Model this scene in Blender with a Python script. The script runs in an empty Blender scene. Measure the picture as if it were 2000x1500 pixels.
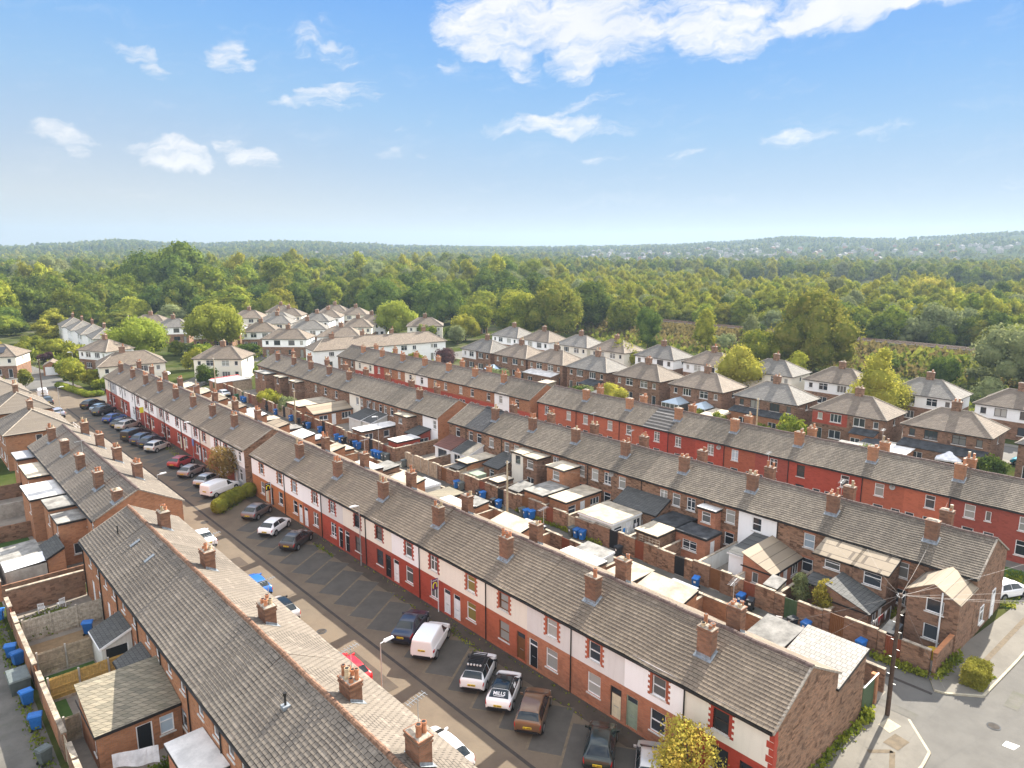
import bpy, math, random
import numpy as np
from mathutils import Vector, Matrix
R = random.Random(11)
SC = bpy.context.scene
COL = SC.collection
rad = math.radians
# ---------------------------------------------------------------- camera
YAW = rad(42.2)
cam_data = bpy.data.cameras.new("camera")
cam = bpy.data.objects.new("camera", cam_data)
COL.objects.link(cam)
cam.location = (0, 0, 30.0)
cam.rotation_euler = (rad(90 - 11.07), 0, -YAW)
cam_data.sensor_width = 36
cam_data.lens = 36 * 1390 / 2000
cam_data.clip_start = 0.5
cam_data.clip_end = 30000
SC.camera = cam
# ---------------------------------------------------------------- light
SUN_EL = rad(34.5)
SUN_AZ = math.atan2(1.0, 0.14)          # clockwise from +Y
SUN_STRENGTH = 5.0
SKY_STRENGTH = 0.1
EXPOSURE = 1.55
world = bpy.data.worlds.new("World")
SC.world = world
world.use_nodes = True
CLOUDS = [(0.0, 16.0, 6.24, 2.02, 0, 1.0), (6.8, 15.7, 5.48, 2.92, 0, 1.0), (14.9, 15.8, 4.96, 3.01, 0, 1.0), (-2.3, 15.0, 3.7, 1.48, 0, 1.0), (23.0, 15.5, 4.39, 1.52, 0, 1.25), (26.8, 15.5, 3.9, 0.85, 0, 1.1), (4.6, 13.6, 2.24, 1.68, -20, 0.9), (0.4, 13.7, 2.25, 1.31, -30, 0.7), (-5.0, 13.1, 1.31, 0.94, 20, 0.35), (-26.6, 12.6, 2.02, 0.6, -8, 0.8), (-25.1, 11.6, 1.17, 0.62, -15, 0.8), (-20.7, 13.1, 1.4, 1.33, -25, 0.85), (-20.0, 12.7, 1.13, 0.78, -20, 0.8), (-15.0, 14.0, 0.9, 1.44, -30, 0.35), (-13.0, 13.7, 1.46, 0.8, -10, 0.5), (-13.4, 10.9, 3.16, 0.67, 16, 0.9), (-14.5, 10.1, 3.16, 0.56, 3, 0.8), (-11.5, 10.8, 1.87, 0.45, 15, 0.6), (3.5, 8.9, 5.41, 0.93, -4, 0.9), (0.0, 8.7, 3.1, 0.7, 0, 0.8), (5.4, 10.5, 4.2, 0.53, 14, 0.4), (-7.8, 8.6, 3.46, 0.38, 3, 0.4), (-31.6, 6.9, 2.06, 0.73, -5, 1.0), (-30.2, 6.0, 1.02, 0.54, -8, 0.7), (-24.3, 6.3, 2.43, 1.07, -5, 1.0), (-26.8, 6.5, 1.05, 0.52, 10, 0.7), (-19.0, 6.1, 1.78, 0.97, -10, 0.9), (-20.3, 7.1, 1.65, 0.59, -5, 0.6), (20.3, 7.4, 3.11, 0.73, 6, 0.7), (26.7, 7.8, 2.43, 0.56, 10, 0.4), (12.4, 6.7, 3.06, 0.31, 4, 0.4), (6.9, 6.3, 1.48, 0.39, -4, 0.55), (-10.0, 6.8, 1.74, 0.46, 8, 0.35), (17.6, 2.7, 1.33, 0.38, 0, 0.3), (-13.5, 15.9, 0.78, 0.5, 40, 0.3), (8.6, 6.8, 1.55, 0.31, 0, 0.2), (34.5, 4.1, 0.65, 0.65, 0, 0.3), (-6.7, 6.6, 1.17, 0.35, 5, 0.35), (-17.0, 4.0, 0.95, 0.53, 20, 0.25)]
class NT:
    """small helper for node trees"""
    def __init__(s, nt):
        s.t = nt; s.n = nt.nodes; s.l = nt.links
    def node(s, typ, **kw):
        n = s.n.new(typ)
        for k, v in kw.items(): setattr(n, k, v)
        return n
    def set(s, sock, v):
        if isinstance(v, bpy.types.NodeSocket): s.l.new(v, sock)
        elif v is not None: sock.default_value = v
    def math(s, op, a, b=None, c=None, clamp=False):
        n = s.node('ShaderNodeMath', operation=op, use_clamp=clamp)
        s.set(n.inputs[0], a)
        if b is not None: s.set(n.inputs[1], b)
        if c is not None: s.set(n.inputs[2], c)
        return n.outputs[0]
    def mix(s, f, a, b, mode='MIX'):
        n = s.node('ShaderNodeMix', data_type='RGBA', blend_type=mode)
        s.set(n.inputs[0], f)
        s.set(n.inputs[6], a if isinstance(a, bpy.types.NodeSocket) else tuple(a) + (1,) * (4 - len(a)))
        s.set(n.inputs[7], b if isinstance(b, bpy.types.NodeSocket) else tuple(b) + (1,) * (4 - len(b)))
        return n.outputs[2]
    def noise(s, vec, scale, detail=3, rough=0.55, dim='3D'):
        n = s.node('ShaderNodeTexNoise', noise_dimensions=dim)
        s.set(n.inputs['Vector'], vec); n.inputs['Scale'].default_value = scale
        n.inputs['Detail'].default_value = detail; n.inputs['Roughness'].default_value = rough
        return n.outputs['Fac']
    def ramp(s, v, lo, hi, a=0.0, b=1.0, smooth=True):
        n = s.node('ShaderNodeMapRange', interpolation_type='SMOOTHSTEP' if smooth else 'LINEAR')
        s.set(n.inputs[0], v)
        for i, x in enumerate((lo, hi, a, b)): n.inputs[i + 1].default_value = x
        return n.outputs[0]
    def sep(s, v):
        n = s.node('ShaderNodeSeparateXYZ'); s.set(n.inputs[0], v); return n.outputs
    def comb(s, x, y, z):
        n = s.node('ShaderNodeCombineXYZ')
        for i, v in enumerate((x, y, z)): s.set(n.inputs[i], v)
        return n.outputs[0]
def build_world():
    w = NT(world.node_tree)
    bg = w.n['Background']
    sky = w.node('ShaderNodeTexSky', sky_type='NISHITA')
    sky.sun_disc = False
    sky.sun_elevation = SUN_EL
    sky.sun_rotation = SUN_AZ
    sky.altitude = 50; sky.air_density = 1.0; sky.dust_density = 0.15; sky.ozone_density = 4.0
    tc = w.node('ShaderNodeTexCoord')
    d = tc.outputs['Generated']
    x, y, z = w.sep(d)
    az = w.math('SUBTRACT', w.math('ARCTAN2', x, y), YAW)
    el = w.math('ARCSINE', z)
    azd = w.math('MULTIPLY', az, 57.2958); eld = w.math('MULTIPLY', el, 57.2958)
    wob = w.node('ShaderNodeTexNoise'); w.set(wob.inputs['Vector'], d)
    wob.inputs['Scale'].default_value = 14; wob.inputs['Detail'].default_value = 5
    wx, wy, wz = w.sep(wob.outputs['Color'])
    wob2 = w.node('ShaderNodeTexNoise'); w.set(wob2.inputs['Vector'], d); wob2.inputs['Scale'].default_value = 42; wob2.inputs['Detail'].default_value = 6
    wx2, wy2, _ = w.sep(wob2.outputs['Color'])
    azd = w.math('ADD', azd, w.math('MULTIPLY', w.math('SUBTRACT', wx2, 0.5), 2.2)); eld = w.math('ADD', eld, w.math('MULTIPLY', w.math('SUBTRACT', wy2, 0.5), 1.0))
    azd = w.math('ADD', azd, w.math('MULTIPLY', w.math('SUBTRACT', wx, 0.5), 4.2))
    eld = w.math('ADD', eld, w.math('MULTIPLY', w.math('SUBTRACT', wy, 0.5), 2.4))
    tot = None
    for (a, e, ra, re, ro, st) in CLOUDS:
        dx = w.math('SUBTRACT', azd, a); dy = w.math('SUBTRACT', eld, e)
        c, s = math.cos(rad(ro)), math.sin(rad(ro))
        u = w.math('DIVIDE', w.math('MULTIPLY_ADD', dx, c, w.math('MULTIPLY', dy, s)), ra)
        v = w.math('DIVIDE', w.math('MULTIPLY_ADD', dx, -s, w.math('MULTIPLY', dy, c)), re)
        q = w.math('MULTIPLY_ADD', u, u, w.math('MULTIPLY', v, v))
        m = w.math('MULTIPLY', w.math('SUBTRACT', 1.25, q, clamp=True), st if a > -4 and e > 13 else st * .8)
        tot = m if tot is None else w.math('SMOOTH_MAX', tot, m, 0.12)
    dv = w.comb(w.math('MULTIPLY', azd, 0.0095), w.math('MULTIPLY_ADD', azd, -0.004, w.math('MULTIPLY', eld, 0.033)), 0.3)
    n1 = w.noise(dv, 22, 9, 0.62)
    n2 = w.noise(dv, 70, 6, 0.6)
    fl = w.math('ADD', w.math('MULTIPLY', w.math('SUBTRACT', n1, 0.5), 2.6), w.math('MULTIPLY', w.math('SUBTRACT', n2, 0.5), 1.2))
    dens = w.math('ADD', tot, fl)
    dens = w.math('MULTIPLY', w.ramp(dens, 0.05, 1.3), w.ramp(tot, 0.0, 0.3))
    cl = w.mix(w.ramp(w.noise(d, 9, 4), 0.35, 0.7), CLOUD_A, CLOUD_B)
    # clear blue: the sky texture's own hue at a nearly even brightness, as a camera with a wide range records it
    r_, g_, b_ = w.sep(sky.outputs[0])
    bb = w.math('MAXIMUM', b_, 1e-4)
    q = w.math('POWER', w.math('DIVIDE', r_, bb), SKY_PR); q2 = w.math('POWER', w.math('DIVIDE', g_, bb), SKY_PG)
    lum = w.math('MULTIPLY', w.math('POWER', bb, SKY_LP), SKY_L)
    base = w.comb(w.math('MULTIPLY', q, lum), w.math('MULTIPLY', q2, lum), lum)
    # measured evening-out of the clear sky: paler low down and away from the sun
    e_ = w.math('SUBTRACT', w.math('MULTIPLY', el, 57.2958), w.ramp(w.math('MULTIPLY', az, 57.2958), 10, -34, 0, 3.5))
    cr = w.node('ShaderNodeValToRGB'); w.set(cr.inputs[0], w.ramp(e_, 0, 45, 0, 1, False))
    st = [(0, (.70, .745, .79)), (4, (.50, .655, .85)), (8, (.36, .61, .92)), (12, (.245, .53, .96)), (16, (.165, .445, .97)), (45, (.10, .30, .85))]
    while len(cr.color_ramp.elements) < len(st): cr.color_ramp.elements.new(0.5)
    for e2, (p_, c_) in zip(cr.color_ramp.elements, st): e2.position = p_ / 45; e2.color = tuple(v * SKY_L / 5.0 for v in c_) + (1,)
    sc5 = w.node('ShaderNodeVectorMath', operation='SCALE'); w.l.new(cr.outputs[0], sc5.inputs[0]); sc5.inputs['Scale'].default_value = 5.0
    base = w.mix(SKY_EVEN, base, sc5.outputs[0])
    col = w.mix(w.math('MULTIPLY', dens, 0.97), base, cl)
    # added fill light: bright cloud out of view, behind and above the camera
    fwd = w.math('ADD', w.math('MULTIPLY', x, math.sin(YAW)), w.math('MULTIPLY', y, math.cos(YAW)))
    away = w.ramp(w.math('SUBTRACT', fwd, w.math('MULTIPLY', z, 0.9)), 0.5, -0.05)
    fill_mask = w.ramp(w.noise(d, 2.6, 8, 0.6), 0.36, 0.58)
    col = w.mix(w.math('MULTIPLY', away, fill_mask), col, FILL)
    w.l.new(col, bg.inputs['Color'])
    bg.inputs['Strength'].default_value = SKY_STRENGTH
SKY_PR, SKY_PG, SKY_LP, SKY_L, SKY_EVEN = 0.8, 0.9, 0.0, 3.2, 0.9
FILL = (8.2, 8.1, 8.0)
CLOUD_A = (3.45, 3.45, 3.5); CLOUD_B = (3.05, 3.15, 3.3)
build_world()
sun_data = bpy.data.lights.new("sun", 'SUN')
sun_data.energy = SUN_STRENGTH
sun_data.angle = rad(0.53)
sun_data.color = (1.0, 0.93, 0.82)
sun = bpy.data.objects.new("sun", sun_data)
COL.objects.link(sun)
sd = Vector((math.sin(SUN_AZ) * math.cos(SUN_EL), math.cos(SUN_AZ) * math.cos(SUN_EL), math.sin(SUN_EL)))
sun.rotation_euler = sd.to_track_quat('Z', 'Y').to_euler()
sun.location = sd * 200
vs = SC.view_settings
vs.view_transform = 'Standard'; vs.look = 'None'; vs.exposure = EXPOSURE; vs.gamma = 1; vs.use_curve_mapping = False
cy = SC.cycles
cy.use_denoising = True
cy.max_bounces = 6; cy.diffuse_bounces = 3; cy.glossy_bounces = 3; cy.transmission_bounces = 4; cy.volume_bounces = 1; cy.transparent_max_bounces = 6
cy.use_adaptive_sampling = True; cy.adaptive_threshold = 0.012
cy.sample_clamp_indirect = 6
# ---------------------------------------------------------------- materials
def mat(name):
    m = bpy.data.materials.new(name); m.use_nodes = True
    return m, NT(m.node_tree), m.node_tree.nodes['Principled BSDF']
def flat_faces(o, idx):
    for i in idx: o.data.polygons[i].use_smooth = False
def rnd_tint(t, col, amt, obj=True):
    """whole-object lightness difference (one house's paint is a little older than the next)"""
    oi = t.node('ShaderNodeObjectInfo')
    hs = t.node('ShaderNodeHueSaturation')
    t.set(hs.inputs['Value'], t.ramp(oi.outputs['Random'], 0, 1, 1 - amt, 1 + amt, False))
    t.set(hs.inputs['Color'], col)
    return hs.outputs[0]
def m_plain(name, col, rough=0.7, var=0.25, scale=1.5, metal=0.0, tint=0.0, spec=0.3, coat=0.0):
    m, t, b = mat(name)
    tc = t.node('ShaderNodeTexCoord').outputs['Object']
    n = t.noise(tc, scale, 5, 0.65)
    lo = tuple(c * (1 - var) for c in col); hi = tuple(min(c * (1 + var), 0.95) for c in col)
    c = t.mix(t.ramp(n, 0.3, 0.7), lo, hi)
    if tint: c = rnd_tint(t, c, tint)
    t.l.new(c, b.inputs['Base Color'])
    b.inputs['Roughness'].default_value = rough; b.inputs['Metallic'].default_value = metal
    b.inputs['Specular IOR Level'].default_value = spec
    b.inputs['Coat Weight'].default_value = coat; b.inputs['Coat Roughness'].default_value = 0.06
    return m
def m_brick(name, c1, c2, mortar, var=0.5, bw=0.225, rh=0.075, ms=0.011, paint=0.0, stain=0.35, tint=0.10):
    m, t, b = mat(name)
    o = t.node('ShaderNodeTexCoord').outputs['Object']
    x, y, z = t.sep(o)
    v = t.comb(t.math('ADD', x, y), z, 0)
    br = t.node('ShaderNodeTexBrick')
    t.set(br.inputs['Vector'], v)
    br.inputs['Scale'].default_value = 1; br.inputs['Brick Width'].default_value = bw; br.inputs['Row Height'].default_value = rh
    br.inputs['Mortar Size'].default_value = ms; br.inputs['Mortar Smooth'].default_value = 0.3
    br.inputs['Bias'].default_value = -0.2
    br.inputs['Color1'].default_value = c1 + (1,); br.inputs['Color2'].default_value = c2 + (1,); br.inputs['Mortar'].default_value = mortar + (1,)
    # patches of darker fired / sooty bricks
    wn = t.node('ShaderNodeTexWhiteNoise', noise_dimensions='2D')
    t.set(wn.inputs['Vector'], t.comb(t.math('FLOOR', t.math('DIVIDE', t.math('ADD', x, y), bw * 1.5)), t.math('FLOOR', t.math('DIVIDE', z, rh * 2)), 0))
    patch = t.noise(o, 1.1, 5, 0.7)
    f = t.math('MULTIPLY', t.ramp(wn.outputs['Value'], 0.35, 0.95), t.ramp(patch, 0.35, 0.65, 0.15, 1.0))
    c = t.mix(t.math('MULTIPLY', f, var), br.outputs['Color'], tuple(q * 0.22 for q in c1))
    c = t.mix(t.math('MULTIPLY', t.ramp(t.noise(o, 0.45, 6, 0.7), 0.45, 0.75), stain), c, tuple(q * 0.55 for q in mortar))
    c = rnd_tint(t, c, tint)
    t.l.new(c, b.inputs['Base Color'])
    b.inputs['Roughness'].default_value = 0.85 - 0.25 * paint; b.inputs['Specular IOR Level'].default_value = 0.25
    bp = t.node('ShaderNodeBump'); bp.inputs['Strength'].default_value = 0.35; bp.inputs['Distance'].default_value = 0.015
    t.l.new(t.math('SUBTRACT', 1, br.outputs['Fac']), bp.inputs['Height']); t.l.new(bp.outputs[0], b.inputs['Normal'])
    return m
def m_render(name, col, dirt=0.3, tint=0.06):
    """painted or pebbledashed render with rain streaks"""
    m, t, b = mat(name)
    o = t.node('ShaderNodeTexCoord').outputs['Object']
    x, y, z = t.sep(o)
    st = t.noise(t.comb(t.math('MULTIPLY', t.math('ADD', x, y), 3.2), t.math('MULTIPLY', z, 0.35), 0), 1.0, 5, 0.65)
    bl = t.noise(o, 0.9, 5, 0.6)
    c = t.mix(t.math('MULTIPLY', t.ramp(st, 0.45, 0.8), dirt), col, tuple(q * 0.55 for q in col))
    c = t.mix(t.math('MULTIPLY', t.ramp(bl, 0.4, 0.75), dirt * 0.7), c, (col[0] * 0.75, col[1] * 0.72, col[2] * 0.66))
    c = rnd_tint(t, c, tint)
    t.l.new(c, b.inputs['Base Color']); b.inputs['Roughness'].default_value = 0.8
    bp = t.node('ShaderNodeBump'); bp.inputs['Strength'].default_value = 0.25; bp.inputs['Distance'].default_value = 0.02
    t.l.new(t.noise(o, 45, 3), bp.inputs['Height']); t.l.new(bp.outputs[0], b.inputs['Normal'])
    return m
ROOF_Z0, ROOF_RISE, ROOF_N = 5.09, 2.16, 18
def m_tile(name, c1, c2, gap, rows=ROOF_N / ROOF_RISE, z0=ROOF_Z0, tw=0.33, moss=0.3, streak=0.45, tint=0.12, mosscol=(0.13, 0.12, 0.07), ms=0.05, hip=False):
    m, t, b = mat(name)
    o = t.node('ShaderNodeTexCoord').outputs['Object']
    x, y, z = t.sep(o)
    u = t.math('DIVIDE', t.math('ADD', y, x) if hip else y, tw)
    r = t.math('MULTIPLY', t.math('SUBTRACT', z, z0), rows)
    v = t.comb(u, r, 0)
    br = t.node('ShaderNodeTexBrick'); t.set(br.inputs['Vector'], v)
    br.inputs['Scale'].default_value = 1; br.inputs['Brick Width'].default_value = 1; br.inputs['Row Height'].default_value = 1
    br.inputs['Mortar Size'].default_value = ms; br.inputs['Mortar Smooth'].default_value = 0.4; br.inputs['Bias'].default_value = 0.0
    br.inputs['Color1'].default_value = c1 + (1,); br.inputs['Color2'].default_value = c2 + (1,); br.inputs['Mortar'].default_value = gap + (1,)
    sv = t.comb(t.math('MULTIPLY', t.math('ADD', y, x) if hip else y, 1.6), t.math('MULTIPLY', z, 0.55), t.math('MULTIPLY', x, 0.3))
    st = t.noise(sv, 1.0, 6, 0.7)
    ms_ = t.noise(o, 0.7, 7, 0.72)
    c = t.mix(t.math('MULTIPLY', t.ramp(st, 0.42, 0.75), streak), br.outputs['Color'], tuple(q * 0.45 for q in c1))
    c = t.mix(t.math('MULTIPLY', t.ramp(ms_, 0.5, 0.8), moss), c, mosscol)
    wn = t.node('ShaderNodeTexWhiteNoise', noise_dimensions='2D')
    t.set(wn.inputs['Vector'], t.comb(t.math('FLOOR', u), t.math('FLOOR', r), 0))
    c = t.mix(t.ramp(wn.outputs['Value'], 0.9, 1.0, 0, 0.5), c, tuple(min(q * 1.7, 0.6) for q in c2))
    c = rnd_tint(t, c, tint)
    t.l.new(c, b.inputs['Base Color']); b.inputs['Roughness'].default_value = 0.8; b.inputs['Specular IOR Level'].default_value = 0.25
    bp = t.node('ShaderNodeBump'); bp.inputs['Strength'].default_value = 0.5; bp.inputs['Distance'].default_value = 0.02
    t.l.new(t.math('SUBTRACT', 1, br.outputs['Fac']), bp.inputs['Height']); t.l.new(bp.outputs[0], b.inputs['Normal'])
    return m
def m_glass(name, col, rough=0.08, spec=0.6):
    m, t, b = mat(name)
    oi = t.node('ShaderNodeObjectInfo')
    c = t.mix(oi.outputs['Random'], tuple(q * 0.6 for q in col), tuple(min(1, q * 1.5) for q in col))
    t.l.new(c, b.inputs['Base Color'])
    b.inputs['Roughness'].default_value = rough; b.inputs['Specular IOR Level'].default_value = spec
    return m
M = {}
M['brick_orange'] = m_brick('orange brick', (.46, .185, .075), (.35, .135, .056), (.28, .21, .155), var=.4)
M['brick_brown'] = m_brick('brown brick', (.31, .155, .088), (.19, .092, .056), (.22, .18, .135), var=.85)
M['brick_old'] = m_brick('old mottled brick', (.33, .165, .09), (.15, .075, .047), (.24, .195, .145), var=.95, stain=.3)
M['brick_red'] = m_brick('red facing brick', (.50, .185, .09), (.39, .135, .07), (.27, .19, .14), var=.35)
M['brick_dark'] = m_brick('sooty chimney brick', (.29, .125, .066), (.17, .078, .046), (.18, .14, .105), var=.6, stain=.4)
for nm, c in dict(paint_red=(.40, .072, .042), paint_orange=(.50, .19, .075), paint_brightred=(.46, .07, .042), paint_brownred=(.32, .075, .05), paint_terracotta=(.44, .125, .065)).items():
    M[nm] = m_brick('painted brick ' + nm, c, tuple(q * .9 for q in c), tuple(q * .8 for q in c), var=.28, paint=1, stain=.32, tint=.13)
M['white'] = m_render('white render', (.88, .88, .875), .14)
M['cream'] = m_render('cream render', (.78, .735, .63), .22)
M['greywhite'] = m_render('grey pebbledash', (.68, .665, .64), .3)
M['grey'] = m_render('grey paint', (.40, .41, .43), .2)
M['whiteold'] = m_render('dirty white wall paint', (.66, .66, .62), .6)
M['roof_b'] = m_tile('brown concrete tiles', (.20, .157, .114), (.162, .127, .094), (.085, .067, .05))
M['roof_c'] = m_tile('grey brown slates', (.22, .183, .138), (.15, .124, .096), (.075, .063, .05), tw=.28, streak=.7, tint=.2)
M['roof_l'] = m_tile('heather brown tiles', (.185, .156, .124), (.158, .133, .106), (.045, .037, .031), tw=.40, moss=.15, streak=.3, ms=.07)
M['roof_new'] = m_tile('dark grey new tiles', (.095, .093, .092), (.075, .073, .073), (.02, .02, .02), moss=.05, streak=.1, rows=8, z0=0)
M['roof_stripe'] = m_tile('pale ribbed tiles', (.25, .235, .215), (.21, .195, .18), (.06, .055, .05), moss=.1, streak=.3, rows=6.5, ms=.12, tw=60)
M['roof_greytile'] = m_tile('pale grey wing tiles', (.36, .335, .30), (.29, .27, .24), (.12, .11, .10), rows=14, z0=0, tw=.33, streak=.25, moss=.15)
M['roof_semi'] = m_tile('weathered clay tiles', (.225, .18, .137), (.165, .132, .10), (.07, .055, .045), rows=6.5, hip=True, tw=.3, streak=.4, moss=.4, tint=.15)
M['roof_semi_grey'] = m_tile('grey hip slates', (.22, .205, .18), (.165, .152, .135), (.06, .056, .05), rows=6.5, hip=True, tw=.3, streak=.45, moss=.3, tint=.12)
M['roof_tan'] = m_tile('tan sheet tiles', (.27, .22, .16), (.235, .19, .135), (.12, .095, .07), rows=3.2, z0=0, tw=3, moss=.15, streak=.2)
M['roof_ext'] = m_tile('dark extension tiles', (.10, .10, .095), (.075, .075, .072), (.02, .02, .02), rows=10, z0=0, tw=.35, moss=.25, streak=.2, hip=True)
M['roof_redext'] = m_tile('red brown extension tiles', (.17, .075, .055), (.13, .06, .045), (.04, .02, .02), rows=7, z0=0, tw=.35, moss=.1, streak=.2, hip=True)
M['roof_stone'] = m_tile('mossy stone slates', (.25, .215, .155), (.15, .135, .10), (.05, .045, .035), rows=13, z0=0, tw=.36, moss=.45, streak=.3, hip=True)
M['tile_edge'] = m_plain('tile edges with painted shade', (.045, .037, .03), .9, .4, 3)  # near-black puts the course shadow line into the riser colour; manhole lids share it
M['ridge'] = m_plain('ridge tiles', (.115, .08, .068), .8, .35, 4)
M['ridge_orange'] = m_plain('terracotta ridge tiles', (.19, .105, .065), .8, .45, 6)
M['felt'] = m_plain('pale mineral felt', (.43, .37, .28), .9, .3, .8, tint=.15)
M['felt_white'] = m_plain('white roof coating', (.62, .60, .57), .8, .2, .9, tint=.1)
M['felt_grey'] = m_plain('grey felt', (.22, .21, .19), .9, .4, .9, tint=.15)
M['felt_dark'] = m_plain('black felt', (.045, .047, .05), .85, .5, 1.2, tint=.2)
M['metal_sheet'] = m_plain('corrugated sheet', (.33, .33, .33), .5, .3, 3)
M['lead'] = m_plain('lead flashing', (.20, .22, .24), .6, .3, 5)
M['pot'] = m_plain('terracotta pot', (.40, .17, .085), .8, .25, 4, tint=.25)
M['pot_buff'] = m_plain('buff clay pot', (.42, .32, .20), .8, .3, 4, tint=.2)
M['cap'] = m_plain('mortar flaunching', (.30, .26, .21), .9, .35, 6)
M['upvc'] = m_plain('white window plastic', (.80, .80, .79), .4, .05, 2)
M['wood_brown'] = m_plain('brown stained wood', (.16, .07, .03), .55, .3, 8)
M['frame_dark'] = m_plain('dark frame', (.05, .035, .03), .5, .3, 4)
M['stone_sill'] = m_plain('painted sill', (.62, .60, .56), .7, .15, 4)
M['gutter'] = m_plain('black gutter', (.02, .018, .016), .5, .3, 4)
M['glass'] = m_glass('dark window glass', (.035, .042, .05))
M['glass_mid'] = m_glass('netted window glass', (.12, .12, .115), .15)
M['glass_blind'] = m_glass('white blind behind glass', (.27, .27, .25), .15)
M['glass_yellow'] = m_glass('yellow curtain behind glass', (.22, .17, .05), .15)
M['glass_sky'] = m_glass('open sash glass', (.42, .52, .60), .1, .9)
for nm, c in dict(d_white=(.78, .78, .78), d_black=(.015, .017, .02), d_brown=(.17, .075, .03), d_cream=(.68, .60, .42), d_sage=(.27, .33, .24), d_grey=(.35, .36, .38), d_red=(.35, .04, .03), d_green=(.05, .09, .04), d_rust=(.20, .06, .03), d_blue=(.1, .2, .4)).items():
    M[nm] = m_plain('door ' + nm, c, .45, .1, 3)
M['toothed_red'] = m_plain('red window surround', (.33, .075, .045), .75, .15, 4, tint=.12)
M['wood_fence'] = m_plain('weathered larch', (.34, .27, .19), .85, .3, 3, tint=.15)
M['wood_new'] = m_plain('new yellow larch', (.45, .29, .09), .8, .2, 5)
M['wood_grey'] = m_plain('silvered timber', (.40, .36, .29), .85, .3, 4)
M['wood_pole'] = m_plain('creosoted pole', (.075, .045, .03), .8, .3, 3)
M['wood_pole_pale'] = m_plain('bleached pole', (.38, .31, .20), .8, .2, 3)
M['concrete'] = m_plain('concrete', (.33, .30, .26), .9, .25, 1.3)
M['coping'] = m_plain('coping stone', (.30, .25, .19), .9, .5, 1.5)
M['steel'] = m_plain('galvanised steel', (.42, .43, .43), .4, .15, 3, metal=.6)
M['wire'] = m_plain('cable', (.28, .26, .24), .6, .1, 1)
M['bin_blue'] = m_plain('blue bin plastic', (.022, .13, .40), .4, .2, 2, tint=.25)
M['bin_black'] = m_plain('black bin plastic', (.025, .027, .03), .45, .2, 2, tint=.3)
M['bin_grey'] = m_plain('grey green bin plastic', (.10, .115, .11), .5, .2, 2, tint=.3)
M['bin_green'] = m_plain('green bin plastic', (.03, .12, .05), .45, .2, 2)
M['rubber'] = m_plain('tyre rubber', (.018, .018, .018), .85, .2, 5)
M['alloy'] = m_plain('alloy wheel', (.42, .43, .44), .35, .1, 3, metal=.7)
M['carglass'] = m_glass('car glass', (.014, .02, .023), .05, .45)
M['carblack'] = m_plain('car black trim', (.016, .016, .017), .5, .2, 3)
M['plate'] = m_plain('yellow number plate', (.62, .44, .03), .5, .1, 3)
M['lamp_red'] = m_plain('red tail lamp', (.42, .015, .015), .15, .1, 3, spec=.6)
M['lamp_clear'] = m_plain('clear lamp', (.6, .6, .6), .12, .1, 3, spec=.7)
M['plastic_white'] = m_plain('white plastic', (.78, .78, .77), .4, .05, 3)
M['yellow_plastic'] = m_plain('yellow plastic', (.6, .4, .03), .4, .05, 3)
M['sign_black'] = m_plain('black sign board', (.02, .018, .022), .5, .1, 3)
M['sign_purple'] = m_plain('purple sign board', (.12, .015, .10), .5, .1, 3)
M['sign_yellow'] = m_plain('yellow sign ink', (.75, .68, .03), .5, .05, 3)
M['sign_blue'] = m_plain('blue sign', (.03, .22, .60), .5, .05, 3)
M['slat_grey'] = m_plain('solar panel glass', (.03, .035, .05), .2, .1, 3)
M['tarp_white'] = m_plain('white tarpaulin', (.72, .72, .74), .6, .25, 1)
M['red_cloth'] = m_plain('red canopy', (.5, .04, .04), .7, .1, 2)
M['rail_steel'] = m_plain('rusty rail', (.14, .085, .055), .6, .3, 2)
_paint = {}
def m_car(col, metal=0.0):
    k = (col, metal)
    if k not in _paint:
        m, t, b = mat('car paint')
        b.inputs['Base Color'].default_value = col + (1,)
        b.inputs['Roughness'].default_value = 0.32; b.inputs['Metallic'].default_value = metal
        b.inputs['Coat Weight'].default_value = 0.8; b.inputs['Coat Roughness'].default_value = 0.04
        _paint[k] = m
    return _paint[k]
def m_ground(name, c1, c2, c3=None, s1=0.6, s2=6.0, rough=0.9, f3=0.5, grit=0.25, spec=0.2):
    m, t, b = mat(name)
    p = t.node('ShaderNodeNewGeometry').outputs['Position']
    c = t.mix(t.ramp(t.noise(p, s1, 6, 0.65), 0.35, 0.68), c1, c2)
    if c3: c = t.mix(t.math('MULTIPLY', t.ramp(t.noise(p, s1 * 0.31, 6, 0.7), 0.5, 0.75), f3), c, c3)
    c = t.mix(t.math('MULTIPLY', t.ramp(t.noise(p, s2 * 4, 3, 0.8), 0.45, 0.8), grit), c, tuple(q * 0.45 for q in c1))
    t.l.new(c, b.inputs['Base Color']); b.inputs['Roughness'].default_value = rough; b.inputs['Specular IOR Level'].default_value = spec
    bp = t.node('ShaderNodeBump'); bp.inputs['Strength'].default_value = 0.3; bp.inputs['Distance'].default_value = 0.03
    t.l.new(t.noise(p, s2, 4), bp.inputs['Height']); t.l.new(bp.outputs[0], b.inputs['Normal'])
    return m
M['g_earth'] = m_ground('rough grass ground', (.045, .055, .018), (.075, .075, .03), (.04, .05, .017), .03, 1.0, spec=0)
M['g_garden'] = m_ground('garden ground', (.038, .055, .014), (.07, .075, .025), (.16, .14, .10), .22, 3, f3=.9, spec=0)
M['g_lawn'] = m_ground('lawn', (.045, .095, .022), (.07, .125, .03), None, 1.2, 8)
M['g_drygrass'] = m_ground('dry bank grass', (.075, .056, .02), (.042, .042, .013), (.04, .03, .014), .16, 1.2, f3=.9, spec=0)
M['g_asphalt'] = m_ground('worn asphalt', (.135, .128, .115), (.11, .104, .094), (.17, .16, .14), .4, 6)
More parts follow.
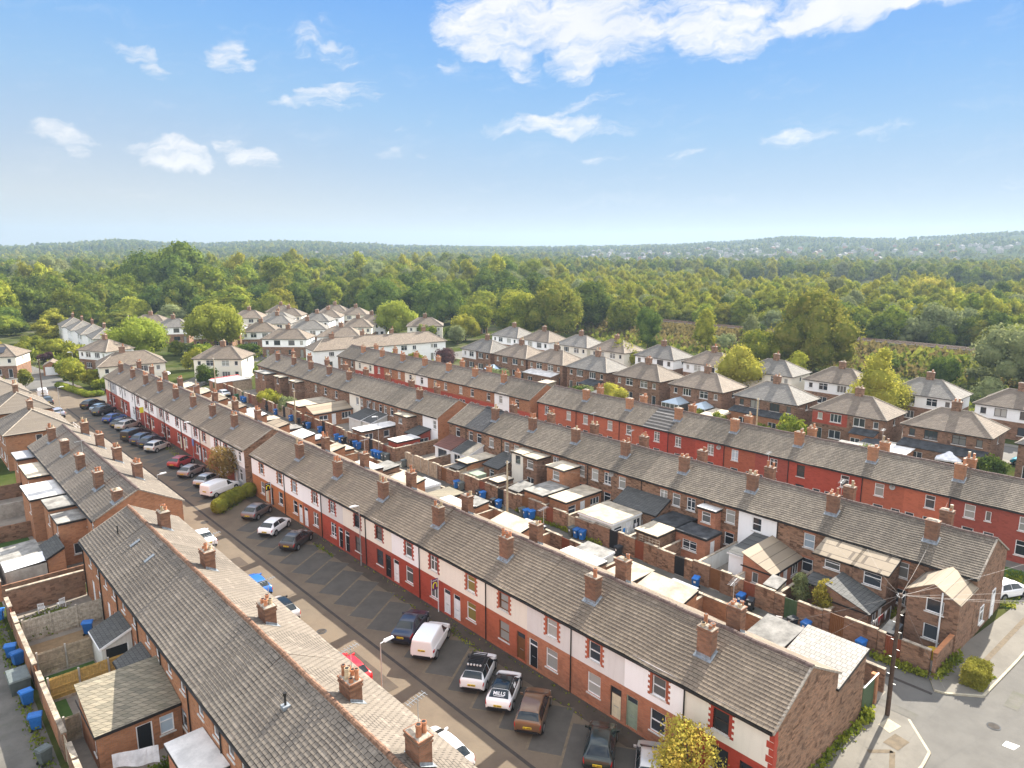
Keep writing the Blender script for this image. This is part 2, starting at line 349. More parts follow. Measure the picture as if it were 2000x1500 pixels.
M['g_alley'] = m_ground('alley tarmac', (.14, .13, .115), (.10, .095, .082), (.085, .10, .045), .6, 6, f3=.7)
M['g_street'] = m_ground('brown street paving', (.15, .118, .083), (.12, .094, .068), (.185, .147, .107), .35, 5)
M['g_paving'] = m_ground('dark brown brick paving', (.085, .066, .05), (.063, .05, .039), (.07, .064, .038), .8, 5, f3=.4)
M['g_bay'] = m_ground('grey bay tarmac', (.092, .085, .073), (.074, .068, .059), None, .8, 6)
M['g_line'] = m_ground('pale paver line', (.165, .13, .088), (.12, .096, .068), None, 2.5, 6, grit=.5)
M['g_channel'] = m_ground('drain channel', (.06, .052, .045), (.045, .04, .036), None, 2, 6)
M['g_yard'] = m_ground('yard concrete', (.27, .24, .20), (.19, .17, .145), (.13, .12, .09), .7, 5)
M['g_pave'] = m_ground('pavement flags', (.19, .175, .148), (.15, .138, .118), (.125, .113, .095), .5, 5)
M['g_kerb'] = m_ground('kerb stone', (.42, .38, .29), (.36, .31, .22), None, 2, 6)
M['g_gravel'] = m_ground('gravel', (.26, .18, .10), (.20, .14, .08), None, 3, 8)
M['g_ballast'] = m_ground('track ballast', (.12, .10, .085), (.08, .07, .06), None, 1, 5)
M['g_white'] = m_ground('white road paint', (.75, .74, .70), (.6, .59, .56), None, 3, 6, grit=.2)
def m_leaf(name, c1, c2, trans=0.3, tint=0.2, hue=0.012):
    m, t, b = mat(name)
    o = t.node('ShaderNodeTexCoord').outputs['Object']
    oi = t.node('ShaderNodeObjectInfo')
    n = t.noise(o, 0.55, 5, 0.7)
    c = t.mix(t.ramp(n, 0.32, 0.7), c1, c2)
    hs = t.node('ShaderNodeHueSaturation')
    t.set(hs.inputs['Hue'], t.ramp(oi.outputs['Random'], 0, 1, 0.5 - hue, 0.5 + hue, False))
    rv = t.math('FRACT', t.math('MULTIPLY', oi.outputs['Random'], 7.31))
    t.set(hs.inputs['Value'], t.ramp(rv, 0, 1, 1 - tint, 1 + tint, False))
    t.l.new(c, hs.inputs['Color'])
    df = t.node('ShaderNodeBsdfDiffuse'); tr = t.node('ShaderNodeBsdfTranslucent')
    t.l.new(hs.outputs[0], df.inputs['Color'])
    hs2 = t.node('ShaderNodeHueSaturation'); hs2.inputs['Value'].default_value = 1.35; hs2.inputs['Hue'].default_value = 0.485
    t.l.new(hs.outputs[0], hs2.inputs['Color']); t.l.new(hs2.outputs[0], tr.inputs['Color'])
    mx = t.node('ShaderNodeMixShader'); mx.inputs[0].default_value = trans
    t.l.new(df.outputs[0], mx.inputs[1]); t.l.new(tr.outputs[0], mx.inputs[2])
    t.l.new(mx.outputs[0], t.n['Material Output'].inputs['Surface'])
    t.n.remove(b)
    return m
M['leaf_mid'] = m_leaf('mid green leaves', (.085, .13, .018), (.27, .29, .038))
M['leaf_dark'] = m_leaf('dark green leaves', (.042, .075, .016), (.15, .19, .034))
M['leaf_olive'] = m_leaf('olive leaves', (.15, .175, .024), (.38, .37, .05))
M['leaf_lime'] = m_leaf('bright green leaves', (.20, .25, .035), (.30, .335, .06), .4, .06)
M['leaf_yellow'] = m_leaf('yellow green leaves', (0.275, 0.268, 0.041), (0.392, 0.348, 0.065), .4, .1)
M['leaf_autumn'] = m_leaf('autumn leaves', (.42, .43, .08), (.50, .38, .075), .45, .1)
M['leaf_brown'] = m_leaf('bronze leaves', (.09, .125, .02), (.25, .24, .045), .35, .1)
M['leaf_bronze'] = m_leaf('bronze street tree leaves', (.20, .16, .05), (.28, .20, .07), .4, .1)
M['leaf_dry'] = m_leaf('dry bank growth', (.12, .10, .035), (.19, .15, .055), .3, .1)
M['leaf_silver'] = m_leaf('silvery leaves', (.14, .17, .07), (.25, .27, .12), .3)
M['leaf_purple'] = m_leaf('purple leaves', (0.080, 0.043, 0.043), (0.123, 0.072, 0.065), .3)
M['leaf_hedge'] = m_leaf('clipped hedge', (.17, .18, .028), (.31, .30, .05), .25, .15)
M['bark'] = m_plain('bark', (.10, .075, .055), .9, .4, 3)
# ---------------------------------------------------------------- mesh helpers
class MB:
    def __init__(s): s.v = []; s.f = []; s.m = []
    def poly(s, pts, m=0):
        n = len(s.v); s.v += [tuple(p) for p in pts]; s.f.append(tuple(range(n, n + len(pts)))); s.m.append(m)
    def hexa(s, p, m=0):
        """p: 8 points, bottom ring then top ring"""
        n = len(s.v); s.v += [tuple(q) for q in p]
        for a in ((3, 2, 1, 0), (4, 5, 6, 7), (0, 1, 5, 4), (1, 2, 6, 5), (2, 3, 7, 6), (3, 0, 4, 7)):
            s.f.append(tuple(n + i for i in a)); s.m.append(m)
    def box(s, x0, x1, y0, y1, z0, z1, m=0):
        s.hexa([(x0, y0, z0), (x1, y0, z0), (x1, y1, z0), (x0, y1, z0), (x0, y0, z1), (x1, y0, z1), (x1, y1, z1), (x0, y1, z1)], m)
    def fbox(s, f, u0, u1, v0, v1, d0, d1, m=0):
        s.hexa([f(u0, v0, d0), f(u1, v0, d0), f(u1, v0, d1), f(u0, v0, d1), f(u0, v1, d0), f(u1, v1, d0), f(u1, v1, d1), f(u0, v1, d1)], m)
    def ring(s, c, ax, r, n):
        ax = Vector(ax).normalized(); a = ax.orthogonal().normalized(); b = ax.cross(a)
        return [Vector(c) + (a * math.cos(6.28319 * i / n) + b * math.sin(6.28319 * i / n)) * r for i in range(n)]
    def tube(s, p, q, r0, r1=None, n=6, m=0, caps=True):
        if r1 is None: r1 = r0
        p, q = Vector(p), Vector(q); ax = q - p
        a, b = s.ring(p, ax, r0, n), s.ring(q, ax, r1, n)
        k = len(s.v); s.v += [tuple(x) for x in a + b]
        for i in range(n):
            j = (i + 1) % n; s.f.append((k + i, k + j, k + n + j, k + n + i)); s.m.append(m)
        if caps:
            s.f.append(tuple(k + n + i for i in range(n))); s.m.append(m)
            s.f.append(tuple(k + i for i in reversed(range(n)))); s.m.append(m)
    def build(s, name, mats, parent=None, loc=None, smooth=False, rotz=0):
        me = bpy.data.meshes.new(name)
        me.from_pydata(s.v, [], s.f)
        mats = mats if isinstance(mats, (list, tuple)) else [mats]
        for m in mats: me.materials.append(M[m] if isinstance(m, str) else m)
        if len(mats) > 1: me.polygons.foreach_set('material_index', s.m)
        if smooth: me.polygons.foreach_set('use_smooth', [True] * len(s.f))
        return place(name, me, parent, loc, rotz)
def place(name, me, parent=None, loc=None, rotz=0):
    o = bpy.data.objects.new(name, me); COL.objects.link(o)
    if parent is not None: o.parent = parent
    if loc is not None: o.location = loc
    if rotz: o.rotation_euler = (0, 0, rotz)
    return o
def tag(o, label=None, cat=None, group=None, kind=None):
    if label: o['label'] = label
    if cat: o['category'] = cat
    if group: o['group'] = group
    if kind: o['kind'] = kind
    return o
def thing(name, label, cat, loc=(0, 0, 0), rotz=0, group=None):
    return tag(place(name, None, None, loc, rotz), label, cat, group)
def copy_tree(o, parent=None):
    c = o.copy(); COL.objects.link(c)
    if parent is not None: c.parent = parent
    for ch in list(o.children): copy_tree(ch, c)
    return c
ORD = 'first second third fourth fifth sixth seventh eighth ninth tenth eleventh twelfth thirteenth fourteenth fifteenth sixteenth seventeenth eighteenth nineteenth twentieth'.split()
ORD += ['twenty-' + o for o in ORD[:9]] + ['thirtieth']
# faces of a box building: f(u, v, depth into the building)
def face_mx(x, yc=0): return lambda u, v, d: (x + d, u - yc, v)      # looks to -X
def face_px(x, yc=0): return lambda u, v, d: (x - d, u - yc, v)      # looks to +X
def face_my(y, xc=0): return lambda u, v, d: (u - xc, y + d, v)      # looks to -Y
def face_py(y, xc=0): return lambda u, v, d: (u - xc, y - d, v)
def facade(mb, f, u0, u1, v0, v1, holes, m=0, depth=0.15):
    hs = [(max(u0, a), min(u1, b), max(v0, c), min(v1, d)) for a, b, c, d in holes]
    hs = [h for h in hs if h[1] - h[0] > .02 and h[3] - h[2] > .02]
    us = sorted({u0, u1, *[h[0] for h in hs], *[h[1] for h in hs]})
    vs_ = sorted({v0, v1, *[h[2] for h in hs], *[h[3] for h in hs]})
    for i in range(len(us) - 1):
        for j in range(len(vs_) - 1):
            uc, vc = (us[i] + us[i + 1]) / 2, (vs_[j] + vs_[j + 1]) / 2
            if any(h[0] < uc < h[1] and h[2] < vc < h[3] for h in hs): continue
            mb.poly([f(us[i], vs_[j], 0), f(us[i + 1], vs_[j], 0), f(us[i + 1], vs_[j + 1], 0), f(us[i], vs_[j + 1], 0)], m)
    for a, b, c, d in hs:
        for p, q in (((a, c), (b, c)), ((b, c), (b, d)), ((b, d), (a, d)), ((a, d), (a, c))):
            mb.poly([f(*p, 0), f(*q, 0), f(*q, depth), f(*p, depth)], m)
def window(parent, f, h, frame='upvc', glass='glass', style='t', sill=True, lite=False, name='window'):
    """style t: top light over casement; m: mullion; tm: both; g: georgian bars"""
    a, b, c, d = h; t = .065; mb = MB()
    mb.fbox(f, a, a + t, c, d, .06, .14); mb.fbox(f, b - t, b, c, d, .06, .14)
    mb.fbox(f, a + t, b - t, c, c + t, .06, .14); mb.fbox(f, a + t, b - t, d - t, d, .06, .14)
    if 't' in style: v = c + (d - c) * .64; mb.fbox(f, a + t, b - t, v, v + t * .9, .065, .135)
    if 's' in style: v = c + (d - c) * .5; mb.fbox(f, a + t, b - t, v, v + t * .9, .055, .135)
    if 'm' in style or 'g' in style: u = (a + b) / 2; mb.fbox(f, u - t / 2, u + t / 2, c + t, d - t, .065, .135)
    if 'g' in style:
        for q in (.25, .75):
            v = c + (d - c) * q; mb.fbox(f, a + t, b - t, v - .02, v + .02, .07, .13)
    if 'w' in style:
        for q in (.33, .67): u = a + (b - a) * q; mb.fbox(f, u - t / 2, u + t / 2, c + t, d - t, .065, .135)
    if sill: mb.fbox(f, a - .08, b + .08, c - .09, c - .001, -.06, .14, 1)
    pane = [f(a + t * .5, c + t * .5, .105), f(b - t * .5, c + t * .5, .105), f(b - t * .5, d - t * .5, .105), f(a + t * .5, d - t * .5, .105)]
    if lite:
        mb.poly(pane, 2); return mb.build(name, [frame, 'stone_sill', glass], parent)
    w = mb.build(name, [frame, 'stone_sill'], parent)
    p = MB(); p.poly(pane); p.build('pane', glass, w)
    return w
def door(parent, f, h, mtl='d_white', frame='upvc', fan=True, lite=False, panel=True):
    a, b, c, d = h; t = .07; mb = MB()
    top = d - .42 if fan else d - t
    mb.fbox(f, a, a + t, c, d, .05, .12, 0); mb.fbox(f, b - t, b, c, d, .05, .12, 0); mb.fbox(f, a + t, b - t, d - t, d, .05, .12, 0)
    if fan:
        mb.fbox(f, a + t, b - t, top - t, top, .05, .12, 0); mb.fbox(f, a + t, b - t, top, d - t, .09, .11, 2)
    hi = top - t if fan else d - t
    mb.fbox(f, a + t, b - t, c, hi, .09, .12, 1)
    if panel:
        w = b - a
        for v0, v1 in ((.15, .42), (.5, .9)):
            for s0, s1 in ((.2, .45), (.55, .8)):
                mb.fbox(f, a + w * s0, a + w * s1, c + (hi - c) * v0, c + (hi - c) * v1, .08, .1, 1)
        mb.fbox(f, a + w * .3, a + w * .7, c + (hi - c) * .47, c + (hi - c) * .49, .07, .1, 3)
    return mb.build('door', [frame, mtl, 'glass', 'steel'], parent)
# ---------------------------------------------------------------- terraced houses
ZE, ZR = 5.2, 7.25
def chimney(root, x, y, z0, z1, wx=.62, wy=.95, pots=4, brick='brick_dark', seed=0, aerial=0, lite=False):
    r = random.Random(seed); mb = MB()
    mb.box(x - wx / 2, x + wx / 2, y - wy / 2, y + wy / 2, z0, z1 - .32, 0)
    mb.box(x - wx / 2 - .05, x + wx / 2 + .05, y - wy / 2 - .05, y + wy / 2 + .05, z1 - .32, z1 - .2, 0)
    mb.box(x - wx / 2 - .01, x + wx / 2 + .01, y - wy / 2 - .01, y + wy / 2 + .01, z1 - .2, z1 - .08, 0)
    mb.box(x - wx / 2 - .06, x + wx / 2 + .06, y - wy / 2 - .06, y + wy / 2 + .06, z1 - .08, z1, 0)
    mb.hexa([(x - wx / 2, y - wy / 2, z1), (x + wx / 2, y - wy / 2, z1), (x + wx / 2, y + wy / 2, z1), (x - wx / 2, y + wy / 2, z1),
             (x - wx / 4, y - wy / 3, z1 + .1), (x + wx / 4, y - wy / 3, z1 + .1), (x + wx / 4, y + wy / 3, z1 + .1), (x - wx / 4, y + wy / 3, z1 + .1)], 1)
    ch = mb.build('chimney', [brick, 'cap'], root)
    spots = [(-.15, -.27), (.15, -.25), (-.15, .2), (.16, .25), (0, 0), (.02, -.0)]
    if pots > 4: spots = [(-.18, -.42), (.17, -.4), (-.17, -.02), (.18, .02), (-.17, .36), (.17, .4)]
    for k in range(pots):
        px, py = spots[k % len(spots)]
        p = MB(); h = r.choice([.22, .3, .38, .45, .62]); rr = r.uniform(.105, .145); c = (x + px, y + py)
        zz = z1 + .03
        p.tube((*c, zz), (*c, zz + h * .8), rr * 1.08, rr * .88, 8)
        p.tube((*c, zz + h * .8), (*c, zz + h), rr * 1.12, rr * 1.05, 8)
        p.tube((*c, zz + h), (*c, zz + h + .004), rr * .8, rr * .8, 8, 1)
        p.build('chimney_pot', [r.choice(['pot', 'pot', 'pot_buff']), 'gutter'], ch)
    if aerial:
        a = MB(); q = Vector((x + wx / 2 + .05, y + (wy / 2 if aerial > 0 else -wy / 2), z1 - .5)); t = q + Vector((0, 0, 1.9))
        a.tube(q, t, .022, n=5)
        b0 = t + Vector((-.7, -.15, -.1)); b1 = t + Vector((.5, .1, -.1)); a.tube(b0, b1, .018, n=4)
        for i in range(7):
            m_ = b0.lerp(b1, .05 + i * .15); a.tube(m_ + Vector((0, -.25, .02)), m_ + Vector((0, .25, -.02)), .012, n=4)
        a.build('tv_aerial', 'steel', root)
    return ch
def slope(mb, p0, p1, y0, y1, n, lift=.032, m=0, sag=0.05, wav=0):
    """one roof slope in courses; p0 eave (x,z), p1 ridge (x,z); each course overlaps the one below, and old rafters sag between the party walls"""
    (x0, z0), (x1, z1) = p0, p1
    L = math.hypot(x1 - x0, z1 - z0); nx, nz = -(z1 - z0) / L, (x1 - x0) / L
    if nz < 0: nx, nz = -nx, -nz
    N = 5; ys = [y0 + (y1 - y0) * i / N for i in range(N + 1)]
    dz = lambda t, a: -sag * math.sin(math.pi * t) * (.35 + .65 * math.sin(math.pi * min(1, a * .75 + .2))) + .018 * math.sin(t * 9 + wav) * a
    for k in range(n):
        a, b = k / n, (k + 1) / n
        for i in range(N):
            q = []
            for t, y in ((i / N, ys[i]), ((i + 1) / N, ys[i + 1])):
                za, zb = dz(t, a), dz(t, b)
                q.append(((x0 + (x1 - x0) * a, y, z0 + (z1 - z0) * a + za), (x0 + (x1 - x0) * a + nx * lift, y, z0 + (z1 - z0) * a + nz * lift + za), (x0 + (x1 - x0) * b, y, z0 + (z1 - z0) * b + zb)))
            (A0, A, B), (C0, C_, D_) = q
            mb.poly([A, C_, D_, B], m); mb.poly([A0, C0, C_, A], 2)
def terrace_roof(root, D, w, mt, end0=False, end1=False, ridge='ridge', r=None):
    mb = MB(); ov = .22; tn = (ZR - ZE) / (D / 2)
    y0 = -w / 2 - (.1 if end0 else 0); y1 = w / 2 + (.1 if end1 else 0)
    sag = R.uniform(-.016, .016); dip = R.uniform(.02, .085); wv = R.uniform(0, 6)
    slope(mb, (-ov, ZE - ov * tn + .02), (D / 2, ZR + sag), y0, y1, ROOF_N, sag=dip, wav=wv)
    slope(mb, (D + ov, ZE - ov * tn + .02), (D / 2, ZR + sag), y0, y1, ROOF_N, sag=dip, wav=wv)
    for e, y in ((end0, y0), (end1, y1)):
        if e:
            s = -1 if y < 0 else 1
            for sx in (-1, 1):
                a = (D / 2 + sx * (D / 2 + ov), ZE - ov * tn); b = (D / 2, ZR)
                mb.hexa([(a[0], y, a[1] - .1), (b[0], y, b[1] - .1), (b[0], y - s * .12, b[1] - .1), (a[0], y - s * .12, a[1] - .1),
                         (a[0], y, a[1] + .035), (b[0], y, b[1] + .035), (b[0], y - s * .12, b[1] + .035), (a[0], y - s * .12, a[1] + .035)], 1)
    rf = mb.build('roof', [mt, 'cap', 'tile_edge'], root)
    rb = MB(); n = max(3, int((y1 - y0) / .45)); st = (y1 - y0) / n
    for i in range(n):
        a, b = y0 + i * st + .012, y0 + (i + 1) * st - .012; t_ = (i + .5) / n; zc = ZR + sag - dip * math.sin(math.pi * t_) * (.35 + .65 * math.sin(math.pi * .95)) + .018 * math.sin(t_ * 9 + wv) + R.uniform(-.008, .008)
        q = [(-.17, -.06), (-.1, .07), (0, .11), (.1, .07), (.17, -.06)]
        for j in range(4):
            rb.poly([(D / 2 + q[j][0], a, zc + q[j][1]), (D / 2 + q[j + 1][0], a, zc + q[j + 1][1]), (D / 2 + q[j + 1][0], b, zc + q[j + 1][1]), (D / 2 + q[j][0], b, zc + q[j][1])])
    rb.build('ridge_tiles', ridge, rf)
    g = MB(); g.box(-ov - .1, -ov + .02, -w / 2, w / 2, ZE - .28, ZE - .17)
    g.box(-ov + .02, -.002, -w / 2, w / 2, ZE - .2, ZE - .14)
    g.build('gutter', 'gutter', root)
    return rf
def surround(root, f, h, mt):
    a, b, c, d = h; mb = MB(); n = 9; st = (d - c + .32) / n
    for i in range(n):
        v0 = c - .12 + i * st; w = .32 if i % 2 == 0 else .19
        mb.fbox(f, a - w, a, v0, v0 + st, -.02, .05); mb.fbox(f, b, b + w, v0, v0 + st, -.02, .05)
    mb.fbox(f, a, b, d, d + .22, -.02, .05); mb.fbox(f, a, b, c - .13, c - .095, -.02, .05)
    return mb.build('window_surround', mt, root)
def terrace_house(name, label, group, X0, D, y0, y1, spec):
    """spec: lower, upper, split, wins [(u, w, v0, v1, frame, glass, style, surround)], doors [(u, mat, frame, fan)], roof, rear, end0, end1, gable, pipe, stacks [(x, y, top, pots, aerial)]"""
    yc = (y0 + y1) / 2; w = y1 - y0
    root = thing(name, label, 'house', (X0, yc, 0), 0, group)
    f = face_mx(0, yc); g = spec.get
    wins = g('wins', []); doors = g('doors', [])
    holes = [(u - ww / 2, u + ww / 2, v0, v1) for u, ww, v0, v1, *_ in wins] + [(u - .45, u + .45, .12, 2.3) for u, *_ in doors]
    lo, up, sp = g('lower'), g('upper'), g('split', 2.75)
    mb = MB(); facade(mb, f, y0, y1, 0, sp if up else ZE, holes, 0)
    b = face_px(D, yc); mb.poly([b(y0, 0, 0), b(y1, 0, 0), b(y1, ZE, 0), b(y0, ZE, 0)], 1)
    if not g('no_plinth'): mb.fbox(f, y0, y1, 0, .12, -.03, 0, 0)
    ys = y0 + .03 if not g('end0') else y1 - .03
    q_ = ys - yc; mb.poly([(0, q_, 0), (D, q_, 0), (D, q_, ZE - .02), (0, q_, ZE - .02)], 1)
    mb.build('wall', [lo, g('rear', 'brick_old')], root)
    if up:
        mb = MB(); fu = (lambda u, v, d: f(u, v, d - .012))
        facade(mb, fu, y0, y1, sp, ZE, holes, 0, .11)
        mb.poly([fu(y0, sp, 0), fu(y1, sp, 0), f(y1, sp, .02), f(y0, sp, .02)])
        mb.build('upper_wall', up, root)
    for e, y, s in ((g('end0'), y0, 1), (g('end1'), y1, -1)):
        if e:
            q = MB(); yy = y - yc
            q.poly([(0, yy, 0), (D, yy, 0), (D, yy, ZE), (D / 2, yy, ZR - .05), (0, yy, ZE)])
            q.build('gable_wall', g('gable', 'brick_old'), root)
    for u, ww, v0, v1, fr, gl, st, su in wins:
        h = (u - ww / 2, u + ww / 2, v0, v1)
        window(root, f if not (up and v0 > sp - .2) else (lambda u, v, d: f(u, v, d - .012)), h, fr, gl, st, lite=g('lite', False))
        if su: surround(root, f, h, su)
        elif g('no_plinth') and not up and lo.startswith('brick'):
            q = MB(); q.fbox(f, h[0] - .1, h[1] + .1, h[3] + .001, h[3] + .2, -.012, .05); q.build('lintel', 'brick_red', root)
    for u, dm, fr, fan in doors:
        door(root, f, (u - .45, u + .45, .12, 2.3), dm, fr, fan)
    terrace_roof(root, D, w, g('roof', 'roof_b'), g('end0'), g('end1'), g('ridge', 'ridge'))
    for y in g('pipe', []):
        p = MB(); p.tube((-.07, y - yc, .05), (-.07, y - yc, ZE - .3), .045, n=6); p.tube((-.07, y - yc, ZE - .3), (-.2, y - yc, ZE - .2), .05, n=6)
        p.build('downpipe', 'gutter', root)
    for k, (x, y, top, pots, aer) in enumerate(g('stacks', [])):
        zs = ZE + (D / 2 - abs(x - D / 2)) * (ZR - ZE) / (D / 2)
        chimney(root, x, y - yc, zs - .45, top, pots=pots, aerial=aer, seed=int(y * 31 + x * 7), brick=g('stackbrick', 'brick_dark'), wx=g('swx', .62), wy=g('swy', .95))
        # lead apron where the stack meets the slope
        q = MB(); s = 1 if x < D / 2 else -1; hx = g('swx', .62) / 2; hy = g('swy', .95) / 2
        zf = zs - s * 0 - hx * .605
        tn = (ZR - ZE) / (D / 2)
        xa, xb = x - s * (hx + .2), x - s * hx
        za, zb = zs - (hx + .2) * tn + .045, zs - hx * tn + .045
        q.poly([(xa, y - yc - hy - .12, za), (xa, y - yc + hy + .12, za), (xb, y - yc + hy + .12, zb), (xb, y - yc - hy - .12, zb)])
        q.poly([(xb - s * .012, y - yc - hy, zb), (xb - s * .012, y - yc + hy, zb), (xb - s * .012, y - yc + hy, zb + .16), (xb - s * .012, y - yc - hy, zb + .16)])
        xe = x + s * hx; ze = zs + hx * tn + .05
        for sy in (-1, 1):
            yy = y - yc + sy * (hy + .012); yo = y - yc + sy * (hy + .13)
            q.poly([(xb, yy, zb), (xe, yy, ze), (xe, yy, ze + .16), (xb, yy, zb + .16)])
            q.poly([(xb, yy, zb), (xe, yy, ze), (xe, yo, ze), (xb, yo, zb)])
        q.build('flashing', 'lead', root)
    return root
# paint, doors and glazing read off each front, nearest house first
W_, C_, G_, WO = 'white', 'cream', 'greywhite', 'whiteold'
def near_row():
    X0, D = 32.3, 7.6
    bd = [15.2, 20.7, 25.1, 29.6, 34.0, 38.5, 42.9, 47.3, 51.7, 56.1, 60.5, 64.9, 69.3, 73.6, 78.0, 82.7]
    wy = [18.3, 22.5, 27.6, 31.5, 36.5, 40.4, 45.3, 49.0, 53.8, 57.7, 62.6, 66.4, 71.2, 74.9, 79.8]
    dy = [16.6, 24.45, 25.75, 33.35, 34.65, 42.25, 43.55, 51.1, 52.4, 59.85, 61.15, 68.65, 69.95, 77.35, 78.65]
    #       upper lower            surround      frame        glass up/low             style door     doorframe words
    sp = [(C_, 'paint_brightred', 'paint_brightred', 'frame_dark', 'glass', 'glass', 's', 'd_grey', 'frame_dark', 'cream upper wall and bright red lower wall, dark brown window frames'),
          (W_, 'brick_red', 'paint_terracotta', 'upvc', 'glass_mid', 'glass', 's', 'd_sage', 'd_sage', 'white upper wall over bare brick and a sage green door'),
          (G_, 'brick_red', 'paint_terracotta', 'upvc', 'glass', 'glass_blind', 's', 'd_cream', 'frame_dark', 'grey pebbledashed upper wall over bare brick and a cream door'),
          (G_, 'brick_red', 'paint_terracotta', 'upvc', 'glass_blind', 'glass_blind', 't', 'd_black', 'upvc', 'grey white upper wall over bare brick and a black door'),
          (C_, 'paint_terracotta', 'paint_terracotta', 'wood_brown', 'glass_blind', 'glass_blind', 's', 'd_brown', 'wood_brown', 'cream upper wall, brown timber windows and a brown door'),
          (C_, 'paint_terracotta', 'paint_terracotta', 'upvc', 'glass_yellow', 'glass_yellow', 't', 'd_white', 'upvc', 'cream upper wall and yellow curtains in both windows'),
          (C_, 'paint_red', 'paint_red', 'upvc', 'glass_mid', 'glass_mid', 'tm', 'd_white', 'upvc', 'cream upper wall and a purple and black agent board'),
          (W_, 'paint_red', 'paint_red', 'upvc', 'glass_mid', 'glass_mid', 't', 'd_white', 'upvc', 'white upper wall over red and a plain white door'),
          (C_, 'paint_brownred', 'paint_brownred', 'frame_dark', 'glass_mid', 'glass', 's', 'd_black', 'frame_dark', 'cream upper wall over dull red and an open dark doorway'),
          (C_, 'paint_brownred', 'paint_brownred', 'frame_dark', 'glass', 'glass_mid', 's', 'd_black', 'upvc', 'cream upper wall over dull red behind the grey lamp post'),
          (G_, 'paint_red', 'paint_red', 'upvc', 'glass', 'glass', 'g', 'd_black', 'upvc', 'greyish white upper wall over red, black door in a white frame'),
          (W_, 'paint_terracotta', 'paint_terracotta', 'upvc', 'glass', 'glass_mid', 'tm', 'd_white', 'upvc', 'white upper wall over terracotta red and a white door'),
          (W_, 'paint_orange', 'paint_orange', 'upvc', 'glass_sky', 'glass', 't', 'd_white', 'upvc', 'white upper wall over orange and an open top light'),
          (W_, 'paint_orange', 'paint_orange', 'upvc', 'glass', 'glass', 's', 'd_black', 'frame_dark', 'white upper wall over orange and a black agent board'),
          (W_, 'paint_orange', 'paint_orange', 'upvc', 'glass', 'glass_blind', 's', 'd_cream', 'upvc', 'white upper wall over orange at the gap by the hedge')]
    hs = []
    for i, (up, lo, su, fr, g1, g2, st, dm, df, words) in enumerate(sp):
        y0, y1 = bd[i], bd[i + 1]; y = wy[i]
        s = dict(upper=up, lower=lo, end0=i == 0, end1=i == 14, roof='roof_b',
                 wins=[(y, .98, 3.32, 4.62, fr, g1, st, su), (y, 1.12, .85, 2.35, fr, g2, st, None)], doors=[(dy[i], dm, df, True)], stacks=[], pipe=[])
        if i in (1, 3, 5, 7, 9, 11, 13):
            s['pipe'] = [bd[i] if i == 1 else bd[i] + .06]
        if i in (0, 2, 4, 6, 8, 10, 12):
            n = [4, 1, 4, 3, 4, 4, 3][i // 2]
            s['stacks'] = [(2.0, y1 - .02, 7.95, n, 0), (5.2, y1 - .02, 8.15, [4, 2, 2, 2, 4, 2, 3][i // 2], [1, 0, -1, 0, 0, 1, 0][i // 2])]
        if i == 14: s['gable'] = 'brick_brown'
        h = terrace_house('terraced_house', 'terraced house with ' + words, 'houses of the near street-front terrace', X0, D, y0, y1, s)
        hs.append(h)
        # two-storey back wing, its pale sunlit roof just shows over the ridge
        yc = (y0 + y1) / 2
        if i % 2 == 0 and i:
            ext(h, X0 + D, X0 + D + 3.9, y1 - 2.1, min(y1 + 1.9, 82.6), 3.55, 4.35, 'lean_x' if i % 4 else 'flat', 'brick_orange' if i % 4 else 'brick_brown', 'felt' if i % 4 else 'felt_white', [])
        if i % 2 == 1 or i in (4, 10): ext(h, 44.4, 47.7, y0 + .3, y0 + 2.5 + .4 * (i % 3), 2.2, 2.5, ['flat', 'lean_x'][i % 4 == 1], ['brick_orange', 'brick_old', 'whiteold'][i % 3], ['felt', 'felt_grey', 'roof_stone', 'metal_sheet'][i % 4], [], nm='outhouse')
    # hipped tiled wing of the end house, flush with its gable
    ext(hs[0], X0 + D, X0 + D + 4.1, 15.2, 18.9, 4.15, 5.0, 'lean_xr', 'brick_old', 'roof_greytile', [])
    q = MB(); q.box(0, .35, -2.78, -2.755, 0, ZE - .3); 
    for k in range(11): q.box(-.02, .42 if k % 2 else .25, -2.775, -2.35 if k % 2 else -2.5, .1 + k * .43, .1 + k * .43 + .4)
    q.build('quoin', 'paint_brightred', hs[0])
    return hs
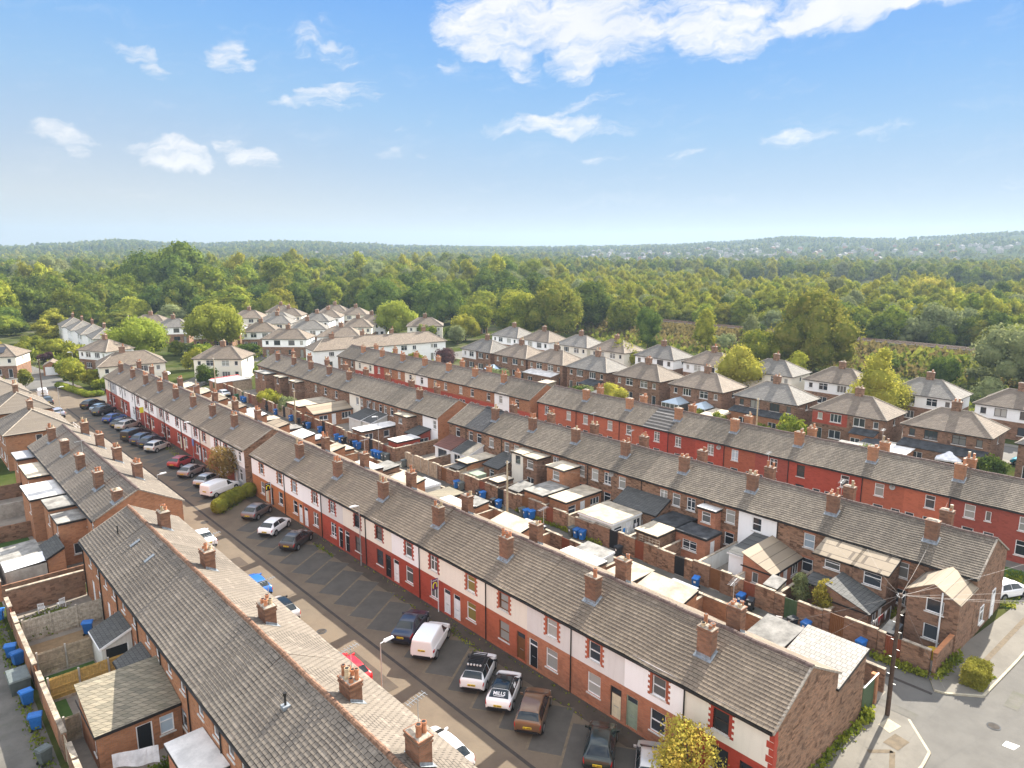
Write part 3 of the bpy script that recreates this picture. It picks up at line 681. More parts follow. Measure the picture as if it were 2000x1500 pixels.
def far_row():
    X0, D = 32.3, 7.6
    bd = [84.9, 88.6, 92.6, 96.5, 100.5, 104.4, 108.4, 112.3, 116.3, 120.2, 124.2, 128.1, 132.1, 136, 140, 144, 148, 152.2]
    wy = [86.4, 91, 94.3, 98.9, 102.2, 106.7, 110.2, 114.7, 117.8, 122.6, 125.7, 130.3, 133.8, 138.4, 141.6, 146.4, 149.6]
    look = [(W_, 'grey', None, 'white over blue grey, by the brown gable'), (W_, 'paint_terracotta', 'toothed_red', 'white over terracotta behind the bronze street tree'),
            (W_, 'paint_terracotta', 'toothed_red', 'white over terracotta by the red hatchback'), (C_, 'paint_terracotta', 'toothed_red', 'cream over terracotta red'), (W_, 'paint_red', 'toothed_red', 'white over red'),
            (W_, 'paint_red', 'toothed_red', 'white over red with a cream door'), (W_, 'paint_red', 'toothed_red', 'white over red, facing the pale people carrier'), (W_, 'paint_red', 'toothed_red', 'white over red'), (G_, 'paint_red', 'toothed_red', 'grey white over red, facing the black van'),
            (W_, 'paint_brightred', 'toothed_red', 'white over bright red'), (W_, 'paint_red', 'toothed_red', 'white over red, beside the yellow agent board'), (W_, 'paint_red', 'toothed_red', 'white over red next to the all white house'), ('white', 'white', None, 'painted white from top to bottom'),
            (W_, 'paint_red', None, 'white over red, beyond the all white house'), (W_, 'paint_terracotta', None, 'white over faded red'), ('grey', 'paint_red', None, 'grey over red'), (C_, 'paint_red', None, 'cream over red at the far corner')]
    for i, (up, lo, su, words) in enumerate(look):
        y = wy[i]; r = random.Random(i); far = i % 2 == 0
        d = bd[i] + .75 if (i % 2 == 0) else bd[i + 1] - .75
        if i == 0: d = bd[1] - .7
        s = dict(upper=up, lower=lo, end0=i == 0, end1=i == 16, gable='brick_old', roof='roof_b', lite=True,
                 wins=[(y, .95, 3.32, 4.62, 'upvc', r.choice(['glass', 'glass_mid']), 't', su), (y, 1.05, .85, 2.35, 'upvc', r.choice(['glass', 'glass_mid', 'glass_blind']), 't', None)],
                 doors=[(d, r.choice(['d_white', 'd_white', 'd_cream', 'd_brown', 'd_grey']), 'upvc', True)], stacks=[], pipe=[bd[i + 1]] if i % 2 else [])
        if i % 2 == 1:
            s['stacks'] = [(2.0, bd[i + 1], 7.95, r.choice([2, 3, 4]), r.choice([0, 0, 1])), (5.2, bd[i + 1], 8.1, r.choice([2, 4]), 0)]
        h = terrace_house('terraced_house', f'{ORD[i]} terraced house beyond the curved hedge, {words}', 'houses of the farther street-front terrace', X0, D, bd[i], bd[i + 1], s)
        if i % 2 == 0: ext(h, 44.4, 47.7, bd[i] + .3, bd[i] + 2.6, 2.2, 2.5, 'flat', 'brick_orange', ['felt', 'felt_grey', 'metal_sheet'][i % 3], [], nm='outhouse')
        if i % 2 == 1 and i < 14: ext(h, X0 + D, X0 + D + 3.9, bd[i] + .3, bd[i + 1], 3.6, 4.35, 'lean_x', 'brick_orange', r.choice(['felt', 'felt_white', 'roof_tan']), [])
def ext(h, x0, x1, y0, y1, z0, z1, kind, wall, roof, wins, doors=(), ov=.13, leftwall=None, nm='rear_extension'):
    """extension of house h in world coordinates; kind flat, lean_x (falls to -X), lean_xr (falls to -X, verge on -Y side), lean_yn (falls to -Y), lean_yp (falls to +Y), gable_x"""
    ox, oy, _ = h.location
    a, b, c, d = x0 - ox, x1 - ox, y0 - oy, y1 - oy
    fx, fy, fl = face_mx(a), face_my(c), face_py(d)
    hx = [(p - oy, q - oy, r_, s_) for k, p, q, r_, s_, *_ in wins if k == 'x'] + [(p - oy, q - oy, r_, s_) for k, p, q, r_, s_, *_ in doors if k == 'x']
    hy = [(p - ox, q - ox, r_, s_) for k, p, q, r_, s_, *_ in wins if k == 'y'] + [(p - ox, q - ox, r_, s_) for k, p, q, r_, s_, *_ in doors if k == 'y']
    kx = kind[:6]
    zc = {'flat': lambda x, y: z0, 'lean_x': lambda x, y: z0 + (z1 - z0) * (x - a) / (b - a), 'lean_y': None, 'gable_': None}.get(kx)
    if kind == 'lean_yn': zc = lambda x, y: z0 + (z1 - z0) * (y - c) / (d - c)
    if kind == 'lean_yp': zc = lambda x, y: z0 + (z1 - z0) * (d - y) / (d - c)
    if kind == 'gable_x': zc = lambda x, y: z0
    zf = min(zc(a, c), zc(a, d), zc(b, c))
    mb = MB(); mat_l = leftwall or wall
    facade(mb, fx, c, d, 0, zf, hx, 0, .08); facade(mb, fy, a, b, 0, zf, hy, 1 if leftwall else 0, .08)
    mb.poly([fl(a, 0, 0), fl(b, 0, 0), fl(b, zf, 0), fl(a, zf, 0)])
    mb.poly([(a, c, zf), (a, d, zf), (a, d, zc(a, d)), (a, c, zc(a, c))]); mb.poly([(a, c, zf), (b, c, zf), (b, c, zc(b, c)), (a, c, zc(a, c))], 1 if leftwall else 0)
    mb.poly([(a, d, zf), (b, d, zf), (b, d, zc(b, d)), (a, d, zc(a, d))])
    if kind == 'gable_x':
        m_ = (c + d) / 2; mb.poly([(a, c, z0), (a, d, z0), (a, m_, z1)])
    mb.build(nm, [wall, mat_l], h)
    rb = MB(); T = .07 if kind != 'flat' else .16
    A, B, C_1, D_1 = a - ov, b + (.02 if kx != 'flat' else 0), c - ov, d + ov
    if kind == 'gable_x':
        m_ = (c + d) / 2; sl = (z1 - z0) / (m_ - c); ze = z0 - ov * sl
        for q in (C_1, D_1):
            rb.hexa([(A, q, ze), (B, q, ze), (B, m_, z1), (A, m_, z1), (A, q, ze + T), (B, q, ze + T), (B, m_, z1 + T), (A, m_, z1 + T)])
    else:
        ext_z = lambda x, y: zc(x, y)
        P = [(A, C_1), (B, C_1), (B, D_1), (A, D_1)]
        rb.hexa([(x, y, ext_z(x, y) + .004) for x, y in P] + [(x, y, ext_z(x, y) + T) for x, y in P])
        if kind == 'flat':      # trim board round the edge, butted under the felt
            for f0, q0, q1, dd in ((face_mx(A), C_1, D_1, .03), (face_my(C_1), A, B, .03)):
                rb.fbox(f0, q0 + .01, q1 - .01, z0 - .08, z0 + .1, -.02, .0, 1)
        else:
            rb.fbox(face_mx(A), C_1, D_1, zc(A, c) - .09, zc(A, c) + .03, -.05, -.002, 1)
            if kind in ('lean_x', 'lean_xr', 'lean_yn'):
                y = C_1
                rb.hexa([(A, y - .03, zc(A, y) - .12), (B, y - .03, zc(B, y) - .12), (B, y - .002, zc(B, y) - .12), (A, y - .002, zc(A, y) - .12)] + [(A, y - .03, zc(A, y) + T), (B, y - .03, zc(B, y) + T), (B, y - .002, zc(B, y) + T), (A, y - .002, zc(A, y) + T)], 1)
    trim = 'gutter' if wall not in ('whiteold', 'white') else 'upvc'
    rb.build('extension_roof', [roof, trim], h)
    for k, p, q, r_, s_, fr, gl, st in wins:
        o, f = (oy, fx) if k == 'x' else (ox, fy)
        window(h, f, (p - o, q - o, r_, s_), fr, gl, st, lite=True)
    for k, p, q, r_, s_, dm in doors:
        o, f = (oy, fx) if k == 'x' else (ox, fy)
        door(h, f, (p - o, q - o, r_, s_), dm, 'upvc', False, panel=False)
U = 'upvc'
def alley_rows():
    # ---- row whose backs face the alley, nearest part
    X0, D = 60.0, 7.8
    bd = [13.4, 17.5, 21.6, 25.6, 29.6, 33.5, 37.4, 41.4, 45.3, 49.3, 53.1, 57, 60.8, 64.6, 68.3, 72, 75.8, 79.6]
    wy = [[15.0], [18.7, 17.9 + 2.2], [], [26.5], [31.6], [34.4], [38.9, 40.7], [42.3], [47.9], [50.0, 51.9], [54.0], [58.2], [61.6], [65.3, 67.2], [70.3], [72.9, 74.7], [77.6]]
    words = ['gabled brown wing at the road corner', 'wide tan-roofed wing', 'far half of the tan-roofed wing', 'open blue-white sash window', 'white painted back wall', 'white-roofed upstairs wing', 'two arched back windows', 'black tiled lean-to', 'plain mottled back wall', 'paired tall back windows',
             'flat-roofed upper wing streaked with lichen', 'black drainpipe and small window', 'cream-sided upper wing', 'low pale flat roof', 'white yard wall and tall windows', 'striped glass and tile lean-to', 'dark retiled roof strip']
    hs = []
    for i in range(17):
        r = random.Random(100 + i); wins = []
        for y in wy[i]:
            v0 = 3.25; w_ = r.choice([.95, 1.0])
            wins.append((y, w_, v0, 4.6, U, ['glass', 'glass_mid', 'glass_blind'][r.randrange(3)] if i != 3 else 'glass_sky', r.choice(['t', 's', 't', 'g']), None))
            wins.append((y, w_, .95, 2.25, U, 'glass', 't', None))
        s = dict(lower='white' if i == 4 else 'brick_old', upper=None, no_plinth=True, rear='brick_brown', lite=True, end0=i == 0, end1=i == 16, gable='brick_old' if i == 0 else 'brick_orange',
                 roof='roof_new' if i == 15 else 'roof_c', wins=wins, stacks=[], pipe=[bd[i + 1] - .1] if i % 2 == 1 else [], ridge='gutter' if i == 15 else 'ridge')
        if i % 2 == 0 and i < 15:
            n = [0, 4, 3, 3, 3, 1, 4, 2][i // 2]
            s['stacks'] = [(2.2, bd[i + 1], 8.0, n, [0, -1, 0, 0, -1, 0, 0, 0][i // 2]), (5.6, bd[i + 1], 8.0, r.choice([2, 3, 4]), [0, 0, 1, 0, 0, 1, 0, 0][i // 2])]
        hs.append(terrace_house('terraced_house', f'{ORD[i]} alley terraced house from the road corner, {words[i]}', 'houses backing on the alley', X0, D, bd[i], bd[i + 1], s))
    E_ = lambda i, *a, **k: ext(hs[i], *a, **k)
    E_(0, 56.0, 60, 13.42, 16.9, 4.35, 5.35, 'gable_x', 'brick_brown', 'roof_tan', [('x', 14.4, 15.6, 3.1, 4.15, U, 'glass', ''), ('x', 14.5, 15.6, .9, 2.1, U, 'glass', ''), ])
    E_(1, 57.4, 60, 18.9, 21.6, 4.2, 4.95, 'lean_x', 'brick_brown', 'roof_tan', [('x', 19.3, 20.7, 2.9, 4.0, U, 'glass', 't')])
    E_(2, 57.4, 60, 21.63, 24.8, 4.2, 4.95, 'lean_x', 'brick_brown', 'roof_tan', [('x', 22.6, 23.9, 3.2, 3.95, U, 'glass_mid', 't')])
    E_(1, 54.2, 57.3, 18.9, 22.2, 2.1, 3.25, 'lean_yn', 'brick_brown', 'roof_ext', [('y', 54.9, 55.9, .9, 1.9, U, 'glass', 'm')], [('y', 56.2, 57.0, .1, 2.0, 'd_white')])
    E_(2, 55.6, 57.3, 22.4, 24.6, 2.2, 2.45, 'lean_x', 'brick_old', 'roof_ext', [])
    E_(3, 54.6, 59.9, 27.0, 29.8, 2.25, 3.3, 'lean_yn', 'brick_red', 'roof_tan', [('y', 55.0, 56.1, .8, 2.05, U, 'glass', 'm'), ('y', 58.0, 59.4, .9, 2.0, U, 'glass', 'w'), ('x', 28.3, 28.9, .9, 1.9, U, 'glass_mid', '')], [('y', 56.6, 57.4, .1, 2.05, 'd_white')])
    E_(4, 55.3, 59.9, 29.85, 31.6, 2.6, 3.1, 'lean_x', 'white', 'roof_ext', [])
    E_(5, 58.9, 60, 35.4, 37.3, 4.35, 4.4, 'flat', 'brick_red', 'felt_white', [('x', 35.9, 36.9, 3.0, 4.1, U, 'glass_mid', 't')])
    E_(5, 56.2, 58.8, 34.6, 38.0, 2.5, 2.6, 'flat', 'brick_red', 'felt_dark', [('x', 35.6, 37.2, .9, 1.9, U, 'glass', 'g')], [('y', 57.0, 57.8, .1, 2.05, 'd_white')])
    E_(6, 53.3, 56.3, 38.1, 40.6, 2.5, 2.6, 'flat', 'brick_old', 'felt', [])
    E_(6, 56.35, 59.9, 38.1, 40.9, 2.5, 2.6, 'flat', 'brick_old', 'felt_dark', [])
    E_(7, 57.6, 59.95, 41.5, 47.0, 2.6, 3.7, 'lean_x', 'brick_old', 'roof_ext', [])
    E_(7, 52.7, 57.5, 43.2, 47.6, 2.4, 2.5, 'flat', 'whiteold', 'felt', [('y', 53.1, 54.4, .9, 1.9, U, 'glass', 't'), ('y', 56.2, 57.4, .9, 2.0, U, 'glass', 'm')], [('y', 55.0, 55.8, .1, 2.0, 'd_white')])
    E_(9, 53.5, 59.3, 50.3, 52.8, 2.5, 2.6, 'flat', 'brick_orange', 'felt', [('y', 53.9, 55.1, .7, 2.0, U, 'glass', 't'), ('y', 57.5, 59.0, 1.2, 2.0, U, 'glass', 'w')], [('y', 55.8, 56.6, .1, 2.1, 'd_white')])
    E_(10, 57.2, 60, 54.2, 56.95, 4.35, 4.45, 'flat', 'brick_orange', 'felt', [('x', 54.9, 56.0, 3.0, 4.1, U, 'glass_blind', 's')])
    E_(10, 52.9, 57.1, 53.3, 56.2, 2.6, 2.7, 'flat', 'brick_orange', 'felt_grey', [('x', 54, 55.2, 1.0, 1.9, U, 'glass', 't')])
    E_(11, 57.7, 60, 59.2, 61.6, 4.45, 4.55, 'flat', 'brick_brown', 'felt', [('x', 59.8, 60.9, 3.1, 4.2, U, 'glass_mid', 't'), ('x', 59.7, 60.9, .9, 2.0, U, 'glass', 'm')])
    E_(12, 57.9, 60, 61.65, 63.9, 4.45, 4.55, 'flat', 'cream', 'felt', [('x', 62.3, 63.2, 3.1, 4.2, 'frame_dark', 'glass', '')])
    E_(12, 56.4, 59.9, 64.8, 67.6, 2.3, 3.2, 'lean_x', 'brick_old', 'roof_ext', [('x', 65.6, 66.5, .8, 1.9, U, 'glass', 't')])
    E_(11, 52.9, 55.2, 57.2, 58.9, 2.1, 2.5, 'lean_x', 'brick_old', 'felt_grey', [], nm='outhouse'); E_(12, 53.0, 55.4, 60.9, 62.4, 2.2, 2.3, 'flat', 'brick_brown', 'felt', [], nm='outhouse'); E_(14, 52.9, 54.8, 68.5, 70.0, 2.1, 2.4, 'lean_x', 'wood_fence', 'felt_dark', [], nm='outhouse'); E_(0, 52.9, 54.4, 16.6, 17.3, 1.9, 2.1, 'lean_x', 'wood_fence', 'felt_dark', [], nm='outhouse'); E_(3, 53.0, 54.5, 25.8, 26.8, 2.0, 2.3, 'lean_x', 'wood_grey', 'felt_grey', [], nm='outhouse')
    E_(13, 54.3, 59.3, 68.4, 70.6, 2.5, 2.65, 'flat', 'brick_orange', 'felt', [('x', 69, 70.1, 1.0, 1.9, U, 'glass', 't')])
    E_(14, 57.2, 59.95, 71.9, 73.2, 2.2, 3.2, 'lean_x', 'white', 'felt', [('x', 72.2, 73.0, .6, 1.9, U, 'glass', 'm')])
    E_(15, 57.2, 59.95, 73.23, 75.4, 2.2, 3.2, 'lean_x', 'white', 'roof_ext', [('x', 73.6, 75.0, .6, 1.9, U, 'glass', 'm')])
    E_(16, 57.2, 59.95, 75.43, 79.3, 2.2, 3.2, 'lean_x', 'white', 'roof_redext', [('x', 76.6, 78.6, .7, 1.9, 'frame_dark', 'glass', 'w')])
    # openings of the road gable
    f = face_my(13.4 - (13.4 + 17.5) / 2); h = hs[0]
    window(h, lambda u, v, d: f(u, v, d - .11), (1.6, 2.6, .7, 2.1), U, 'glass', 't', lite=True); door(h, lambda u, v, d: f(u, v, d - .13), (4.6, 5.5, .1, 2.5), 'd_white', U, True)
    sp_ = MB(); sp_.tube((-4.07, -.9, .1), (-4.07, -.9, 4.9), .06); sp_.build('soil_pipe', 'plastic_white', h)
    # ---- the same terrace beyond its brick gable
    bd = [82.4, 86.2, 90, 93.6, 97.2, 100.8, 104.4, 108, 111.7, 115.3, 119, 122.6, 126.3, 130, 133.6, 137.3, 141, 146.2]
    wy = [[83.2], [], [91.2, 92.6], [94.7, 96.6], [98.1, 100.1], [101.9, 104.0], [105.4], [], [112.7], [116.7], [118.5 + 1.9], [], [], [131.5], [], [], [145]]
    words = ['white end wall', 'flat-roofed brick upper wing', 'tall paired windows over a flat roof', 'two white windows', 'two narrow windows', 'low dark lean-to', 'pale rendered strip of wall', 'long pale flat roof', 'brown tiled outhouse', 'tilted white shutter', 'two tall windows', 'plain brick back wall',
             'small flat-roofed brick tower', 'second brick tower', 'shed roof', 'wide flat-roofed brick tower', 'corner by the garden trees']
    hs = []
    for i in range(17):
        r = random.Random(300 + i)
        wins = [(y, .9, 3.25, 4.55, U, r.choice(['glass', 'glass_mid', 'glass_blind']), r.choice(['t', 's', 'm']), None) for y in wy[i]]
        s = dict(lower='white' if i == 0 else ('cream' if i == 6 else 'brick_old'), no_plinth=True, lite=True, end0=i == 0, end1=i == 16, gable='brick_orange', roof='roof_c', wins=wins, stacks=[], pipe=[])
        if i % 2 == 1 and i < 16:
            s['stacks'] = ([(2.2, bd[i + 1], 7.9, r.choice([2, 3, 4]), 0)] if i not in (3, 5) else []) + [(5.6, bd[i + 1], 7.9, r.choice([2, 4]), 0)]
        hs.append(terrace_house('terraced_house', f'{ORD[i]} far alley terraced house beyond the orange gable, {words[i]}', 'houses backing on the far alley', 60.0, D, bd[i], bd[i + 1], s))
    E2 = lambda i, *a, **k: ext(hs[i], *a, **k)
    E2(15, 57.7, 60, 137.4, 142.6, 4.4, 4.5, 'flat', 'brick_brown', 'felt_grey', [('x', 138, 138.8, 3.2, 4.1, U, 'glass', ''), ('x', 141.3, 142.2, 3.2, 4.1, U, 'glass', '')])
    E2(13, 58.3, 60, 131.9, 134.6, 4.4, 4.5, 'flat', 'brick_brown', 'felt', [('x', 132.6, 133.5, 3.1, 4.1, U, 'glass', '')])
    E2(12, 58.4, 60, 125.2, 128.0, 4.4, 4.5, 'flat', 'brick_brown', 'felt', [('x', 126, 126.9, 3.1, 4.1, U, 'glass', '')])
    E2(8, 53.0, 59.9, 112.9, 117.6, 2.6, 2.7, 'flat', 'brick_orange', 'felt', [])
    E2(7, 52.7, 59.9, 106.9, 109.4, 2.4, 3.3, 'lean_yn', 'brick_orange', 'roof_tan', [('y', 53.6, 55.2, 1.2, 2.0, U, 'glass', 'm'), ('y', 57.8, 59.6, .9, 2.0, U, 'glass', 'w')], [('y', 55.9, 56.7, .1, 2.05, 'd_white')])
    E2(4, 56.6, 59.9, 98.7, 102.4, 2.3, 3.2, 'lean_x', 'whiteold', 'roof_ext', []); E2(3, 56.9, 59.9, 95.9, 98.6, 2.3, 3.2, 'lean_x', 'whiteold', 'roof_ext', [])
    E2(2, 52.7, 59.4, 91.6, 94.3, 2.4, 2.5, 'flat', 'brick_brown', 'felt_white', [('y', 53.2, 54.6, 1, 2, U, 'glass', 'm'), ('y', 56.5, 57.5, 1, 2, U, 'glass', '')])
    E2(1, 58.3, 60, 87.9, 91.1, 4.4, 4.5, 'flat', 'brick_brown', 'felt', [('x', 89.2, 90.2, 3.2, 4.1, U, 'glass_mid', '')])
    E2(0, 53.4, 57.3, 83.1, 85.4, 2.4, 2.5, 'flat', 'paint_red', 'felt_white', [('y', 54.3, 55.3, .7, 1.9, U, 'glass', 'm'), ('y', 56.2, 57.0, .7, 1.9, U, 'glass', '')])
    E2(0, 57.4, 59.95, 84.2, 87.0, 2.5, 3.1, 'lean_x', 'paint_brownred', 'roof_ext', [('y', 58.0, 59.6, .8, 1.9, U, 'glass', 'm')])
def red_rows():
    X0, D = 78.8, 7.6
    bd = [4, 8, 12.3, 16.6, 20.9, 25.2, 29.5, 33.8, 38, 42.3, 46.6, 50.9, 55.2, 59.4, 63.7, 68, 72.2, 76.3, 80.6]
    wy = [6, 10, 14.5, 19.1, 22.7, 27.7, 31.4, 36.5, 39.9, 45.1, 48.6, 53.6, 57.1, 62, 65.5, 70.3, 73.8, 78.6]
    cols = ['paint_red', 'paint_brownred', 'paint_brownred', 'paint_brownred', 'paint_terracotta', 'paint_terracotta', 'paint_red', 'paint_red', 'paint_brownred', 'paint_terracotta', 'paint_red', 'paint_red', 'paint_brightred', 'paint_terracotta', 'paint_terracotta', 'paint_terracotta', 'paint_terracotta', 'paint_terracotta']
    words = {3: 'maroon front with a tall and a narrow window', 4: 'terracotta front with a sky-lit sash', 5: 'terracotta front', 6: 'red front', 7: 'red front with one brown-framed window', 8: 'maroon front', 9: 'terracotta front with a window propped open', 10: 'deep red front', 11: 'red front', 12: 'bright red front under pale ribbed tiles', 17: 'terracotta front by the red-brick gable'}
    for i in range(18):
        y = wy[i]; r = random.Random(500 + i)
        fr = 'frame_dark' if i == 7 else U
        s = dict(lower=cols[i], no_plinth=True, lite=True, end0=i == 0, end1=i == 17, gable='brick_orange', roof='roof_stripe' if i == 12 else 'roof_c',
                 wins=[(y, .95, 3.25, 4.65, fr, r.choice(['glass_mid', 'glass_blind', 'glass_blind', 'glass']) if i != 9 else 'glass_sky', r.choice(['t', 's', 't', 'g']), None), (y, 1.05, .8, 2.3, fr, 'glass', 't', None)],
                 doors=[((bd[i] + .7) if y > (bd[i] + bd[i + 1]) / 2 else (bd[i + 1] - .7), 'd_white', U, True)], stacks=[], pipe=[bd[i + 1]] if i % 2 else [], stackbrick='brick_orange')
        if i == 3: s['wins'].append((17.5, .5, 3.4, 4.4, U, 'glass_mid', '', None))
        if i % 2 == 1 and i < 17: s['stacks'] = [(2.2, bd[i + 1], 8.0, 2 if i < 9 else 0, 0), (5.5, bd[i + 1], 7.9, r.choice([2, 4]), r.choice([0, 1]))]
        terrace_house('terraced_house', f'red terraced house, {words.get(i, "plain front")}, {ORD[17 - i]} from its gable', 'houses of the red-fronted terrace', X0, D, bd[i], bd[i + 1], s)
    bd = [82.3, 87.4, 91.2, 95.1, 99.1, 103, 107, 110.9, 114.8, 118.7, 122.6, 126.5, 130.5, 134.4, 138.3, 142.1, 146]
    wy = [85.4, 89.6, 92.8, 97.3, 100.6, 105.2, 108.5, 112.9, 116.8, 120.8, 124.1, 128.5, 132, 136.4, 139.7, 144.3]
    up = ['brick_orange', 'white', 'brick_orange', 'brick_orange', 'brick_orange', 'brick_orange', 'brick_orange', 'white', 'cream', 'brick_orange', 'brick_orange', 'paint_brightred', 'cream', 'cream', 'brick_brown', 'brick_brown']
    lo = ['paint_red', 'white'] + ['paint_red'] * 12 + ['brick_brown'] * 2
    words = ['bare brick end house by the gap', 'white painted from eaves down'] + ['brick over red'] * 5 + ['white panel over red', 'cream over red', 'brick over red', 'brick over red', 'bright red throughout', 'pale cream over red', 'pale cream over red by its white wall', 'brown brick', 'brown brick at the far end']
    for i in range(16):
        y = wy[i]; r = random.Random(700 + i)
        s = dict(lower=lo[i], upper=up[i], split=2.9, no_plinth=True, lite=True, end0=i == 0, end1=i == 15, gable='brick_orange', roof='roof_c', stackbrick='brick_orange',
                 wins=[(y, .95, 3.3, 4.65, U, r.choice(['glass', 'glass_mid', 'glass_blind']), 't', None), (y, 1.05, .8, 2.3, U, 'glass_mid', 't', None)], doors=[(bd[i] + .7, 'd_white', U, True)], stacks=[], pipe=[])
        if i % 2 == 1 and i < 15: s['stacks'] = [(2.2, bd[i + 1], 7.9, r.choice([2, 3]), 0), (5.5, bd[i + 1], 7.9, r.choice([2, 4]), 0)]
        terrace_house('terraced_house', f'{ORD[i]} terraced house past the red row gap, {words[i]}', 'houses of the brick and red far terrace', 78.6, D, bd[i], bd[i + 1], s)
def west_rows():
    X0, D = 11.2, 7.7
    bd = [15, 20.2, 25.4, 30.6, 35.8, 41.0, 46.2, 51.4, 56.6, 61.8, 67.4]
    wu = [[17, 18.5], [22, 24], [27, 29], [32.5, 34.3], [36.4, 38.8], [41.9, 44.4], [46.7, 48.9], [52.1, 54.9], [57.6, 60], [62.4, 65]]
    hs = []
    words = ['behind the corner chimney pots', 'below the six-pot chimney stack', 'beside the black vent pipe', 'behind the pale flat roof', 'behind the stone-slated outhouse', 'with its slate porch', 'behind the lawn', 'behind the gravel yard', 'behind the potting garden', 'at the orange gable end']
    for i in range(10):
        r = random.Random(900 + i)
        wins = [(y, .9, 3.5, 4.7, U, 'glass_mid', 't', None) for y in wu[i]] + [(wu[i][0] + .3, 1.0, .9, 2.2, U, 'glass', 't', None)]
        s = dict(lower='brick_orange', no_plinth=True, rear='brick_red', end0=i == 0, end1=i == 9, gable='brick_red', roof='roof_l', wins=wins, lite=True, doors=[(wu[i][1] - .2, 'd_white', U, False)], stacks=[], pipe=[bd[i + 1] - .15], ridge='ridge_orange', swx=.72, swy=1.15)
        if i in (1, 2, 4, 6, 8): s['stacks'] = [(5.1, {1: 24.4, 2: 30.6, 4: 41.0, 6: 51.4, 8: 61.6}[i], {1: 8.0, 2: 7.75, 4: 7.8, 6: 8.0, 8: 8.1}[i], {1: 2, 2: 6, 4: 4, 6: 3, 8: 4}[i], {1: 1, 2: 1, 4: 1, 6: -1, 8: 0}[i])]
        hs.append(terrace_house('terraced_house', f'long-roofed terraced house beside the street, {words[i]}', 'houses of the roof-top row beside the street', X0, D, bd[i], bd[i + 1], s))
    v = MB(); v.box(2.1, 2.5, -1.0, -.6, 6.35, 6.55, 1); v.tube((2.3, -.8, 6.4), (2.3, -.8, 7.1), .06, m=0); v.tube((2.3, -.8, 7.1), (2.3, -.8, 7.25), .1, m=0); v.build('vent_pipe', ['gutter', 'lead'], hs[3])
    v = MB(); v.tube((2.0, -1.0, 6.3), (2.0, -1.0, 7.0), .06); v.build('vent_pipe', 'gutter', hs[9])
    for hh, yy in ((7, 2.0), (8, 0.6)):
        k = MB(); a = (2.0, 2.75); t = (ZR - ZE) / (D / 2)
        k.hexa([(a[0], yy, ZE + a[0] * t + .03), (a[1], yy, ZE + a[1] * t + .03), (a[1], yy + .35, ZE + a[1] * t + .03), (a[0], yy + .35, ZE + a[0] * t + .03), (a[0], yy, ZE + a[0] * t + .1), (a[1], yy, ZE + a[1] * t + .1), (a[1], yy + .35, ZE + a[1] * t + .1), (a[0], yy + .35, ZE + a[0] * t + .1)])
        k.build('skylight', 'lead', hs[hh])
    ext(hs[5], 6.6, 11.15, 42.5, 46.9, 2.55, 3.5, 'lean_yn', 'brick_orange', 'roof_stone', [('y', 9.9, 10.7, .9, 2.1, U, 'glass_sky', 't'), ('x', 43.0, 43.6, .9, 1.9, U, 'glass', '')], [('y', 8.6, 9.5, .1, 2.1, 'd_black')])
    ext(hs[3], 9.2, 11.15, 34.6, 38.4, 2.9, 3.0, 'flat', 'brick_red', 'felt_white', [('x', 35.4, 36.4, 1, 2, U, 'glass', 't')])
    ext(hs[7], 9.2, 11.15, 53.1, 56.1, 2.2, 3.0, 'lean_x', 'whiteold', 'roof_ext', [('y', 9.4, 10.9, .9, 2.0, U, 'glass', '')])
    ext(hs[6], 9.5, 11.15, 48.4, 50.6, 2.2, 2.9, 'lean_x', 'brick_orange', 'roof_ext', [])
    # farther block
    X0, D = 13.1, 7.7
    bd = [71.6, 74.6, 78, 81.9, 85.8, 89.7, 93.5, 97.3, 101.1, 105]
    hs = []
    words = ['bright orange gable end', 'two stepped flat roofs', 'grey flat-roofed wing', 'black drainpipes', 'white flat-roofed wing', 'plain slope with wire aerial', 'cream corrugated wing', 'ribbed roofed wing', 'far end by the hipped roof']
    for i in range(9):
        s = dict(lower='brick_orange', no_plinth=True, rear='brick_red', end0=i == 0, end1=i == 8, gable='brick_orange', roof='roof_l', lite=True, swx=.75, swy=1.05,
                 wins=[(bd[i] + 1.2, .9, 3.4, 4.6, U, 'glass', 't', None)], stacks=[], pipe=[])
        if i in (1, 3, 5, 7): s['stacks'] = [(1.9, bd[i + 1], 7.9, [2, 1, 0, 3][i // 2], [0, 1, 0, 0][i // 2]), (5.5, bd[i + 1], 8.0, [3, 4, 4, 3][i // 2], 0)]
        if i == 0: s['stacks'] = [(2.2, 72.3, 7.4, 1, 0)]
        hs.append(terrace_house('terraced_house', f'terraced house across the gap from the roof-top row, {words[i]}', 'houses of the second row beside the street', X0, D, bd[i], bd[i + 1], s))
    for i, x0, y0, y1, z, rf in ((8, 11.2, 101, 104.8, 4.5, 'metal_sheet'), (6, 11.0, 92.0, 98.0, 4.5, 'felt'), (4, 9.9, 83.6, 89.2, 4.5, 'felt_white'), (2, 10.7, 78.6, 82.0, 4.7, 'felt_grey'), (1, 10.8, 75.3, 78.4, 4.2, 'felt_grey')):
        ext(hs[i], x0, 13.1, y0, y1, z, z + .1, 'flat', 'brick_orange', rf, [('x', y0 + .6, y0 + 1.5, 2.9, 4.0, U, 'glass', 't'), ('y', 11.8, 12.5, .9, 2.0, U, 'glass', '')])
    ext(hs[0], 9.2, 10.6, 72.4, 76.0, 2.3, 3.0, 'lean_x', 'brick_orange', 'roof_ext', [])
near_row(); far_row(); alley_rows(); red_rows(); west_rows()
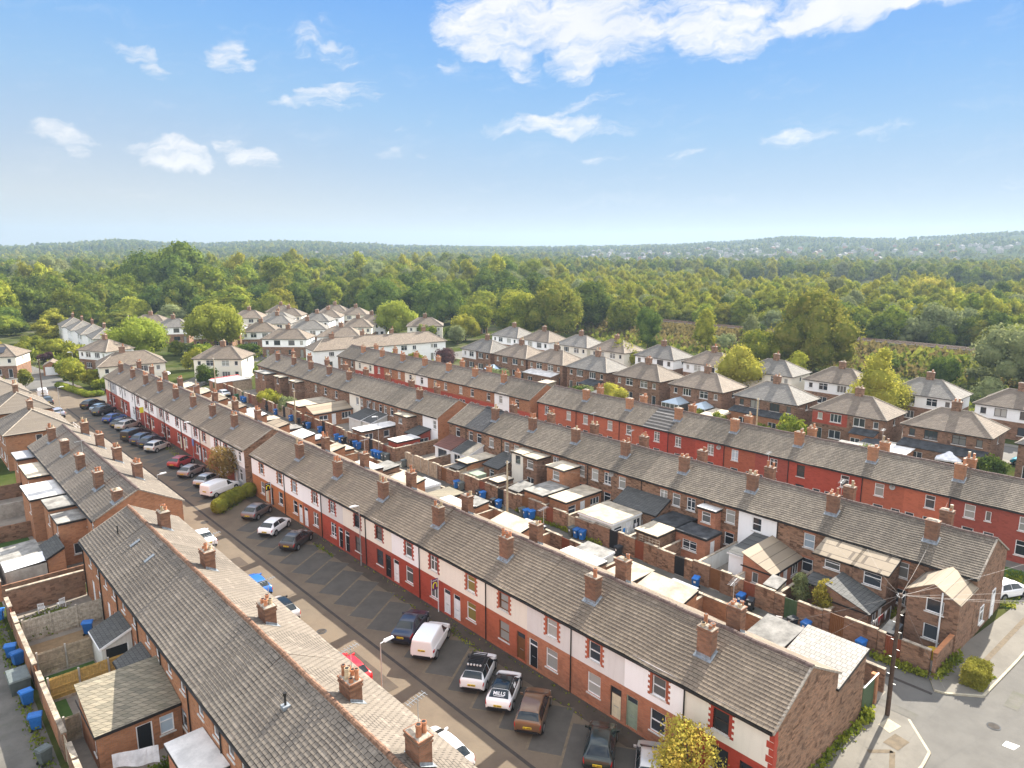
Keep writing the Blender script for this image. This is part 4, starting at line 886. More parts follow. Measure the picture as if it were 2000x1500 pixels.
# ---------------------------------------------------------------- ground, roads
def sheet(name, pts, z, mt, kind='structure'):
    mb = MB(); mb.poly([(x, y, z) for x, y in pts]); return tag(mb.build(name, mt), kind=kind)
def rect(name, x0, x1, y0, y1, z, mt): return sheet(name, [(x0, y0), (x1, y0), (x1, y1), (x0, y1)], z, mt)
def slab(name, pts, z0, z1, mt):
    mb = MB(); n = len(pts)
    mb.poly([(x, y, z1) for x, y in pts])
    for i in range(n):
        a, b = pts[i], pts[(i + 1) % n]; mb.poly([(*a, z0), (*b, z0), (*b, z1), (*a, z1)], 1)
    return tag(mb.build(name, mt), kind='structure')
rect("ground", -1500, 4600, -350, 4600, 0, 'g_earth')
rect('garden_ground', -60, 190, 12.8, 300, .004, 'g_garden')
rect('street', 19.0, 32.3, 15.2, 176, .008, 'g_street')
rect('cross_road', -60, 190, -25, 12.0, .008, 'g_asphalt')
sheet('road_mouth', [(20.5, 11), (32, 11), (30.9, 15.3), (20.6, 15.3)], .012, 'g_street')
rect('alley', 48.3, 52.45, 12.0, 152, .008, 'g_alley')
rect('road_mouth', 44.2, 52.6, 11.5, 15.6, .01, 'g_asphalt')
rect('yard_ground', 39.9, 48.3, 15.2, 152, .012, 'g_yard')
rect('yard_ground', 52.45, 60.2, 13.2, 146, .012, 'g_yard')
rect('pavement', 30.85, 32.3, 15.2, 152, .016, 'g_paving')
rect('pavement', 18.9, 20.5, 15.2, 150, .016, 'g_pave')
rect('side_street', 67.8, 78.8, 12.0, 146, .008, 'g_asphalt')
rect('pavement', 67.8, 69.4, 13.0, 146, .02, 'g_pave'); rect('pavement', 77.0, 78.8, 13.0, 146, .02, 'g_pave')
rect('estate_road', 117.5, 125.5, 12, 160, .008, 'g_asphalt'); rect('pavement', 115.7, 117.4, 12, 160, .02, 'g_pave'); rect('pavement', 125.6, 127.2, 12, 160, .02, 'g_pave')
rect('yard_ground', 86.4, 90.5, 4, 146, .012, 'g_yard')
sheet('estate_road', [(19, 176), (32, 176), (30, 205), (24, 260), (14, 262), (15, 205)], .008, 'g_asphalt')
sheet('estate_road', [(32.3, 153), (48, 153), (70, 176), (66, 182), (46, 160), (32.3, 160)], .012, 'g_asphalt')
sheet('estate_road', [(70, 176), (100, 210), (128, 250), (122, 254), (94, 215), (66, 182)], .016, 'g_asphalt')
sheet('estate_road', [(88, 192), (126, 168), (128, 172), (91, 197)], .02, 'g_asphalt')
rect('back_lane', -1.5, 5.0, 15, 110, .008, 'g_alley')
rect('yard_ground', 5.4, 11.2, 15, 68, .012, 'g_yard'); rect('yard_ground', 5.4, 13.1, 70, 105, .012, 'g_yard')
rect('garden_lawn', 5.6, 9.1, 52.4, 55.8, .016, 'g_lawn'); rect('garden_lawn', 5.6, 6.6, 46.9, 52.0, .016, 'g_lawn'); rect('gravel_yard', 5.6, 9.6, 56.2, 61.2, .016, 'g_gravel')
rect('garden_lawn', 2.0, 9.5, 84, 90, .016, 'g_lawn')
sheet('grass_verge', [(67.8, 12.1), (77, 12.1), (77, 17), (67.8, 17)], .024, 'g_lawn')
# parking bays: grey tarmac parallelograms edged with pale pavers
rect('bay_surround', 25.55, 30.85, 15.2, 152, .014, 'g_street')
def bays(y_lo, y_hi, n, th=rad(33)):
    st = (y_hi - y_lo) / n; ca, sa = math.cos(th), math.sin(th); wd = st * ca
    P = lambda y, l, w: (26.1 + l * ca + w * sa, y + l * sa - w * ca)
    for i in range(n):
        y = y_lo + i * st; Lb, g = 4.75, .09
        sheet('parking_bay', [P(y, g, g), P(y, Lb - g, g), P(y, Lb - g, wd - g), P(y, g, wd - g)], .02, 'g_bay')
        for q in ((0, Lb, -g, g), (0, Lb, wd - g, wd + g), (0, g, g, wd - g), (Lb - g, Lb, g, wd - g)):
            if q[2] == wd - g and i: continue
            sheet('bay_line', [P(y, q[0], q[2]), P(y, q[1], q[2]), P(y, q[1], q[3]), P(y, q[0], q[3])], .024, 'g_line')
bays(22.2, 75.6, 20); bays(84.6, 148, 24)
rect('drain_channel', 25.3, 25.55, 15.2, 152, .014, 'g_channel')
rect('drain_channel', 50.2, 50.5, 13, 146, .014, 'g_channel')
rect('kerb', 20.5, 20.65, 15.3, 150, .024, 'g_kerb')
for i, (x, y, w, h, m_) in enumerate([(48, 4.5, 5, 1.1, 'g_alley'), (60, 6.8, 1.2, 3.2, 'g_alley'), (52.5, 8.6, 2.4, .8, 'g_alley'), (40, 6, 3, 1.2, 'g_alley'), (23, 38, .9, 6, 'g_paving'), (22.4, 64, 1.6, 2.2, 'g_paving'), (24.2, 99, .7, 5, 'g_paving'), (49.4, 36, .8, 4, 'g_asphalt'), (51, 76, .7, 5, 'g_asphalt'), (46.5, 12.8, .8, 2.4, 'g_alley')]):
    rect('tarmac_patch', x, x + w, y, y + h, .0165 + .0004 * i, m_)
for i, (x, y, wd) in enumerate([(23.4, 48.2, 'in the sunlit lane by the silver hatchback'), (49.6, 9.2, 'at the mouth of the bin alley'), (24.6, 77.5, 'beside the curved hedge'), (55.5, 5.5, 'in the cross road')]):
    o = thing('manhole_cover', f'iron manhole cover {wd}', 'manhole cover', (x, y, .022)); mb = MB(); mb.tube((0, 0, 0), (0, 0, .012), .32, n=16); mb.build('lid', 'tile_edge', o); mb = MB(); mb.tube((0, 0, 0), (0, 0, .008), .4, n=16); mb.build('rim', 'felt_dark', o)
# road corner pavements with raised kerbs
slab('pavement', [(32.0, 11.2), (42.4, 10.9), (43.9, 11.0), (46.3, 13.0), (46.3, 15.2), (44.4, 15.2), (32.0, 15.2)], 0, .11, ['g_pave', 'g_kerb'])
slab('pavement', [(52.5, 10.5), (58.9, 10.1), (80, 9.2), (80, 12.0), (67.6, 12.6), (60, 13.38), (52.4, 13.85), (50.75, 13.0), (51.0, 12.3)], 0, .11, ['g_pave', 'g_kerb'])
def strip(name, pts, w, z, mt):
    mb = MB()
    for (ax, ay), (bx, by) in zip(pts, pts[1:]):
        L = math.hypot(bx - ax, by - ay); nx, ny = -(by - ay) / L * w / 2, (bx - ax) / L * w / 2
        mb.poly([(ax - nx, ay - ny, z), (bx - nx, by - ny, z), (bx + nx, by + ny, z), (ax + nx, ay + ny, z)])
    return tag(mb.build(name, mt), kind='structure')
strip('kerb', [(42.4, 10.97), (43.85, 11.08), (46.22, 13.05)], .16, .116, 'g_kerb'); strip('kerb', [(32, 11.28), (42.4, 10.97)], .16, .116, 'g_kerb')
strip('kerb', [(50.82, 13.0), (51.05, 12.35), (52.55, 10.58), (58.9, 10.18), (80, 9.28)], .15, .116, 'g_kerb')
strip('paver_band', [(52.9, 11.9), (66, 11.35), (79, 10.6)], .35, .122, 'g_line'); strip('paver_band', [(40.0, 11.8), (42.3, 12.6), (41.2, 13.6)], .3, .122, 'g_line')
sheet('pavement_patch', [(43.9, 13.35), (45.1, 13.1), (45.3, 14.0), (44.2, 14.15)], .122, 'g_kerb')
sheet('pavement_patch', [(42.6, 12.4), (43.9, 12.2), (44.1, 13.1), (42.7, 13.3)], .121, 'g_line')
sheet('road_marking', [(48.0, 7.75), (48.7, 7.6), (48.6, 8.3), (47.95, 8.35)], .014, 'g_white')
# railway bank
mb = MB(); prof = [(176, 0.006), (186, .5), (196, 2.6), (203, 3.4), (205, 3.5), (211, 3.5), (214, 3.0), (222, .3), (226, .006)]
ys = [-140 + 12 * i for i in range(48)]
rr = random.Random(5); hh = [[z + (rr.uniform(-.35, .35) if 1 < i < 3 else (rr.uniform(-.12, .12) if 0 < i < 8 else 0)) for i, (x, z) in enumerate(prof)] for _ in ys]
for a in range(len(ys) - 1):
    for i in range(len(prof) - 1):
        mb.poly([(prof[i][0], ys[a], hh[a][i]), (prof[i + 1][0], ys[a], hh[a][i + 1]), (prof[i + 1][0], ys[a + 1], hh[a + 1][i + 1]), (prof[i][0], ys[a + 1], hh[a + 1][i])])
tag(mb.build('railway_bank', 'g_drygrass', smooth=True), kind='structure')
mb = MB(); mb.box(205.3, 210.7, -140, 420, 3.3, 3.85); tag(mb.build('track_bed', 'g_ballast'), kind='structure')
mb = MB()
for x in (206.2, 207.64, 208.9, 210.3): mb.box(x - .05, x + .05, -140, 420, 3.85, 4.02)
tag(mb.build('railway_track', 'rail_steel'), kind='structure')
# ---------------------------------------------------------------- semi-detached houses
def hip_roof(root, W, L, ze, zr, mt, run=3.3, ov=.35, ridge='cap', name='roof'):
    tn = (zr - ze) / (W / 2); z0 = ze - ov * tn
    a = [(-W / 2 - ov, -L / 2 - ov, z0), (W / 2 + ov, -L / 2 - ov, z0), (W / 2 + ov, L / 2 + ov, z0), (-W / 2 - ov, L / 2 + ov, z0)]
    r0, r1 = (0, -L / 2 + run, zr), (0, L / 2 - run, zr)
    mb = MB(); mb.poly([a[3], a[0], r0, r1]); mb.poly([a[0], a[1], r0]); mb.poly([a[1], a[2], r1, r0]); mb.poly([a[2], a[3], r1])
    b = [(x, y, z - .12) for x, y, z in a]
    for i in range(4): j = (i + 1) % 4; mb.poly([b[i], b[j], a[j], a[i]], 1)
    mb.poly(b[::-1], 1)
    rf = mb.build(name, [mt, 'gutter'], root)
    t = MB()
    for p, q in ((r0, r1), (a[0], r0), (a[1], r0), (a[2], r1), (a[3], r1)):
        t.tube(Vector(p) + Vector((0, 0, .02)), Vector(q) + Vector((0, 0, .02)), .09, n=5)
    t.build('ridge_tiles', ridge, rf)
    return rf
def semi(label, group, c, th, L=10.5, W=7.4, up='white', lo='brick_brown', roof='roof_semi', seed=0, stack=(0, 0), rich=True, ze=5.2, zr=7.38, name='semi_detached_house', ext_=None, half=None):
    r = random.Random(seed)
    root = thing(name, label, 'house', (c[0], c[1], 0), rad(th), group)
    f = face_mx(-W / 2); fs = face_my(-L / 2); fb = face_py(L / 2)
    q = L / 4; ws = []
    for s in (-1, 1):
        ws.append((s * q * 1.55, .75 if rich else .8, 3.5, 4.5, '')); ws.append((s * q * .65, 1.7, 3.35, 4.65, r.choice(['w', 'tm', 'm'])))
        ws.append((s * q * .65, 1.8, .8, 2.1, r.choice(['w', 'm']))); ws.append((s * q * 1.55, .9, .15, 2.15, ''))
    hol = [(u - w / 2, u + w / 2, a, b) for u, w, a, b, _ in ws]
    side = [(-.4, .4, 3.6, 4.5)]
    sp = 2.85
    mb = MB(); facade(mb, f, -L / 2, L / 2, 0, sp, hol); facade(mb, fs, -W / 2, W / 2, 0, sp, [])
    for pp in ([(-W / 2, L / 2), (W / 2, L / 2)], [(W / 2, L / 2), (W / 2, -L / 2)]):
        (ax, ay), (bx, by) = pp; mb.poly([(ax, ay, 0), (bx, by, 0), (bx, by, sp), (ax, ay, sp)])
    mb.build('wall', lo, root)
    mb = MB()
    if half:
        facade(mb, f, -L / 2, 0, sp, ze, hol, 0); facade(mb, f, 0, L / 2, sp, ze, hol, 1)
    else: facade(mb, f, -L / 2, L / 2, sp, ze, hol)
    facade(mb, fs, -W / 2, W / 2, sp, ze, side)
    for pp in ([(-W / 2, L / 2), (W / 2, L / 2)], [(W / 2, L / 2), (W / 2, -L / 2)]):
        (ax, ay), (bx, by) = pp; mb.poly([(ax, ay, sp), (bx, by, sp), (bx, by, ze), (ax, ay, ze)], 1 if half else 0)
    mb.build('upper_wall', [up, half or up], root)
    fr = r.choice([U, U, U, 'frame_dark'])
    for (u, w, a, b, st), h in zip(ws, hol):
        window(root, f, h, fr, r.choice(['glass', 'glass', 'glass_mid', 'glass_blind']), st, lite=True)
    window(root, fs, side[0], U, 'glass', '', lite=True)
    hip_roof(root, W, L, ze, zr, roof, run=min(3.4, L / 2 - .4))
    chimney(root, stack[0], stack[1], zr - .6, zr + 1.15, .62, 1.15, pots=3 if rich else 2, brick='brick_brown', seed=seed)
    return root
OR2 = ORD
def estate():
    gl = 'brown brick pairs behind the red-fronted terrace'
    gd = [(16.3, 'brick_brown', None, 'nearest the cross road'), (30.1, 'brick_brown', None, 'with a black lean-to and garden tent'), (43.3, 'brick_brown', 'paint_red', 'with one red-painted half'), (56.7, 'brick_brown', None, 'dark lean-to by the bleached pole'), (70, 'brick_brown', None, 'with two glass garden rooms'),
          (83.1, 'brick_brown', None, 'behind the yellow-green garden bush'), (96, 'brick_brown', None, 'with a pitched glazed extension'), (108, 'brick_brown', None, 'with a white flat extension'), (119.3, 'brick_brown', None, 'by the grey garden gazebo'), (131.5, 'brick_brown', 'white', 'with one white half')]
    for i, (y, b, half, wd) in enumerate(gd):
        h = semi(f'{OR2[i]} brown brick pair behind the red terrace, {wd}', gl, (111.2, y), 0, 10.7, 7.4, b, b if half != 'paint_red' else 'brick_brown', 'roof_semi' if i % 3 else 'roof_semi_grey', seed=40 + i, half=None if half is None else half)
        E3 = lambda *a, **k: ext_local(h, *a, **k)
        if i == 1: E3(-3.7, 2.6, -5.2, 5.0, 2.5, 'felt_dark', 'brick_brown')
        if i == 2: E3(-3.7, 1.8, -4.6, -1.2, 2.6, 'felt_dark', 'brick_orange')
        if i == 3: E3(-3.7, 2.2, -5.2, 5.2, 2.7, 'felt_dark', 'brick_orange')
        if i == 4:
            glass_room(h, -3.7, 3.2, 1.2, 4.8); glass_room(h, -3.7, 2.8, -3.9, -.6)
        if i == 6: E3(-3.7, 3.0, -4.6, -.8, 2.6, 'felt_dark', 'brick_brown')
        if i == 7: E3(-3.7, 2.6, -4.4, 4.0, 2.6, 'felt_white', 'brick_brown')
    hd = [(27.5, 'white', 'nearest the cross road'), (40.8, 'white', 'beside the tall yellow tree'), (55.8, 'white', 'with one half newly tiled'), (68.9, 'cream', 'cream all over with a long side roof'), (83.1, 'white', 'behind the yellow-green tree'), (96.2, 'white', 'below the birch'), (110, 'cream', 'behind the olive tree'), (121.7, 'cream', 'below the dark oval tree'), (135, 'white', 'below the great bronze tree'), (147, 'white', 'at the far end by the wood')]
    for i, (y, u, wd) in enumerate(hd):
        semi(f'{OR2[i]} pale-fronted pair across the estate road, {wd}', 'pale fronted pairs across the estate road', (134.2, y), 0, 10.5, 7.4, u, 'brick_brown' if u == 'white' else 'cream', ['roof_semi', 'roof_semi_grey'][i % 2], seed=70 + i, rich=False)
    S = [((52.8, 164.2), (60.7, 157), 'with a garden room under the round lime tree', 'cream'), ((78.3, 187), (87, 178.6), 'white over brick, facing the alley end', 'white'), ((64.5, 235.5), (73.2, 230), 'behind the westernmost round tree', 'white'), ((62.5, 254), (71.5, 247), 'backed by the wood above the round trees', 'cream'),
         ((80.2, 205.8), (88.5, 200.4), 'just past the second round tree', 'white'), ((92.4, 202.2), (101.9, 196), 'in the middle of the cluster', 'white'), ((91.6, 181.5), (100.4, 173.5), 'next to the long white terrace', 'white'), ((108.2, 198.3), (115.2, 191.9), 'beside the third round tree', 'cream'),
         ((93.2, 225), (101, 218), 'halfway up the cluster', 'cream'), ((107.3, 247), (115.5, 240), 'with a pale bright hip, near the wood', 'cream'), ((93.5, 249), (101.5, 241.7), 'nearest the wood', 'cream'), ((106.5, 223), (113.5, 216), 'turned with its bright white side', 'white'),
         ((127.1, 249), (134.7, 242), 'highest row beside the bushy trees', 'white'), ((127.6, 233.6), (134.5, 227), 'second of the highest row', 'cream'), ((138, 224), (145, 217.5), 'third of the highest row', 'white'), ((124.5, 186), (133.2, 179.4), 'on the sunny side of the third round tree', 'cream'), ((150, 192), (157, 186), 'low roof by the olive trees', 'cream'),
         ((76, 224), (84, 217), 'hidden to its roof by the round tree', 'white'), ((116, 232), (123, 226), 'between two bright hips', 'white'), ((70, 216), (78.5, 210), 'tucked behind the second round tree', 'cream'), ((99, 236.5), (106.5, 230), 'third back from the long terrace', 'cream'), ((117.5, 206), (125, 199.5), 'behind the third round tree', 'white'), ((112, 262), (119, 256), 'deepest in the wood edge', 'cream')]
    for i, (a, b, wd, u) in enumerate(S):
        dx, dy = b[0] - a[0], b[1] - a[1]; L = math.hypot(dx, dy); nx, ny = -dy / L, dx / L
        if nx < 0: nx, ny = -nx, -ny
        c = ((a[0] + b[0]) / 2 + nx * 3.7, (a[1] + b[1]) / 2 + ny * 3.7)
        semi(f'pale far-estate pair, {wd}', 'pale pairs of the far estate', c, math.degrees(math.atan2(ny, nx)), max(L, 9.5), 7.4, u, 'brick_brown' if i % 3 else u, ['roof_semi', 'roof_semi', 'roof_semi_grey'][i % 3], seed=110 + i, rich=False)
    h = semi('long white rendered terrace with four chimneys behind the alley rows', 'white estate terraces', (96.2, 157.3), 79.6, 35, 7.2, 'white', 'white', 'roof_semi', seed=150, rich=False, name='white_terrace', stack=(0, 12))
    for yy in (4, -4, -13): chimney(h, .3, yy, 7.0, 8.6, pots=2, brick='brick_brown', seed=yy + 50)
    f = face_mx(-3.6)
    for yy in (-14.5, -8.5, 2.2, 9.5, 13.2): window(h, lambda u, v, d: f(u, v, d - .12), (yy - .5, yy + .5, 3.4, 4.5), U, 'glass', 'm', lite=True)
    semi('white hip-roofed house end-on beside the road bend and round tree', 'pale pairs of the far estate', (42.3, 194.5), 25, 9.5, 7.4, 'white', 'brick_brown', 'roof_semi', seed=160, rich=False)
    semi('broad hip-roofed cream house right behind the far end of the street terrace', 'pale pairs of the far estate', (41.2, 168.6), 80, 12.5, 8.0, 'cream', 'cream', 'roof_semi', seed=161, rich=False, stack=(0, 1.5))
    for i, y in enumerate((222, 235.5, 248.5, 261)):
        semi(f'white-sided hip-roofed house, {ORD[i]} in the stepped line running up to the wood', 'stepped line of houses below the wood', (48.4, y), -4, 10.2, 7.2, 'white', 'white', 'roof_semi_grey', seed=170 + i, rich=False)
    h = semi('cream house with a solar panel on its hip roof by the far road', 'pale pairs of the far estate', (20.5, 201.5), 62, 12, 8, 'cream', 'brick_brown', 'roof_semi', seed=180, rich=False)
    p = MB(); p.hexa([(-3.2, -3.4, 5.75), (-1.4, -3.4, 6.85), (-1.4, -.6, 6.85), (-3.2, -.6, 5.75), (-3.2, -3.4, 5.83), (-1.4, -3.4, 6.93), (-1.4, -.6, 6.93), (-3.2, -.6, 5.83)]); p.build('solar_panel', 'slat_grey', h)
    for i, (x, y, wd) in enumerate([(15.4, 118.2, 'nearest, with a pale sunlit hip'), (15.8, 133.6, 'middle one'), (15.2, 149.5, 'farther one by the parked van'), (13.5, 166, 'farthest one')]):
        semi(f'dark-tiled hip-roofed house beyond the street-side rows, {wd}', 'hip-roofed houses beside the street', (x, y), 180 if i % 2 else 0, 9.2, 7.6, 'brick_orange', 'brick_orange', 'roof_l', seed=190 + i, rich=False)
    for i, (x, y, t) in enumerate([(4, 226, 50), (16, 246, 40), (-2, 250, 45), (10, 268, 40)]):
        semi(f'cream house at the wood edge beyond the road bend, {ORD[i]} of four', 'cream houses at the wood edge', (x, y), t, 10.5, 7.2, 'cream', 'cream', 'roof_semi', seed=200 + i, rich=False)
    g = thing('garage', 'small brick garage with a white up-and-over door by the far road', 'garage', (31, 196.2, 0), rad(75), None)
    mb = MB(); f = face_mx(-2.6); facade(mb, f, -1.6, 1.6, 0, 2.3, [(-1.25, 1.25, .05, 2.05)]); mb.poly([(-2.6, -1.6, 2.3), (-2.6, 1.6, 2.3), (-2.6, 0, 3.2)])
    for q in (((-2.6, -1.6), (2.6, -1.6)), ((2.6, -1.6), (2.6, 1.6)), ((2.6, 1.6), (-2.6, 1.6))): mb.poly([(*q[0], 0), (*q[1], 0), (*q[1], 2.3), (*q[0], 2.3)])
    mb.build('wall', 'brick_orange', g)
    mb = MB()
    for s in (-1, 1): mb.hexa([(-2.7, s * 1.75, 2.2), (2.7, s * 1.75, 2.2), (2.7, 0, 3.22), (-2.7, 0, 3.22), (-2.7, s * 1.75, 2.28), (2.7, s * 1.75, 2.28), (2.7, 0, 3.3), (-2.7, 0, 3.3)])
    mb.build('roof', 'roof_semi', g)
    mb = MB(); mb.fbox(f, -1.25, 1.25, .05, 2.05, .06, .1)
    for k in range(5): mb.fbox(f, -1.2, 1.2, .2 + k * .38, .48 + k * .38, .045, .06)
    mb.build('garage_door', 'upvc', g)
    h = thing('brick_house', 'red brick house with red tiled roof half sunk in the wood', 'house', (74, 496, 0), rad(48))
    mb = MB(); hol = [(-4 + 3.2 * k, -2.8 + 3.2 * k, 5.2, 6.5) for k in range(3)]; facade(mb, face_mx(-4.2), -9, 9, 0, 7.4, hol)
    for q in (((-4.2, 9), (4.2, 9)), ((4.2, 9), (4.2, -9)), ((4.2, -9), (-4.2, -9))): mb.poly([(*q[0], 0), (*q[1], 0), (*q[1], 7.4), (*q[0], 7.4)])
    mb.build('wall', 'brick_red', h); hip_roof(h, 8.4, 18, 7.4, 11.5, 'roof_redext', 4)
    for q in hol: window(h, face_mx(-4.2), q, U, 'glass', 'm', lite=True)
def ext_local(h, x, depth, y0, y1, z, roof, wall):
    mb = MB(); a, b = x - depth, x - .03
    hol = [(y0 + (y1 - y0) * t - .7, y0 + (y1 - y0) * t + .7, .7, 2.0) for t in (.25, .75)]
    facade(mb, face_mx(a), y0, y1, 0, z, hol)
    for y in (y0, y1): mb.poly([(a, y, 0), (b, y, 0), (b, y, z + .5), (a, y, z)])
    mb.build('rear_extension', wall, h)
    rb = MB(); rb.hexa([(a - .2, y0 - .15, z), (b, y0 - .15, z + .5), (b, y1 + .15, z + .5), (a - .2, y1 + .15, z), (a - .2, y0 - .15, z + .1), (b, y0 - .15, z + .6), (b, y1 + .15, z + .6), (a - .2, y1 + .15, z + .1)])
    rb.build('extension_roof', roof, h)
    for q in hol: window(h, face_mx(a), q, U, 'glass', 'm', lite=True)
def glass_room(h, x, depth, y0, y1):
    mb = MB(); a, b = x - depth, x - .03
    mb.box(a, b, y0, y1, 0, .6); f = face_mx(a)
    n = 4
    for k in range(n + 1):
        y = y0 + (y1 - y0) * k / n; mb.box(a, a + .07, y - .04, y + .04, .6, 2.1, 1)
    mb.box(a, a + .08, y0, y1, 2.1, 2.2, 1); mb.box(a, b, y0, y0 + .07, 2.1, 2.2, 1); mb.box(a, b, y1 - .07, y1, 2.1, 2.2, 1)
    mb.poly([(a + .04, y0, .6), (a + .04, y1, .6), (a + .04, y1, 2.1), (a + .04, y0, 2.1)], 2)
    for y in (y0 + .03, y1 - .03): mb.poly([(a, y, .6), (b, y, .6), (b, y, 2.1), (a, y, 2.1)], 2)
    m_ = (y0 + y1) / 2; c = a + depth * .5
    for pts in ([(a - .1, y0 - .1, 2.2), (a - .1, y1 + .1, 2.2), (c, m_, 3.0)], [(a - .1, y0 - .1, 2.2), (c, m_, 3.0), (b, m_, 3.0), (b, y0 - .1, 2.2)], [(a - .1, y1 + .1, 2.2), (b, y1 + .1, 2.2), (b, m_, 3.0), (c, m_, 3.0)]): mb.poly(pts, 3)
    mb.build('garden_room', ['brick_brown', 'upvc', 'glass_mid', 'glass_sky'], h)
estate()
# ---------------------------------------------------------------- yard walls, fences, bins, posts
def yard_wall(label, x, y0, y1, h, brick, gate=None, gmat='d_rust', group='yard walls along the alley', t=.23):
    o = thing('yard_wall', label, 'wall', (x, (y0 + y1) / 2, 0), 0, group); yc = (y0 + y1) / 2
    segs = [(y0, y1)]
    if gate: segs = [s for s in ((y0, gate - .55), (gate + .55, y1)) if s[1] - s[0] > .1]
    mb = MB(); cp = MB()
    for a, b in segs:
        mb.box(0, t, a - yc, b - yc, 0, h); n = max(1, int((b - a) / .6))
        for k in range(n):
            c, d = a + (b - a) * k / n, a + (b - a) * (k + 1) / n
            cp.box(-.04, t + .04, c - yc + .006, d - yc - .006, h, h + .07)
    mb.build('brickwork', brick, o); cp.build('coping', 'coping', o)
    if gate:
        g = MB(); n = 8
        for k in range(n):
            a = gate - .54 + 1.08 * k / n; g.box(.06, .1, a - yc + .006, a + 1.08 / n - yc - .006, .08, h - .05)
        for z in (.4, h - .5): g.box(.1, .13, gate - .5 - yc, gate + .5 - yc, z, z + .1)
        g.build('gate', gmat, o)
    return o
gm = ['d_rust', 'd_brown', 'd_green', 'd_rust', 'd_brown', 'd_black', 'd_rust', 'd_black', 'wood_fence', 'd_rust', 'd_brown', 'd_black', 'd_rust', 'wood_fence', 'd_brown', 'd_black', 'd_rust']
gw = {'d_rust': 'rust red', 'd_brown': 'brown', 'd_green': 'dark green', 'd_black': 'black', 'wood_fence': 'bare timber', 'd_blue': 'blue'}
cb = [13.9, 17.5, 21.6, 25.6, 29.6, 33.5, 37.4, 41.4, 45.3, 49.3, 53.1, 57, 60.8, 64.6, 68.3, 72, 75.8, 79.6]
gy = [16.4, 20.5, 24.2, 27.9, 31.2, 33.9 + 1, 39.5, 41.9 + .8, 48.5, 51.7, 55.6, 59.8, 63.2, 67.2, 70.9, 74, 78]
for i in range(17):
    a, b = cb[i], cb[i + 1]
    yard_wall(f'brick yard wall with {gw[gm[i]]} gate behind the {ORD[i]} alley house from the road', 52.4, a + .02, b - .02, 1.95 + .08 * math.sin(i * 2.1), ['brick_old', 'brick_brown', 'brick_old'][i % 3], gy[i], gm[i])
    if i:
        o = thing('party_wall', f'low whitewashed and brick wall dividing yards, {ORD[i - 1]} from the road corner', 'wall', (52.66, a, 0), 0, 'walls between the alley yards')
        mb = MB(); mb.box(0, 7.3, -.1, .1, 0, 1.6); mb.build('brickwork', 'whiteold' if i in (4, 5, 7, 14, 15) else 'brick_old', o); mb = MB(); mb.box(0, 7.3, -.13, .13, 1.6, 1.66); mb.build('coping', 'coping', o)
o = thing('yard_wall', 'low red brick wall closing the corner yard along the road pavement', 'wall', (52.4, 13.75, 0), 0, 'yard walls along the alley')
mb = MB(); mb.box(0, 3.55, -.23, 0, 0, 1.9); mb.build('brickwork', 'brick_brown', o); mb = MB(); mb.box(-.04, 3.55, -.27, .04, 1.9, 1.98); mb.build('coping', 'brick_orange', o)
db = [82.4, 86.2, 90, 93.6, 97.2, 100.8, 104.4, 108, 111.7, 115.3, 119, 122.6, 126.3, 130, 133.6, 137.3, 141, 146.2]
for i in range(17):
    a, b = db[i], db[i + 1]
    tim = i in (9, 10, 14, 15)
    yard_wall(f'{"timber-topped" if tim else "brick"} yard wall with {gw[gm[16 - i]]} gate, {ORD[i]} beyond the gap in the alley', 52.4, a + .02, b - .02, 1.9 + .1 * math.sin(i * 1.7), 'wood_fence' if tim else ['brick_brown', 'brick_old'][i % 2], (a + b) / 2 + .6, gm[16 - i], 'yard walls along the far alley')
o = thing('yard_wall', 'long brick wall with coping closing the far terrace yards at the alley gap', 'wall', (52.65, 82.3, 0), 0, 'yard walls along the far alley')
mb = MB(); mb.box(0, 7.3, 0, .23, 0, 1.9); mb.build('brickwork', 'brick_old', o); mb = MB(); mb.box(0, 7.3, -.03, .26, 1.9, 1.97); mb.build('coping', 'coping', o)
o = thing('timber_fence', 'weathered timber fence along the alley at the gap before the orange gable', 'fence', (52.4, 72.2, 0), 0, None)
mb = MB()
for k in range(46): mb.box(-.06, -.035, k * .16, k * .16 + .15, .05, 2.05 + .03 * math.sin(k))
mb.build('fence_panel', 'wood_fence', o)
mb = MB()
for k in range(5): mb.box(-.12, -.06, k * 1.82, k * 1.82 + .1, 0, 2.1)
mb.build('fence_post', 'wood_grey', o)
# street-side yards behind the front terraces
for i, (a, b) in enumerate([(15.3, 19), (19, 24), (24, 29.6), (29.6, 34), (34, 38.5), (38.5, 43), (43, 47.3), (47.3, 52), (52, 56), (56, 60.5), (60.5, 65), (65, 69.3), (69.3, 73.6), (73.6, 78), (78, 82.6)] + [(85 + 4 * k, 89 + 4 * k) for k in range(16)]):
    yard_wall(f'low brick back wall behind the street terrace, {ORD[i] if i < 30 else "last"} from the gable end', 48.0, a + .02, b - .02, 1.7, 'brick_orange' if i % 3 else 'brick_old', (a + b) / 2 if i % 2 == 0 and i else None, gm[i % 17], 'back walls of the street terrace')
    if i:
        o = thing('party_wall', f'thin brick wall between street terrace yards, {ORD[i - 1]} from the gable end', 'wall', (44.2, a, 0), 0, 'walls between the street terrace yards')
        mb = MB(); mb.box(0, 3.8, -.1, .1, 0, 1.6); mb.build('brickwork', 'brick_orange', o); mb = MB(); mb.box(0, 3.8, -.13, .13, 1.6, 1.66); mb.build('coping', 'coping', o)
o = thing('double_gate', 'dark timber double gate under a white rail beside the big gable', 'gate', (44.0, 15.25, 0))
mb = MB()
for k in range(12): mb.box(.25 + k * .155, .25 + k * .155 + .145, 0, .05, .05, 2.1)
